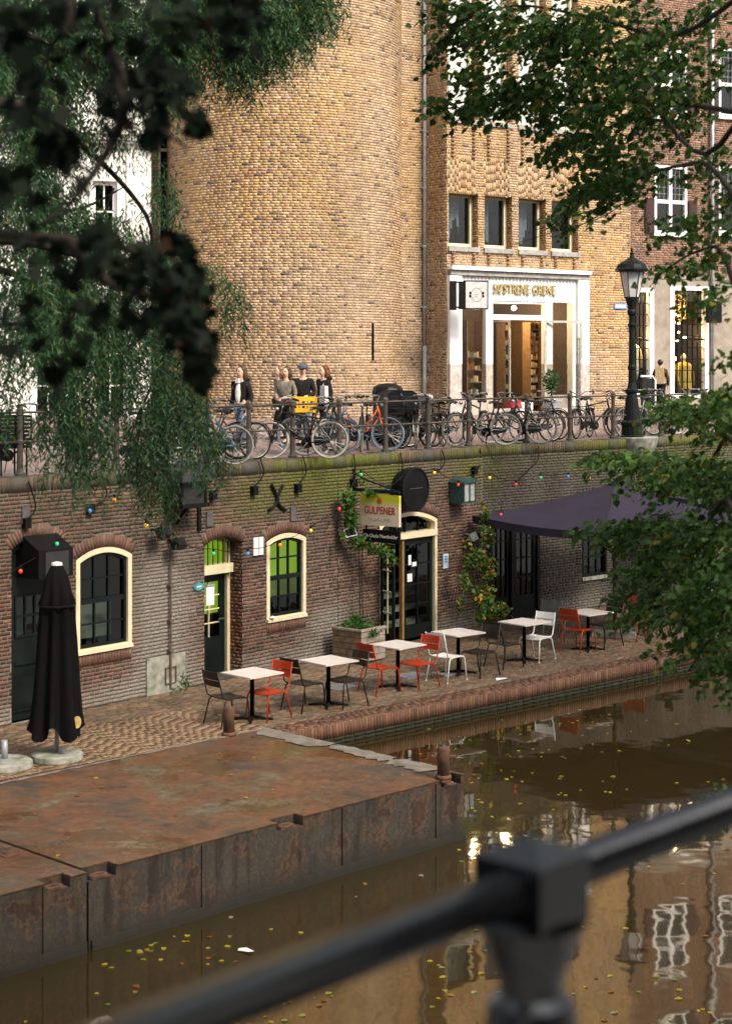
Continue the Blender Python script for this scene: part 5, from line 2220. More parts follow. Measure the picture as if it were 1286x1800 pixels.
def b_rack(mb):
    for s in (-1, 1):
        mb.tube([(-.31, s * .05, .74), (-.78, s * .07, .74), (-.8, s * .03, .74)], .008, 5)
        mb.tube([(-.68, s * .07, .74), (-.55, s * .06, RW_)], .007, 5)
    for x in (-.4, -.52, -.64, -.76):
        mb.tube([(x, -.065, .74), (x, .065, .74)], .006, 4)
    mb.box((-.81, 0, .66), (.03, .08, .05))


def b_frontrack(mb):
    for s in (-1, 1):
        mb.tube([(.4, s * .16, .82), (.75, s * .16, .82)], .009, 5)
        mb.tube([(.6, s * .1, .82), (.55, s * .06, RW_)], .007, 5)
        mb.tube([(.4, s * .16, .82), (.38, 0, .86)], .008, 5)
    for x in (.42, .53, .64, .75):
        mb.tube([(x, -.16, .82), (x, .16, .82)], .007, 4)


def b_light(mb):
    mb.lathe([(.03, 0), (.038, .03), (.036, .06), (.01, .075)], 8, M=Matrix.Translation((.4, 0, .92)) @ Matrix.Rotation(R(90), 4, 'Y'))


def b_basket(mb):
    x0, x1, w, z0, z1 = .42, .74, .2, .83, 1.08
    for z in (z0, z0 + .06, z0 + .12, z0 + .18, z1):
        g = (z - z0) * .16
        mb.tube([(x0 - g, -w - g, z), (x1 + g, -w - g, z), (x1 + g, w + g, z), (x0 - g, w + g, z)], .006, 4, closed=True)
    for k in range(9):
        y = -w + k * w / 4
        for x in (x0, x1):
            g = .04 if x == x1 else -.04
            mb.tube([(x, y, z0), (x + g, y * 1.2, z1)], .005, 3)
    for k in range(7):
        x = x0 + k * (x1 - x0) / 6
        for s in (-1, 1):
            mb.tube([(x, s * w, z0), (x, s * (w + .04), z1)], .005, 3)
    mb.box(((x0 + x1) / 2, 0, z0), (x1 - x0, 2 * w, .01))


def b_crate(mb):
    x0, x1, w, z0, z1 = .36, .8, .3, .835, 1.12
    t = .012
    for z, h in ((z0 + .03, .06), (z0 + .14, .035), (z1 - .035, .07)):
        for s in (-1, 1):
            mb.box(((x0 + x1) / 2, s * w, z), (x1 - x0, t, h))
            mb.box((x0 if s < 0 else x1, 0, z), (t, 2 * w, h))
    for y in (-w, -w / 2, 0, w / 2, w):
        for x in (x0, x1):
            mb.box((x, y, (z0 + z1) / 2), (t * 1.4, .04, z1 - z0))
    for x in (x0 + .14, x1 - .14):
        for s in (-1, 1):
            mb.box((x, s * w, (z0 + z1) / 2), (.04, t * 1.4, z1 - z0))
    mb.box(((x0 + x1) / 2, 0, z0), (x1 - x0, 2 * w, .015))


PAINT = {}


def paint(name, c, rough=.35, metal=0.0):
    if name not in PAINT:
        PAINT[name] = mat(name, c, rough, metal, scale=7, var=.2)
    return PAINT[name]


pb = paint('bike_black', (.012, .012, .0125))
TY = dict(black=M['rubber'], cream=paint('cream_rubber', (.36, .31, .25), .7), white=paint('white_rubber', (.42, .4, .37), .7), grey=paint('grey_rubber', (.17, .165, .155), .8), blue=paint('pale_blue_rubber', (.2, .28, .37), .7))
SIL = paint('bike_silver', (.24, .24, .235), .4, .6)


def bicycle(label, px, back, head, frame=pb, tyre='black', step=True, bar='high', steer=0, lean=0, anchor=.55, extra=(), fork=None, guard=None, barm=None, seat_m=None, casem=None, py=None):
    """a parked bicycle; px, back: where the axle at local x = anchor stands"""
    g = quay_pt(px, back)
    h = R(head)
    t = thing('bicycle', label, 'bicycle', (g.x - anchor * math.cos(h), g.y - anchor * math.sin(h), g.z), h, 'bicycles parked along the quay railing')
    t.rotation_euler = (R(lean), 0, h)
    fork, guard, barm = fork or frame, guard or pb, barm or SIL
    ST = Matrix.Translation((.42, 0, 0)) @ Matrix.Rotation(R(steer), 4, 'Z') @ Matrix.Translation((-.42, 0, 0))

    def part(nm, b, m, parent=t, steered=False, loc=None, smooth=False):
        o = link(nm.split(':')[0], bike_mesh(nm, b, m, smooth), parent)
        mx = Matrix.Translation(loc) if loc else Matrix.Identity(4)
        o.matrix_basis = (ST @ mx) if steered else mx
        return o
    for x, sd_ in ((-.55, False), (.55, True)):
        w = part('wheel', b_hub, SIL, t, sd_, (x, 0, RW_))
        for nm, b, m in (('tyre', b_tyre, TY[tyre]), ('rim', b_rim, SIL), ('spokes', b_spokes, SIL)):
            link(nm, bike_mesh(nm, b, m, nm == 'tyre'), w)
    part('frame:' + str(step), b_frame(step), frame, smooth=True)
    part('fork', b_fork, fork, steered=True, smooth=True)
    part('handlebar:' + bar, b_bar(bar), barm, steered=True, smooth=True)
    for s_ in (-1, 1):
        part('grip:%s%d' % (bar, s_), b_grips(bar, s_), M['rubber'], steered=True, smooth=True)
    part('saddle', b_saddle, seat_m or pb, smooth=True)
    part('mudguard:f', b_guard(25, 165), guard, steered=True, loc=(.55, 0, RW_))
    part('mudguard:r', b_guard(15, 190), guard, loc=(-.55, 0, RW_))
    part('chain_case', b_case, casem or pb)
    part('crank', b_crank, SIL)
    part('head_lamp', b_light, SIL, steered=True)
    if 'rack' in extra:
        part('carrier', b_rack, pb)
    if 'front' in extra:
        part('front_carrier', b_frontrack, pb, steered=True)
    if 'basket' in extra:
        part('basket', b_basket, pb, steered=True)
    return t


OR_, WH_, GRN, BLU = paint('bike_orange', (.75, .12, .02), .3), paint('bike_white', (.7, .7, .68), .3), paint('bike_green', (.03, .09, .07), .3), paint('bike_blue', (.12, .22, .32), .3)
BR_ = paint('saddle_brown', (.12, .05, .025), .6)
bicycle('black bicycle with cream tyres at the far end of the railing', 88, .5, 8, tyre='cream', extra=('rack',))
bicycle('white bicycle half hidden by the hanging willow leaves', 206, .55, 186, frame=WH_, tyre='cream', steer=12, extra=('rack',))
bicycle('pale blue bicycle behind the thickest hanging leaves', 305, .6, 170, frame=BLU, tyre='white')
bicycle('bicycle with a bright chrome bar just clear of the leaves', 356, .7, 215, frame=SIL, tyre='black', bar='high', steer=-15)
bicycle('black step-through bicycle parked in front of the walking woman in white', 418, .8, 200, bar='flat', tyre='black', extra=('rack',), anchor=-.55)
bicycle('black bicycle with thick white tyres near the walking group', 475, .42, 184, tyre='white', step=False, extra=('rack',))
cb_ = bicycle('grey tyred bicycle whose front carrier holds the yellow crate', 541, .48, 238, tyre='grey', extra=('front',), steer=-50)
bicycle('bicycle with bluish white tyres tucked behind the crate bicycle', 571, .62, 258, frame=BLU, tyre='white', extra=('rack',), steer=-10)
bicycle('silver bicycle with pale blue tyres and a silver fork', 604, .5, -24, frame=pb, tyre='blue', fork=SIL, step=True)
bicycle('dark bicycle standing nose to the railing beside the orange one', 634, .5, 262, frame=pb, tyre='grey', steer=4)
bicycle('bright orange step-through bicycle with pale blue tyres', 681, .36, -14, frame=OR_, tyre='blue', fork=OR_, guard=pb, extra=('rack',))
bicycle('black bicycle with a silver fork turned against the railing by the bins', 733, .42, 285, frame=pb, tyre='cream', fork=WH_, bar='flat', extra=('basket',), steer=-12)
bicycle('dark green bicycle with a flat grey saddle in front of the shop', 778, .6, 106, frame=GRN, tyre='white', extra=('rack',), anchor=-.55)
bicycle('black bicycle squeezed between the green one and the shop window', 822, .75, 248, tyre='black', step=False)
bicycle('black bicycle leaning close behind a railing post by the shop window', 893, .6, 205, tyre='black', bar='flat', extra=('rack',))
bicycle('blue grey bicycle behind the silver one near the orange bicycle', 588, 1.2, 190, frame=BLU, tyre='black', extra=('rack',))
bicycle('black bicycle with a front basket beside the cargo bicycle', 705, .7, 230, tyre='black', extra=('basket',))
bicycle('black bicycle on its own between the far leaves and the second railing post', 150, .7, 195, tyre='grey', extra=('rack',))
bicycle('black bicycle with a low saddle just past the cargo bicycle', 752, .8, 235, tyre='black', bar='flat', step=False)
bicycle('silver bicycle whose front wheel shows between two railing posts below the shop sign', 800, .45, 190, frame=pb, fork=SIL, tyre='grey', steer=15)
bicycle('black bicycle parked end on between the shop door and the roadster', 1012, .65, 246, tyre='black', extra=('rack',))
bicycle('dark green bicycle beyond the lamp, close behind the dark one', 1172, 1.0, 20, frame=GRN, tyre='grey')
bicycle('black bicycle with grey tyres tucked behind the lamp post', 1120, 1.0, 200, tyre='grey', step=False, extra=('rack',))
bicycle('dark bicycle with a raised white handlebar by the shop window', 862, .5, 175, tyre='grey', extra=('rack',), steer=20)
bicycle('black bicycle with red bags on its rack in front of the shop door', 981, .75, 33, tyre='black', extra=('rack',), seat_m=BR_)
bicycle('black roadster with a closed chain case between shop and lamp', 1078, .8, 36, tyre='grey', extra=('rack',), step=False)
bicycle('silver bicycle close to the foot of the street lamp', 1094, .7, 225, frame=SIL, tyre='grey')
bicycle('dark bicycle just beyond the street lamp', 1148, .7, 30, tyre='black')
bicycle('white tyred bicycle under the leaves beyond the street lamp', 1196, .6, 215, tyre='white')
bicycle('black bicycle almost hidden by the lime leaves', 1244, .6, 40, tyre='black')
# crate on the front carrier
cr = link('yellow_crate', mesh_of('yellow_crate', (lambda mb: (b_crate(mb), mb)[1])(MB()), paint('crate_yellow', (.78, .42, .02), .5)))
ST = Matrix.Translation((.42, 0, 0)) @ Matrix.Rotation(R(-50), 4, 'Z') @ Matrix.Translation((-.42, 0, 0))
cr.matrix_basis = Matrix.Translation(cb_.location) @ Matrix.Rotation(cb_.rotation_euler.z, 4, 'Z') @ ST
tag(cr, 'yellow plastic bottle crate on the front carrier of a bicycle', 'crate')
rb_ = bpy.data.objects
bag = thing('red_bag', 'red bag strapped on the rack of the bicycle by the shop door', 'bag', tuple(quay_pt(902, .75) + Vector((0, 0, .76))), R(33))
obj('bag_body', MB().box((0, 0, .09), (.32, .22, .18), taper=.85), paint('bag_red', (.4, .05, .05), .7), bag)
obj('strap', MB().box((0, 0, .1), (.04, .235, .2), taper=.85), M['black'], bag)
# saddlebag basket at the far end, black
p = quay_pt(14, .5)
bs_ = thing('black_basket', 'big black wicker basket beside the far end bicycle', 'basket', tuple(p + Vector((0, 0, 0))), R(50))
mb = MB()
for k in range(9):
    z = .45 + k * .06
    mb.tube([(-.3, -.2, z), (.3, -.2, z), (.3, .2, z), (-.3, .2, z)], .02, 5, closed=True)
for x in (-.3, -.15, 0, .15, .3):
    for y in (-.2, .2):
        mb.tube([(x, y, .43), (x, y, .95)], .014, 5)
obj('basket_weave', mb, M['black'], bs_)
mb = MB()
for x in (-.25, .25):
    for y in (-.15, .15):
        mb.tube([(x, y, 0), (x, y, .45)], .016, 6)
obj('stand', mb, M['black'], bs_)

# cargo bike box and bin by the railing
p = quay_pt(700, 1.25)
cg = thing('cargo_bicycle', 'black cargo bicycle box with a rounded hood and a chrome lamp bar', 'cargo bicycle', tuple(p), R(20))
mb = MB()
n = 8
prof = [(-.38, .3), (-.42, .85), (-.36, 1.12), (-.25, 1.2), (.2, 1.18), (.3, 1.1), (.34, .85), (.3, .3)]
k = len(prof)
mb.add([(x, -.34, z) for x, z in prof] + [(x, .34, z) for x, z in prof], [tuple(reversed(range(k))), tuple(range(k, 2 * k))] + [(i, (i + 1) % k, k + (i + 1) % k, k + i) for i in range(k)])
obj('hood', mb, M['black'], cg)
mb = MB()
for z in (.6, .85, 1.05):
    mb.tube([(.34, -.3, z), (.62, -.28, z + .05), (.62, .28, z + .05), (.34, .3, z)], .012, 6)
mb.tube([(.62, -.28, .65), (.62, -.28, 1.1)], .012, 6)
mb.tube([(.62, .28, .65), (.62, .28, 1.1)], .012, 6)
obj('lamp_bar', mb, M['steel'], cg)
obj('lamp', MB().lathe([(.07, 0), (.1, .05), (.1, .12), (.03, .14)], 10, M=Matrix.Translation((.62, .0, 1.0)) @ Matrix.Rotation(R(90), 4, 'Y')), M['steel'], cg)
for y in (-.36, .36):
    w = link('wheel', bike_mesh('wheel', b_hub, SIL), cg, (.1, y, .3))
    w.scale = (.85, 1, .85)
    for nm, b, m in (('tyre', b_tyre, TY['black']), ('rim', b_rim, SIL), ('spokes', b_spokes, SIL)):
        link(nm, bike_mesh(nm, b, m, nm == 'tyre'), w)
obj('lower_box', MB().box((-.02, 0, .4), (.6, .62, .36)), pb, cg)
p = quay_pt(681, 1.7)
bn = thing('street_bin', 'tall black street bin standing behind the orange bicycle', 'bin', tuple(p), R(15))
obj('bin_body', MB().lathe([(.3, 0), (.32, .1), (.32, 1.0), (.34, 1.03), (.34, 1.1), (.3, 1.2), (.18, 1.26), (.02, 1.28)], 14), M['black'], bn, smooth=False)
obj('bin_slot', MB().box((.0, -.33, 1.12), (.2, .06, .09)), M['steel'], bn)
# a white utility box and a pair of pots by the shop door
for px, hgt, lab in ((912, .42, 'white ribbed pot beside the shop door'), (927, .5, 'taller white pot with a dark rim beside the shop door')):
    p = FW.pt(FW.u(px, .8), .36, .8)
    p.z = .33
    t = thing('shop_pot', lab, 'pot', tuple(p), group='white pots at the shop door')
    obj('pot_body', MB().lathe([(.1, 0), (.14, hgt * .5), (.13, hgt), (.11, hgt)], 12), M['white'], t, smooth=True)
    obj('rim', MB().lathe([(.135, hgt), (.14, hgt + .03), (.11, hgt + .03)], 12), M['grey'], t)
p = quay_pt(1136, 2.2)
bd_ = thing('bicycle_rack_board', 'dark board with a bent white tube behind the street lamp', 'board', tuple(p), R(35))
obj('board', MB().box((.08, .05, .9), (.42, .06, .7)), pb, bd_)
obj('tube', MB().tube([(-.2, 0, 1.3), (.2, 0, 1.3), (.3, 0, 1.2), (.3, 0, 0)], .03, 8), M['white'], bd_, smooth=True)
obj('foot', MB().tube([(-.0, .05, 0), (0, .05, .6)], .03, 8), pb, bd_)


# ---- people on the street
def skin_obj(name, chain, m, parent, sub=1):
    """chain: dict joint -> (pos, radius), edges"""
    J, Ed, root = chain
    names = list(J)
    idx = {k: i for i, k in enumerate(names)}
    me = bpy.data.meshes.new(name)
    me.from_pydata([J[k][0] for k in names], [(idx[a], idx[b]) for a, b in Ed], [])
    me.materials.append(m)
    o = link(name, me, parent)
    md = o.modifiers.new('skin', 'SKIN')
    md.use_smooth_shade = True
    if not me.skin_vertices:
        bm_ = None
    sv = me.skin_vertices[0].data if me.skin_vertices else None
    for k in names:
        r = J[k][1]
        r = r if isinstance(r, tuple) else (r, r)
        sv[idx[k]].radius = r
        sv[idx[k]].use_root = (k == root)
    s = o.modifiers.new('sub', 'SUBSURF')
    s.levels = s.render_levels = sub
    return o


def person(label, px, back, head_py, heading, jacket, trousers, hair, hair_len=.25, cap=None, bag=None, arms='down', inner=None, loc=None, hood=False, stride=.18):
    g = Vector(loc) if loc is not None else quay_pt(px, back)
    H = EYE - (head_py - HY) / FPX * g.y - g.z
    k = H / 1.72
    h = R(heading)
    t = thing('person', label, 'person', tuple(g), h)

    def q(x, y, z):
        return (x * k, y * k, z * k)
    J = {'pelvis': (q(0, 0, .95), (.12 * k, .15 * k)), 'waist': (q(0, 0, 1.1), (.1 * k, .13 * k)), 'chest': (q(.01, 0, 1.3), (.11 * k, .155 * k)), 'neckb': (q(0, 0, 1.43), .06 * k), 'neck': (q(.01, 0, 1.5), .048 * k),
         'jaw': (q(.03, 0, 1.56), .075 * k), 'head': (q(.025, 0, 1.63), .1 * k), 'crown': (q(.01, 0, 1.69), .06 * k), 'nose': (q(.118, 0, 1.6), .011 * k)}
    Ed = [('pelvis', 'waist'), ('waist', 'chest'), ('chest', 'neckb'), ('neckb', 'neck'), ('neck', 'jaw'), ('jaw', 'head'), ('head', 'crown'), ('head', 'nose')]
    JJ, JE = {'waist': (q(0, 0, .9), (.135 * k, .175 * k)), 'mid': (q(0, 0, 1.1), (.12 * k, .155 * k)), 'chest': (q(.01, 0, 1.3), (.13 * k, .175 * k)), 'collar': (q(0, 0, 1.45), .095 * k)}, [('waist', 'mid'), ('mid', 'chest'), ('chest', 'collar')]
    TJ, TE = {'hip': (q(0, 0, .94), (.13 * k, .16 * k))}, []
    for s, n in ((1, 'l'), (-1, 'r')):
        if arms == 'down':
            sh, el, wr = q(0, s * .175, 1.375), q(-.03, s * .25, 1.1), q(.06, s * .24, .87)
        else:
            sh, el, wr = q(0, s * .19, 1.38), q(.02, s * .26, 1.12), q(.22, s * .12, 1.05)
        d = (Vector(wr) - Vector(el)).normalized()
        J[n + 'sh'], J[n + 'el'], J[n + 'wr'] = (sh, .05 * k), (el, .038 * k), (wr, .027 * k)
        pm = Vector(wr) + d * .06 * k
        J[n + 'palm'] = (tuple(pm), (.016 * k, .034 * k))
        Ed += [('chest', n + 'sh'), (n + 'sh', n + 'el'), (n + 'el', n + 'wr'), (n + 'wr', n + 'palm')]
        side = Vector((1, 0, 0)) if arms == 'down' else Vector((0, 0, 1))
        for f, (off, ln) in enumerate(((-.026, .07), (-.009, .085), (.009, .08), (.026, .062))):
            a = pm + side * off * k + d * .03 * k
            J[n + 'f%d' % f] = (tuple(a), .0085 * k)
            J[n + 'g%d' % f] = (tuple(a + d * ln * k + Vector((0, -s * .02 * k, 0))), .0075 * k)
            Ed += [(n + 'palm', n + 'f%d' % f), (n + 'f%d' % f, n + 'g%d' % f)]
        a = Vector(wr) + d * .03 * k + side * .045 * k
        J[n + 'th'] = (tuple(a + d * .04 * k), .009 * k)
        Ed.append((n + 'wr', n + 'th'))
        fx = s * stride
        J[n + 'hip'], J[n + 'kn'], J[n + 'an'], J[n + 'toe'] = (q(0, s * .09, .88), .085 * k), (q(fx * .5 + .03, s * .095, .5), .055 * k), (q(fx, s * .09, .09), .04 * k), (q(fx + .16, s * .1, .035), .035 * k)
        Ed += [('pelvis', n + 'hip'), (n + 'hip', n + 'kn'), (n + 'kn', n + 'an'), (n + 'an', n + 'toe')]
        JJ[n + 'sh'], JJ[n + 'el'], JJ[n + 'wr'] = (sh, .068 * k), (el, .058 * k), (tuple(Vector(wr) - d * .01), .045 * k)
        JE += [('chest', n + 'sh'), (n + 'sh', n + 'el'), (n + 'el', n + 'wr')]
        TJ[n + 'hip'], TJ[n + 'kn'], TJ[n + 'an'] = (q(0, s * .09, .86), .1 * k), (q(fx * .5 + .03, s * .095, .5), .07 * k), (q(fx, s * .09, .12), .058 * k)
        TE += [('hip', n + 'hip'), (n + 'hip', n + 'kn'), (n + 'kn', n + 'an')]
        sb = MB().box((0, 0, 0), (.28 * k, .1 * k, .07 * k), taper=.8)
        so = obj('shoe', sb, M['black'], t)
        so.location = q(fx + .07, s * .095, .036)
    skin = mat('skin', (.6, .37, .27), .55, var=.06)
    skin_obj('body', (J, Ed, 'pelvis'), skin, t)
    obj('face', MB().ball(q(.028, 0, 1.612), .082 * k, 12, (1, .86, 1.28)), skin, t, smooth=True)
    skin_obj('jacket', (JJ, JE, 'waist'), jacket, t)
    skin_obj('trousers', (TJ, TE, 'hip'), trousers, t)
    hm = MB()
    hm.ball(q(-.03, 0, 1.655), .1 * k, 12, (1, .95, 1.0))
    if hair_len > .05:
        hm.lathe([(.05 * k, (1.62 - hair_len) * k), (.085 * k, (1.62 - hair_len * .6) * k), (.1 * k, 1.55 * k), (.085 * k, 1.66 * k)], 12, q(-.06, 0, 0))
        for s in (-1, 1):
            hm.tube([q(-.01, s * .082, 1.67), q(-.01, s * .09, 1.56), q(-.0, s * .085, 1.6 - hair_len * .8)], [.022 * k, .028 * k, .016 * k], 7)
    # the face is kept clear: everything in front of it is drawn back
    hm.v = [(min(v[0], .03 * k) if v[2] < 1.675 * k else v[0], v[1], v[2]) for v in hm.v]
    obj('hair', hm, hair, t, smooth=True)
    em = MB()
    for s in (-1, 1):
        em.ball(q(.1, s * .033, 1.625), .011 * k, 6)
        em.box(q(.1, s * .034, 1.645), (.012 * k, .035 * k, .007 * k))
    obj('eyes', em, M['black'], t)
    obj('mouth', MB().box(q(.098, 0, 1.55), (.012 * k, .045 * k, .01 * k)), mat('lips', (.35, .13, .1), .5), t)
    if cap:
        cm = MB()
        cm.ball(q(-.005, 0, 1.665), .118 * k, 14, (1, .95, .8))
        cm.v = [v if v[2] > 1.645 * k else (v[0], v[1], 1.645 * k) for v in cm.v]
        cm.box(q(.14, 0, 1.652), (.13 * k, .16 * k, .012 * k))
        obj('cap', cm, cap, t, smooth=False)
    if inner:
        im = MB()
        im.box(q(.11, 0, 1.44), (.05 * k, .1 * k, .1 * k), taper=.7)
        im.ball(q(.085, 0, 1.17), .1 * k, 12, (.7, .72, 2.2))
        obj('shirt', im, inner, t)
    if hood:
        obj('hood', MB().ball(q(-.1, 0, 1.45), .12 * k, 10, (.8, 1.2, .6)), jacket, t, smooth=True)
    if bag:
        bm_ = MB()
        bm_.box(q(.12, .2, 1.1), (.1 * k, .22 * k, .38 * k), taper=.85)
        bm_.tube([q(.1, .12, 1.28), q(.02, .1, 1.45), q(-.12, .1, 1.3)], .015 * k, 5)
        obj('shoulder_bag', bm_, bag, t)
    return t


cloth = lambda n, c: mat(n, c, .85, var=.2, scale=14, bump=.2, spec=.08)
JK, JG, JB, JW = cloth('black_cloth', (.018, .017, .018)), cloth('sage_wool', (.2, .18, .14)), cloth('blue_denim', (.09, .13, .2)), cloth('white_knit', (.72, .68, .64))
HB_, HD_, HR_ = mat('brown_hair', (.07, .03, .015), .5, scale=30, var=.4), mat('dark_hair', (.03, .018, .012), .5, scale=30, var=.4), mat('auburn_hair', (.12, .035, .012), .5, scale=30, var=.4)
person('walking woman in a white top under an open black jacket', 424, 1.9, 645, 232, JK, JB, HB_, .32, inner=JW, hood=True, stride=.24)
person('long haired woman in a sage wool coat beside the man with the cap', 503, 2.2, 646, 242, JG, JK, HB_, .22, hood=True, arms='fold')
person('woman with fair hair half hidden behind the sage coat', 491, 2.8, 645, 205, cloth('patterned_coat', (.16, .12, .1)), JK, mat('fair_hair', (.22, .12, .06), .5, scale=30, var=.4), .22)
person('man in a black zipped jacket and a grey cap above the yellow crate', 532, 1.9, 641, 262, JK, JB, HD_, .0, cap=cloth('grey_cap', (.09, .1, .13)), arms='fold')
person('auburn haired woman in a black coat with a white shoulder bag', 569, 2.1, 644, 214, JK, JK, HR_, .3, bag=JW, hood=True)
pw = HW.pt(HW.u(1160, 1.6), 0, 1.6)
pw.z = .42
person('passer-by in a dark brown coat with a pale backpack seen from behind', 1160, 0, 633, 75, cloth('brown_coat', (.06, .03, .02)), JK, HD_, .0, loc=pw)
bp_ = thing('backpack', 'pale backpack worn by the passer-by near the leaded windows', 'backpack', (pw.x - .05, pw.y - .2, pw.z + .78), R(75))
obj('pack', MB().box((0, 0, .22), (.16, .26, .44), taper=.8), cloth('pack_linen', (.4, .3, .18)), bp_)
obj('strap', MB().tube([(.05, -.1, .42), (.2, -.1, .4), (.24, -.1, .2)], .015, 5).tube([(.05, .1, .42), (.2, .1, .4), (.24, .1, .2)], .015, 5), JK, bp_)

# ---- things fixed to the quay wall
cable_pts = [
    ([(50, 846), (62, 885), (58, 903), (44, 914)], 'black cable looping down the wall over the left cellar door', (43, 918)),
    ([(184, 852), (187, 872), (172, 888), (158, 893)], 'black cable looping down the wall to the blue bulb', (155, 893)),
    ([(392, 836), (389, 852), (373, 866)], 'short black cable on the wall beside the hooded lantern', (371, 869)),
    ([(457, 806), (463, 828), (457, 845), (445, 856)], 'black cable looping down beside the cross shaped wall anchor', (443, 861)),
    ([(532, 801), (538, 828), (530, 845), (522, 853)], 'black cable looping down just past the cross shaped wall anchor', (520, 857)),
    ([(621, 798), (624, 826), (617, 845)], 'black cable coming down beside the hanging beer sign', (618, 848)),
    ([(703, 795), (707, 822), (697, 845), (685, 857)], 'black cable ending above the hanging beer sign', None),
    ([(776, 790), (781, 812), (771, 826), (748, 831)], 'black cable looping down to the round black board', None),
    ([(843, 788), (846, 812), (838, 824), (826, 828)], 'black cable at the step of the wall beside the green lantern', (830, 826)),
    ([(946, 783), (945, 808), (928, 826), (906, 848)], 'thin grey cable down the wall above the purple parasol', None),
]


def wall_at(px, py, d=0.0):
    w = WA_ if px < 846 else WB_
    u, z = w.uz(px, py, d)
    return w.pt(u, z, d)


def smooth_path(pts, n=6):
    pts = [pts[0]] + list(pts) + [pts[-1]]
    out = []
    for i in range(1, len(pts) - 2):
        p0, p1, p2, p3 = [Vector(p) for p in pts[i - 1:i + 3]]
        for k in range(n):
            t = k / n
            out.append(.5 * ((2 * p1) + (p2 - p0) * t + (2 * p0 - 5 * p1 + 4 * p2 - p3) * t * t + (3 * p1 - p0 - 3 * p2 + p3) * t ** 3))
    out.append(Vector(pts[-2]))
    return out


for pts, lab, bxp in cable_pts:
    pp_ = [wall_at(x, y, .05 + .05 * (i > 0)) for i, (x, y) in enumerate(pts)]
    t = thing('hanging_cable', lab, 'cable', tuple(pp_[-1]), group='cables down the quay wall', inplace=True)
    obj('cable', MB().tube(smooth_path(pp_), .013, 5), M['black'], t, smooth=True)
    if bxp:
        w = WA_ if bxp[0] < 846 else WB_
        u, z = w.uz(*bxp)
        mb = MB()
        w.box(mb, u - .06, u + .06, z - .09, z + .07, .1, 0)
        obj('junction_box', mb, M['black'], t)

BULBS = [(36, 1000, 'red'), (100, 952, 'green'), (158, 894, 'blue'), (201, 875, 'orange'), (257, 920, 'yellow'), (315, 957, 'red'), (375, 970, 'green'), (435, 970, 'blue'), (492, 955, 'orange'), (546, 930, 'yellow'), (596, 892, 'red'), (634, 832, 'green'), (683, 858, 'blue'), (720, 828, 'orange'), (763, 829, 'yellow'), (805, 850, 'red'), (860, 838, 'yellow'), (906, 850, 'red'), (950, 838, 'green'), (998, 836, 'blue'), (1035, 840, 'orange')]
BC = dict(red=(.85, .06, .02), green=(.05, .5, .22), blue=(.08, .25, .75), orange=(.95, .28, .03), yellow=(.95, .6, .05))
bm_m = {k: emit_mat('bulb_' + k, c, .12) for k, c in BC.items()}
wire = [wall_at(0, 1015, .35)]
sl_t = thing('string_lights', 'string of coloured festoon bulbs strung along the quay wall', 'string lights', tuple(wall_at(492, 955, .3)), inplace=True)
pos = []
for x, y, c in BULBS:
    pos.append((wall_at(x, y - 5, .3 if c != 'blue' else .22), c))
pts = [wall_at(-10, 1010, .3)]
for i, (p, c) in enumerate(pos):
    a = pts[-1]
    m_ = (a + p) / 2 - Vector((0, 0, .05))
    pts += [m_, p]
obj('wire', MB().tube(smooth_path(pts, 3), .006, 4), M['black'], sl_t)
for p, c in pos:
    b = obj('bulb', MB().ball(p - Vector((0, 0, .08)), .034, 8, (1, 1, 1.15)), bm_m[c], sl_t, smooth=True, label=c + ' bulb')
    obj('socket', MB().lathe([(.018, -.045), (.022, 0), (.01, .012)], 7, tuple(p)), M['black'], b)

# ironwork of the wall
mb = MB()
for s in (-1, 1):
    xs = [(487.5 + s * 10, 852), (487.5 + s * 6, 860), (487.5 + s * 1, 872), (487.5 - 0 * s, 878), (487.5 + s * 4, 888), (487.5 + s * 15, 897)]
    mb.tube(smooth_path([wall_at(x, y, .04) for x, y in xs]), .03, 6)
obj('wall_anchor', mb, M['iron'], quay, label='cross shaped iron wall anchor')
mb = MB()
u, z = WA_.uz(348, 905)
WA_.box(mb, u - .035, u + .035, z - .28, z + .3, .05, 0)
obj('wall_anchor', mb, M['iron'], quay, label='upright iron bar anchor')
for px, py in ((367, 912), (514, 903), (44, 905)):
    mb = MB()
    u, z = WA_.uz(px, py)
    WA_.box(mb, u - .075, u + .075, z - .13, z + .13, .03, 0)
    obj('metal_plate', mb, mat('dull_violet_plate', (.1, .09, .1), .6), quay)
# rain conduit with its concrete patch
mb = MB()
ub, zb = WA_.uz(292, 1202)
WA_.box(mb, ub - .48, ub + .42, Z_TERR, Z_TERR + .62, .04, 0)
obj('concrete_patch', mb, M['concrete'], quay)
mb = MB()
mb.tube([WA_.pt(ub + .05, z, .06) for z in (WA_.uz(297, 935)[1], -2.3, -3.0, Z_TERR + .05)], .019, 6)
mb.tube([WA_.pt(ub + .05 + a, Z_TERR + b, .065) for a, b in ((-.12, .15), (-.12, .42), (.12, .42), (.12, .15))], .014, 5, closed=True)
for z in (-2.0, -2.6, -3.1):
    WA_.box(mb, ub + .01, ub + .09, z - .02, z + .02, .09, 0)
obj('conduit', mb, mat('brown_conduit', (.13, .09, .06), .6), quay)

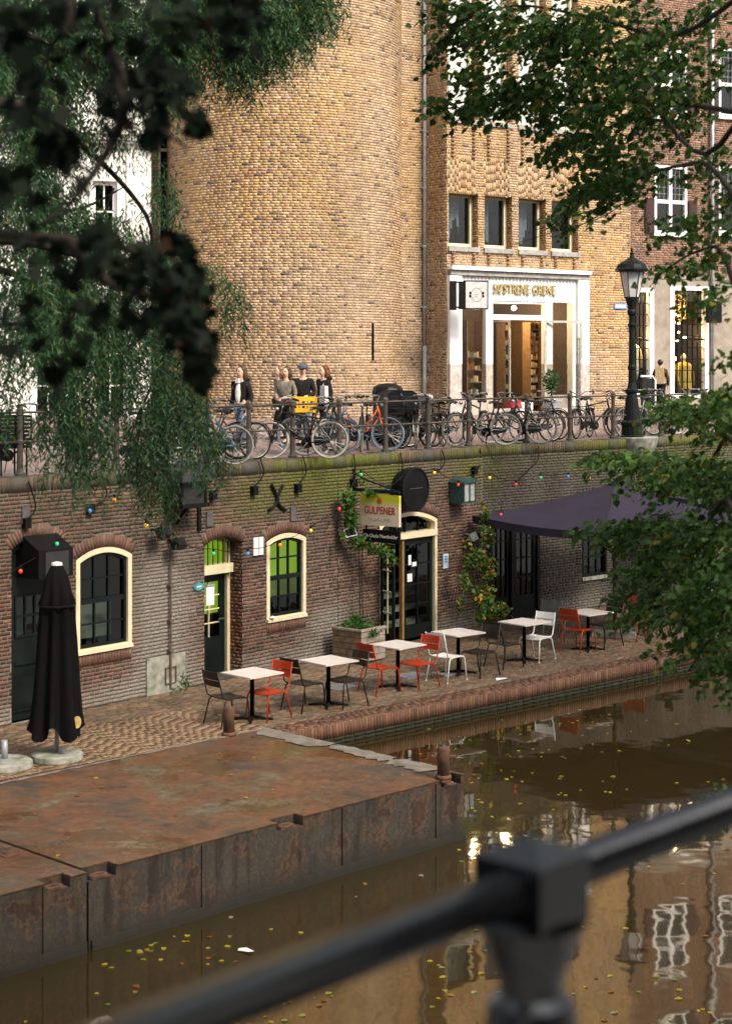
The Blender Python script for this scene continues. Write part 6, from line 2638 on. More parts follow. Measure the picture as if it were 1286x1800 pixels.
# black lamp hood box over the first door
u0, zt0 = WA_.uz(36, 990)
lb = thing('black_lamp_box', 'big black box with a sloping hood mounted over the closed cellar door', 'lamp box', tuple(WA_.pt(WA_.u(75), WA_.uz(75, 1000)[1], .1)), inplace=True)
ua, ub = WA_.u(40), WA_.u(100)
z0, z1 = WA_.uz(70, 1012)[1], WA_.uz(70, 962)[1]
mb = MB()
WA_.box(mb, ua, ub, z0, z1, .38, -.14)
obj('box', mb, M['black'], lb)
mb = MB()
WA_.box(mb, ua + .12, ub - .1, z0 + .03, z1 - .04, .4, .38)
obj('front_panel', mb, mat('matt_panel', (.03, .03, .032), .6), lb)
mb = MB()
mb.add([WA_.pt(ua, z1, .36), WA_.pt(ub, z1, .36), WA_.pt(ub, z1 + .2, .0), WA_.pt(ua, z1 + .2, .0), WA_.pt(ua, z1, -.02), WA_.pt(ub, z1, -.02)], [(0, 1, 2, 3), (0, 3, 4), (1, 5, 2)])
obj('hood', mb, M['black'], lb)

# hooded black lantern console, partly under the leaves
c_ = wall_at(327, 845, .0)
uu, zz_ = WA_.uz(327, 845, .25)
ln = thing('hooded_lantern', 'large black wall lantern with a curved hood below the willow leaves', 'lantern', tuple(WA_.pt(uu, zz_, .0)), inplace=True)
w2_ = .34
mb = MB()
pr_ = [(-w2_, .0), (-w2_, .2), (-.22, .26), (-.1, .34), (.1, .34), (.22, .26), (w2_, .2), (w2_, .0)]
k = len(pr_)
mb.add([WA_.pt(uu + x, zz_ + z, d) for d in (.5, .02) for x, z in pr_], [tuple(range(k)), tuple(reversed(range(k, 2 * k)))] + [(i, k + i, k + (i + 1) % k, (i + 1) % k) for i in range(k)])
obj('hood', mb, mat('slate_hood', (.045, .045, .046), .6, bump=.3, scale=30), ln)
mb = MB()
for s in (-1, 1):
    for d in (.06, .44):
        WA_.box(mb, uu + s * .28 - .02, uu + s * .28 + .02, zz_ - .38, zz_, d + .02, d - .02)
WA_.box(mb, uu - .32, uu + .32, zz_ - .44, zz_ - .38, .5, .02)
WA_.box(mb, uu - .36, uu + .36, zz_ - .03, zz_ - .002, .52, .02)
obj('lantern_frame', mb, M['black'], ln)
mb = MB()
WA_.box(mb, uu - .27, uu + .27, zz_ - .378, zz_ - .032, .43, .07)
obj('lantern_glass', mb, mat('dark_lamp_glass', (.03, .03, .03), .08), ln)
mb = MB()
mb.tube([WA_.pt(uu, zz_ - .44, .3), WA_.pt(uu, zz_ - .6, .12), WA_.pt(uu, zz_ - .75, .03)], .03, 6)
obj('bracket', mb, M['black'], ln)

uu, zz_ = WA_.uz(813, 862, .2)
ln = thing('green_lantern', 'dark green wall lantern with pale glass sides beside the round black board', 'lantern', tuple(WA_.pt(uu, zz_, 0)), inplace=True)
mb = MB()
rp_ = [WA_.pt(uu + .25 * math.cos(a), zz_ + .17 + .1 * math.sin(a), d) for d in (.42, .03) for a in np.linspace(0, math.pi, 9)]
mb.add(rp_, [tuple(range(9)), tuple(reversed(range(9, 18)))] + [(i, 9 + i, 9 + (i + 1) % 9, (i + 1) % 9) for i in range(9)])
WA_.box(mb, uu - .22, uu + .22, zz_ - .26, zz_ - .21, .36, .03)
WA_.box(mb, uu - .02, uu + .02, zz_ - .21, zz_ + .17, .385, .36)
for s in (-1, 1):
    WA_.box(mb, uu + s * .2 - .02, uu + s * .2 + .02, zz_ - .21, zz_ + .17, .385, .03)
obj('lantern_frame', mb, mat('green_enamel', (.035, .075, .07), .35), ln)
mb = MB()
WA_.box(mb, uu - .18, uu + .18, zz_ - .21, zz_ + .165, .37, .06)
obj('lantern_glass', mb, mat('milky_glass', (.35, .36, .34), .25), ln)

for px, py, rot, lab, m_ in ((284, 937, .5, 'black floodlight below the yellow bulb', M['black']), (313, 956, .2, 'black floodlight beside the red bulb and the conduit', M['black']), (612, 938, -.3, 'grey floodlight on the wall below the vine', M['zinc']), (835, 944, .4, 'grey floodlight above the yellowing creeper', M['zinc'])):
    uu, zz_ = WA_.uz(px, py, .25)
    t = thing('floodlight', lab, 'floodlight', tuple(WA_.pt(uu, zz_, .0)), group='floodlights on the quay wall', inplace=True)
    T = Matrix.Translation(WA_.pt(uu, zz_, .26)) @ Matrix.Rotation(math.atan2(WA_.e1[1], WA_.e1[0]), 4, 'Z') @ Matrix.Rotation(R(-28), 4, 'X') @ Matrix.Rotation(rot, 4, 'Z')
    obj('lamp_body', MB().box((0, 0, 0), (.26, .14, .17), M=T), m_, t)
    obj('lamp_face', MB().box((0, -.075, 0), (.22, .015, .13), M=T), M['darkpane'] if 'darkpane' in M else M['rubber'], t)
    obj('bracket', MB().tube([WA_.pt(uu, zz_ + .05, 0), WA_.pt(uu, zz_ + .02, .2)], .02, 6), m_, t)

# round black barrel-end board
uu, zz_ = WA_.uz(731, 860, .36)
ob = thing('round_black_board', 'plain round black board like a barrel end above the cafe door', 'board', tuple(WA_.pt(uu, zz_, 0)), inplace=True)
Tm = Matrix(((WA_.e1[0], 0, WA_.n[0], 0), (WA_.e1[1], 0, WA_.n[1], 0), (0, 1, 0, 0), (0, 0, 0, 1)))
Tm = Matrix.Translation(WA_.pt(uu, zz_, 0)) @ Tm
obj('disc', MB().lathe([(.34, .0), (.4, .1), (.43, .22), (.44, .36), (.41, .37), (.4, .35), (.02, .35)], 32, M=Tm), M['black'], ob)
mb = MB()
WA_.box(mb, uu - .2, uu + .22, zz_ + .015, zz_ + .022, .356, .35)
obj('scratch_line', mb, mat('grey_scratch', (.12, .12, .12), .8), ob)

# the beer sign hanging at right angles from its bracket
uw = WA_.u(621)
sg = thing('hanging_beer_sign', 'cream beer sign hanging from an iron bracket with a dark name board under it', 'sign', tuple(WA_.pt(uw, WA_.uz(621, 862)[1], 0)), inplace=True)
zb_ = WA_.uz(621, 860)[1]
mb = MB()
mb.tube([WA_.pt(uw, zb_, 0), WA_.pt(uw, zb_ - .01, 1.12)], .035, 7)
mb.tube([WA_.pt(uw, zb_ + .32, .0), WA_.pt(uw, zb_ + .2, .3), WA_.pt(uw, zb_ + .02, 1.0)], .016, 5)
mb.tube([WA_.pt(uw, zb_ + .4, .02), WA_.pt(uw, zb_ - .1, .02)], .03, 6)
for d in (.3, .95):
    mb.tube([WA_.pt(uw, zb_, d), WA_.pt(uw, zb_ - .16, d)], .014, 5)
mb.tube([WA_.pt(uw, zb_ + .16 + .06 * math.cos(a), .2 + .06 * math.sin(a)) for a in np.linspace(0, 6, 10)], .01, 4)
obj('bracket', mb, M['iron'], sg)
SGP = Plane(WA_.pt(uw, 0, .0), WA_.n, (0, 0, 1), -WA_.e1)
# board: photograph 627..690 by 865..918
d0, d1 = .2, 1.13
zc_t, zc_b = zb_ - .07, zb_ - .66
mb = MB()
SGP.box(mb, d0, d1, zc_b, zc_t, .03, -.03)
sm2, n_, l_, b_ = nodes('cream_sign_face')
tcn = n_.new('ShaderNodeTexCoord')
sp_ = n_.new('ShaderNodeSeparateXYZ')
l_.new(tcn.outputs['Generated'], sp_.inputs[0])
r_ = n_.new('ShaderNodeValToRGB')
r_.color_ramp.elements[0].position = .55
r_.color_ramp.elements[0].color = (.72, .6, .45, 1)
r_.color_ramp.elements[1].position = .82
r_.color_ramp.elements[1].color = (.55, .55, .03, 1)
l_.new(sp_.outputs['Z'], r_.inputs[0])
l_.new(r_.outputs[0], b_.inputs['Base Color'])
b_.inputs['Roughness'].default_value = .4
obj('sign_board', mb, sm2, sg)
redp = mat('sign_red', (.5, .035, .015), .5, var=.03)
x = Vector(SGP.e1)
y = Vector((0, 0, 1))
nn = Vector(SGP.n)


def on_sg(d, z, off=.034):
    p = SGP.pt(d, z, off)
    return Matrix(((x[0], 0, nn[0], p[0]), (x[1], 0, nn[1], p[1]), (x[2], 1, nn[2], p[2]), (0, 0, 0, 1)))


text_part('GULPENER', .2, redp, sg, on_sg((d0 + d1) / 2, zc_b + .285), .003, sx=.78)
text_part('GULPENER', .2, redp, sg, on_sg((d0 + d1) / 2 + .004, zc_b + .285), .003, sx=.78)
mb = MB()
cx_ = (d0 + d1) / 2
for i in range(16):
    a, b = i * math.pi / 8, (i + 1) * math.pi / 8
    mb.add([SGP.pt(cx_, zc_b + .47, .036), SGP.pt(cx_ + .06 * math.cos(a), zc_b + .47 + .065 * math.sin(a), .036), SGP.pt(cx_ + .06 * math.cos(b), zc_b + .47 + .065 * math.sin(b), .036)], [(0, 1, 2)])
em_ = obj('emblem', mb, mat('emblem_orange', (.6, .14, .02), .5), sg)
mb = MB()
mb.tube([SGP.pt(cx_ - .025 + .05 * t, zc_b + .435 + .07 * t + .01 * math.sin(t * 6), .04) for t in np.linspace(0, 1, 7)], .007, 4)
obj('emblem_stroke', mb, redp, em_)
mb = MB()
mb.tube([SGP.pt(cx_ - .26 + .52 * t, zc_b + .12 + .022 * math.sin(t * 44) + .01 * math.sin(t * 17), .036) for t in np.linspace(0, 1, 60)], .004, 3)
obj('handwritten_line', mb, mat('script_grey', (.3, .22, .16), .6), sg)
mb = MB()
z1_ = zc_b - .08
SGP.box(mb, d0 + .05, d1 + .0, z1_ - .24, z1_, .025, -.025)
for d in (d0 + .12, d1 - .12):
    SGP.box(mb, d - .015, d + .015, z1_, zc_b, .008, -.008)
nb = obj('name_board', mb, M['black'], sg)
text_part('De Oude Muntkelder', .1, mat('name_white', (.75, .72, .65), .5), sg, on_sg((d0 + d1) / 2 + .025, z1_ - .12, .028), .002, sx=.93)

# papers on the wall
for px, py, w_, h_, m_, lab, nm in ((452, 960, .26, .32, M['white'], 'white framed menu board between the door and the green lit window', 'menu_board'), (348, 1031, .17, .11, mat('teal_plate', (.06, .3, .33), .4), 'small teal oval plate beside the cellar door', 'oval_plate'), (781, 986, .17, .3, mat('pale_blue_poster', (.55, .65, .75), .6), 'pale blue poster on the wall beside the cafe door', 'poster'), (367, 1047, .2, .33, M['white'], 'white notice hanging at the edge of the middle cellar door', 'notice')):
    u, z = WA_.uz(px, py)
    t = thing(nm, lab, 'poster' if nm != 'oval_plate' else 'plate', tuple(WA_.pt(u, z, 0)), inplace=True)
    mb = MB()
    if nm == 'oval_plate':
        k = 18
        mb.add([WA_.pt(u + w_ * .5 * 1.5 * math.cos(i * 2 * math.pi / k), z + h_ * .6 * math.sin(i * 2 * math.pi / k), d) for d in (.03, .0) for i in range(k)], [tuple(range(k))] + [(i, k + i, k + (i + 1) % k, (i + 1) % k) for i in range(k)])
        obj('plate', mb, m_, t)
        mb = MB()
        WA_.box(mb, u - .06, u + .06, z - .012, z + .012, .034, .03)
        obj('pale_stroke', mb, M['white'], t)
    else:
        WA_.box(mb, u - w_ / 2, u + w_ / 2, z - h_ / 2, z + h_ / 2, .035, .012)
        obj('sheet', mb, m_, t)
        mb = MB()
        if nm == 'menu_board':
            WA_.box(mb, u - .008, u + .008, z - h_ / 2, z + h_ / 2, .04, .035)
            obj('frame_bar', mb, M['zinc'], t)
        elif nm == 'poster':
            for k in range(3):
                WA_.box(mb, u - w_ * .32, u + w_ * .3, z - .03 + k * .05, z + .005 + k * .05, .039, .035)
            obj('print', mb, mat('poster_blue', (.1, .25, .5), .6), t)
        else:
            WA_.box(mb, u - w_ / 2, u + w_ / 2, z + h_ / 2, z + h_ / 2 + .03, .05, .012)
            obj('clip', mb, M['zinc'], t)

# ---- chairs and tables on the terrace
CH = {}


def chair_meshes(m):
    if m.name in CH:
        return CH[m.name]
    out = []
    s = MB()
    # a slightly dished seat of slats
    for k in range(7):
        y = -.195 + k * .065
        pr_ = [(-.2, .445), (-.1, .44), (.05, .437), (.17, .442), (.215, .425)]
        vs, fs = [], []
        for x, z in pr_:
            dz = -.01 * (1 - (y / .2) ** 2)
            for dy in (-.029, .029):
                vs += [(x, y + dy, z + dz), (x, y + dy, z + dz - .012)]
        for i in range(4):
            a = i * 4
            fs += [(a, a + 2, a + 6, a + 4), (a + 1, a + 5, a + 7, a + 3), (a, a + 4, a + 5, a + 1), (a + 2, a + 3, a + 7, a + 6)]
        fs += [(0, 1, 3, 2), (16, 18, 19, 17)]
        s.add(vs, fs)
    out.append(('seat', mesh_of('seat', s, m)))
    for z0, z1 in ((.625, .72), (.735, .86)):
        b = MB()
        n = 6
        vs, fs = [], []
        for i in range(n + 1):
            y = -.2 + .4 * i / n
            bx_ = -.02 * (1 - (y / .2) ** 2)
            for z in (z0, z1):
                x = -.24 - (z - .45) * .22 + bx_
                vs += [(x, y, z), (x - .012, y, z)]
        for i in range(n):
            a = i * 4
            fs += [(a, a + 4, a + 6, a + 2), (a + 1, a + 3, a + 7, a + 5), (a, a + 1, a + 5, a + 4), (a + 2, a + 6, a + 7, a + 3)]
        fs += [(0, 2, 3, 1), (n * 4, n * 4 + 1, n * 4 + 3, n * 4 + 2)]
        b.add(vs, fs)
        out.append(('back_slat', mesh_of('back_slat', b, m)))
    f = MB()
    for sgn_ in (-1, 1):
        y = sgn_ * .21
        f.tube([(.15, y, .425), (-.17, y, .43), (-.235, y, .47), (-.27, y, .6), (-.335, y * .97, .87)], .0115, 7)
    f.tube([(.1, -.21, .422), (.1, .21, .422)], .01, 6)
    f.tube([(-.16, -.21, .425), (-.16, .21, .425)], .01, 6)
    out.append(('frame', mesh_of('frame', f, m, True)))
    for sx in (-1, 1):
        for sy in (-1, 1):
            l = MB()
            if sx > 0:
                l.tube([(.08, sy * .205, .425), (.19, sy * .212, .42), (.225, sy * .218, .385), (.262, sy * .235, .01)], .0125, 7)
            else:
                l.tube([(-.06, sy * .205, .424), (-.16, sy * .212, .418), (-.195, sy * .218, .385), (-.285, sy * .24, .01)], .0125, 7)
            l.lathe([(.016, 0), (.016, .02)], 7, ((.262 if sx > 0 else -.285), sy * (.235 if sx > 0 else .24), 0))
            out.append(('leg', mesh_of('leg', l, m, True)))
    CH[m.name] = out
    return out


KA = math.degrees(math.atan2(KD[1], KD[0]))


def chair(px, py, face, m, lab):
    p = G(px, py, Z_TERR + .45)
    t = thing('garden_chair', lab, 'chair', (p.x, p.y, Z_TERR), R(KA + face), 'metal chairs on the terrace')
    for nm, me in chair_meshes(m):
        link(nm, me, t)


RD_, WC_, DK_ = M['redpaint'], M['whitelac'], M['darklac']
chair(400, 1222, -4, DK_, 'dark brown metal chair at the table nearest the pontoon')
chair(471, 1213, 186, RD_, 'red metal chair at the table nearest the pontoon')
chair(534, 1198, 3, DK_, 'dark brown chair with its back to the nearest red chair')
chair(607, 1192, 178, DK_, 'dark chair whose back is hidden by the red chair behind it')
chair(667, 1170, -3, RD_, 'red chair standing in front of the wooden planter')
chair(735, 1163, 184, RD_, 'red chair in front of the cafe door, back to back with a white one')
chair(785, 1151, 5, WC_, 'white chair back to back with a red chair by the cafe door')
chair(842, 1143, 183, DK_, 'dark chair facing the white chair across the fourth table')
chair(886, 1129, -2, DK_, 'dark chair in front of the creeper, facing a white chair')
chair(942, 1118, 188, WC_, 'white chair in the shade beside the far red chair')
chair(1016, 1104, 4, RD_, 'red chair under the big parasol with its back to a white chair')
chair(980, 1087, 20, mat('grey_green_lacquer', (.16, .17, .15), .4), 'grey green chair in the dark behind the far red chair')
chair(1062, 1095, 176, DK_, 'dark chair across the table from the far red chair')
chair(1106, 1086, 200, RD_, 'red chair half covered by the lime leaves')
chair(1150, 1080, 150, DK_, 'dark chair lost in the shade under the leaves')


def table(px, py, lab, rz=0):
    p = G(px, py, Z_TERR)
    t = thing('cafe_table', lab, 'table', (p.x, p.y, Z_TERR), R(KA + rz), 'square cafe tables on the terrace')
    if 'tt' not in CH:
        a = MB().box((0, 0, .735), (.7, .7, .022))
        me1 = mesh_of('table_top', a, M['tabletop'])
        b = MB().lathe([(.035, .03), (.035, .72), (.12, .724)], 12)
        me2 = mesh_of('column', b, M['black'], True)
        c = MB()
        for k in range(4):
            w = R(45 + 90 * k)
            c.tube([(.02 * math.cos(w), .02 * math.sin(w), .05), (.15 * math.cos(w), .15 * math.sin(w), .04), (.33 * math.cos(w), .33 * math.sin(w), .018)], [.03, .024, .016], 7)
        me3 = mesh_of('base', c, M['black'], True)
        CH['tt'] = (('table_top', me1), ('column', me2), ('base', me3))
    for nm, me in CH['tt']:
        link(nm, me, t)


table(443, 1266, 'pale square table nearest the pontoon, with a red and a dark chair', 2)
table(577, 1241, 'pale square table with two dark chairs', -1)
table(699, 1209, 'pale square table between the two red chairs by the planter', 3)
table(805, 1184, 'pale square table between a white and a dark chair', -3)
table(921, 1163, 'pale square table with a white chair beside the creeper', 0)
table(1033, 1143, 'pale square table in the shade under the big parasol', -4)

# ---- wooden planter with plants
pc = WA_.pt(WA_.u(640, .95), 0, .95)
pl_t = thing('wooden_planter', 'weathered slatted wooden planter full of green plants by the cafe door', 'planter', (pc.x, pc.y, Z_TERR), inplace=True)
u0 = WA_.u(640, .95)
up0, up1 = u0 - .08, u0 + .62
paint_g = mat('silvered_wood', (.36, .29, .24), .8, bump=.4, scale=9, var=.25)
for k in range(5):
    z0 = Z_TERR + .04 + k * .112
    for (a, b, c, d) in ((up0, up1, .95, .93), (up0, up1, .27, .25)):
        mb = MB()
        WA_.box(mb, a, b, z0, z0 + .1, c, d)
        obj('slat', mb, paint_g if c > .5 else M['wood'], pl_t)
    for (a, b) in ((up0, up0 + .02), (up1 - .02, up1)):
        mb = MB()
        WA_.box(mb, a, b, z0, z0 + .1, .928, .272)
        obj('slat', mb, M['wood'], pl_t)
mb = MB()
WA_.box(mb, up0 + .03, up1 - .03, Z_TERR + .02, Z_TERR + .5, .92, .28)
obj('soil', mb, mat('potting_soil', (.04, .03, .02), .95), pl_t)
mb = MB()
WA_.box(mb, up0 - .02, up1 + .02, Z_TERR + .6, Z_TERR + .64, .97, .9)
WA_.box(mb, up0 - .02, up0 + .05, Z_TERR + .6, Z_TERR + .639, .9, .25)
obj('rim', mb, paint_g, pl_t)

# ---- closed black parasol on its concrete foot
pp = G(100, 1336, Z_TERR)
um_ = thing('closed_parasol', 'tall black parasol folded shut on a round concrete foot beside the cellar window', 'parasol', (pp.x, pp.y, Z_TERR))
Hp = 345 / FPX * pp.y
obj('foot', MB().lathe([(.36, 0), (.37, .02), (.36, .09), (.33, .11), (.05, .115)], 24), M['concrete'], um_)
obj('pole', MB().lathe([(.03, .11), (.03, Hp - .05)], 10), M['zinc'], um_, smooth=True)
vs, fs = [], []
n = 48
prof = [(1.0, .045), (.985, .1), (.93, .17), (.86, .2), (.8, .25), (.785, .23), (.6, .25), (.4, .285), (.25, .32), (.19, .345), (.145, .36)]
rs = random.Random(9)
ph = [rs.uniform(-.4, .4) for _ in range(8)]
for j, (f, r) in enumerate(prof):
    amp = .3 * min(1, (1 - f) * 3.2)
    for k in range(n):
        w = 2 * math.pi * k / n
        q = 1 + amp * (math.cos(8 * w + ph[int(8 * k / n)] + .3 * math.sin(j)) * .8 + .25 * math.cos(3 * w + j * .2))
        z = f * Hp
        if j == len(prof) - 1:
            z += .09 * math.cos(4 * w) + .05 * math.sin(7 * w)
        vs.append((r * q * math.cos(w) * .92, r * q * math.sin(w), z))
for j in range(len(prof) - 1):
    for k in range(n):
        a, b = j * n + k, j * n + (k + 1) % n
        fs.append((a, b, b + n, a + n))
obj('folded_canopy', MB().add(vs, fs), mat('black_canvas', (.006, .0055, .006), .9, bump=.3, scale=40, spec=.1), um_, smooth=True)
obj('strap', MB().tube([(.255 * math.cos(t * math.pi / 12), .27 * math.sin(t * math.pi / 12), .79 * Hp) for t in range(24)], .018, 5, closed=True), M['black'], um_)
obj('cap', MB().lathe([(.08, Hp - .02), (.075, Hp + .015), (.02, Hp + .03)], 12), M['whitelac'], um_)
em = MB()
T = Matrix.Translation((.315, -.2, .2 * Hp + .02)) @ Matrix.Rotation(R(58), 4, 'Z') @ Matrix.Rotation(R(86), 4, 'X')
em.lathe([(.085, 0), (.085, .006)], 18, M=T)
obj('emblem', em, mat('emblem_straw', (.5, .36, .12), .6), um_)
p2 = G(8, 1350, Z_TERR)
ft = thing('parasol_foot', 'empty round concrete parasol foot with a short steel socket pipe', 'parasol foot', (p2.x, p2.y, Z_TERR))
obj('foot', MB().lathe([(.38, 0), (.39, .02), (.38, .09), (.35, .11), (.05, .115)], 24), M['concrete'], ft)
obj('socket', MB().lathe([(.045, .11), (.045, .38), (.035, .38), (.03, .36)], 12), M['zinc'], ft, smooth=True)
obj('flange', MB().lathe([(.1, .11), (.1, .125), (.05, .13)], 12), M['zinc'], ft)

# ---- big purple parasol and the one beyond it


def big_parasol(label, c, half, rot, ze, zp, m):
    t = thing('square_parasol', label, 'parasol', (c[0], c[1], Z_TERR), R(rot))
    ze, zp = ze - Z_TERR, zp - Z_TERR
    can = MB()
    n = 6
    cs = [(half, 0), (0, half), (-half, 0), (0, -half)]
    for i in range(4):
        a, b = Vector((*cs[i], 0)), Vector((*cs[(i + 1) % 4], 0))
        grid = []
        for j in range(n + 1):
            f = j / n
            row = []
            for k in range(n + 1):
                g = k / n
                p = (a * (1 - g) + b * g) * (.06 + .94 * f)
                sag = -.10 * math.sin(math.pi * g) * f * (1 - f * .3) - .06 * math.sin(math.pi * f)
                row.append((p.x, p.y, zp + (ze - zp) * f + sag))
            grid.append(row)
        for j in range(n):
            for k in range(n):
                can.quad(grid[j][k], grid[j + 1][k], grid[j + 1][k + 1], grid[j][k + 1])
        e = grid[n]
        for k in range(n):
            q0, q1 = Vector(e[k]), Vector(e[k + 1])
            can.quad(q0, q0 - Vector((0, 0, .16)), q1 - Vector((0, 0, .16)), q1)
    obj('canopy', can, m, t)
    fr = MB()
    for x, y in cs:
        fr.tube([(0, 0, zp - .12), (x * .97, y * .97, ze - .06)], .018, 5)
        fr.tube([(0, 0, ze - .75), (x * .5, y * .5, (ze + zp) / 2 - .1)], .014, 5)
    obj('rib', fr, M['black'], t)
    obj('pole', MB().lathe([(.045, .08), (.045, zp)], 10), mat('bronze_pole', (.1, .085, .06), .4, metal=.4), t, smooth=True)
    obj('foot', MB().box((0, 0, .045), (.9, .9, .09), taper=.95), M['concrete'], t)
    tp = MB()
    tp.lathe([(.16, zp - .03), (.14, zp + .03), (.03, zp + .1)], 10)
    obj('finial', tp, M['black'], t)
    return t


purple = mat('purple_canvas', (.033, .026, .046), .9, scale=2, var=.12, bump=.1)
bpz = big_parasol('big square purple parasol shading the far tables', (5.1, 35.0), 2.95, -102, -1.42, -.74, purple)
big_parasol('second dull violet parasol further along the terrace', (9.0, 38.2), 2.6, -100, -1.2, -.5, mat('dull_violet_canvas', (.045, .042, .056), .9, scale=2, var=.12))

# small red lamps under the canopy corner
tr = thing('red_lantern', 'little red lantern hanging from the corner of the purple parasol', 'lantern', tuple(P(880, 905, 35.2)), inplace=True)
p = P(880, 905, 35.2)
obj('lamp_glass', MB().ball(p, .03, 8, (1, 1, 1.3)), bm_m['red'], tr)
obj('cord', MB().tube([p + Vector((0, 0, .05)), p + Vector((0, 0, .2))], .006, 4), M['black'], tr)

# ---- the railing right in front of the camera
nf = thing('near_railing', 'thick dark railing with a cast iron post close to the viewer, out of focus', 'railing', (.156, 1.6, .62), inplace=True)
pc = Vector((.156, 1.6, 0))
zr = EYE - (1555 - HY) / FPX * 1.6
rm = mat('glossy_black_iron', (.005, .0055, .007), .15, scale=12, var=.3, bump=.05, spec=1.0)
# direction fitted to the photograph's two ends
pl0 = Vector(((300 - CX) / FPX, 1, 0))
dirr = Vector((.62, .785, 0)).normalized()
dirr = None
zl = zr
Yl = (EYE - zl) * FPX / (1798 - HY)
Yr = (EYE - zl) * FPX / (1452 - HY)
A_ = Vector(((300 - CX) / FPX * Yl, Yl, zl))
B_ = Vector(((1200 - CX) / FPX * Yr, Yr, zl))
dirr = (B_ - A_).normalized()
mid = A_ + dirr * ((pc - A_).dot(dirr))
pc = Vector((mid.x, mid.y, 0))
nf.location = (pc.x, pc.y, .62)
OFF[nf.name] = Vector(nf.location)
for a, b in ((-3, -.03), (.03, 9)):
    obj('rail', MB().tube([mid + dirr * a, mid + dirr * b], .021, 16), rm, nf, smooth=True)
    obj('rail', MB().tube([mid + dirr * a - Vector((0, 0, .46)), mid + dirr * b - Vector((0, 0, .46))], .018, 12), rm, nf, smooth=True)
ang = math.atan2(dirr.y, dirr.x)
zt_ = EYE - (1462 - HY) / FPX * pc.y
for off in (0, -1.75, 1.75, 3.5):
    c = pc + dirr * off
    mb = MB()
    mb.box((0, 0, -.052), (.078, .078, .062))
    mb.add([(-.039, -.039, -.021), (.039, -.039, -.021), (.039, .039, -.021), (-.039, .039, -.021), (0, 0, -.002)], [(0, 1, 4), (1, 2, 4), (2, 3, 4), (3, 0, 4), (3, 2, 1, 0)])
    mb.lathe([(.052, -.083), (.046, -.1), (.035, -.125), (.0305, -.14), (.03, -.15), (.04, -.158), (.043, -.175), (.046, -.2), (.043, -.235), (.036, -.26), (.03, -.3), (.028, -.45), (.028, -.55), (.045, -.6), (.045, -.64), (.028, -.68), (.03, -.85), (.06, zt_ and (.62 - zt_) + .06), (.06, .62 - zt_)], 20)
    T = Matrix.Translation((c.x, c.y, zt_)) @ Matrix.Rotation(ang, 4, 'Z')
    mb.v = [tuple(T @ Vector(v)) for v in mb.v]
    obj('post', mb, rm, nf, smooth=False)


# ================================================================== PLANTS AND TREES
def unit(n):
    v = RNG.normal(size=(n, 3))
    return v / np.linalg.norm(v, axis=1, keepdims=True)


def leaf_cols(n, base, amp=.3, yellow=0.0, ycol=(.3, .24, .03), clump=None):
    c = np.array(base) * RNG.uniform(1 - amp, 1 + amp, (n, 1)) * (1 + RNG.normal(size=(n, 3)) * .06)
    y = RNG.random(n) < yellow
    c[y] = np.array(ycol) * RNG.uniform(.7, 1.3, (y.sum(), 1))
    return np.clip(c, .004, .9)


def twig_leaves(a, d, ln, step, size, droop, spread, out):
    """leaves set alternately along a twig that starts at a, runs along d and droops"""
    n = max(2, int(ln / step))
    p = np.array(a, float)
    d = np.array(d, float) / np.linalg.norm(d)
    for i in range(n):
        d = d + np.array((0, 0, -droop / n))
        d /= np.linalg.norm(d)
        p = p + d * step
        s = 1 if i % 2 else -1
        sd = np.cross(d, (0, 0, 1.0))
        sd = sd / (np.linalg.norm(sd) + 1e-6) * s
        ld = d * .55 + sd * spread + RNG.normal(size=3) * .3 + np.array((0, 0, -.25))
        out.append((p + RNG.normal(size=3) * .01, ld, size * RNG.uniform(.65, 1.2)))


def px_blob(px, py, Y, rx, ry, dY):
    """a random point in an ellipsoid centred where the photograph shows (px, py), Y metres away"""
    v = RNG.normal(size=3)
    v = v / np.linalg.norm(v) * RNG.random() ** .45
    k = Y / FPX
    c = P(px, py, Y)
    return np.array((c.x + v[0] * rx * k, Y + v[1] * dY, c.z + v[2] * ry * k))


def build_crown(name, T, parent, base, tm, nparts, yellow=0.0, amp=.35, up=.6, ycol=(.3, .24, .03), clumpy=1.4, m=None):
    Pp = np.array([t[0] for t in T])
    D = np.array([t[1] for t in T])
    S = np.array([t[2] for t in T])
    N = RNG.normal(size=(len(T), 3)) * .75 + np.array((0, -.25, up))
    f = fnoise(Pp[:, 0] * clumpy + Pp[:, 1] * .7, Pp[:, 2] * clumpy + Pp[:, 1] * .4, 101)
    c = leaf_cols(len(T), base, amp, 0) * (.55 + .9 * f)[:, None]
    y = RNG.random(len(T)) < yellow * 2 * f
    c[y] = np.array(ycol) * RNG.uniform(.6, 1.25, (y.sum(), 1))
    foliage(name, Pp, D, N, S, np.clip(c, .002, .9), tm, parent, nparts, m)


def limb(mb, pts, r0, r1, n=7):
    q = smooth_path(pts, 5)
    k = len(q)
    mb.tube(q, [r0 + (r1 - r0) * i / (k - 1) for i in range(k)], n)
    return q


M['darkleaf'] = attr_mat('dark_leaf', rough=.55, amp=.25, bump=0, trans=.14, spec=.05)
M['glossleaf'] = attr_mat('gloss_leaf', rough=.42, amp=.25, bump=0, trans=.3, spec=.22)

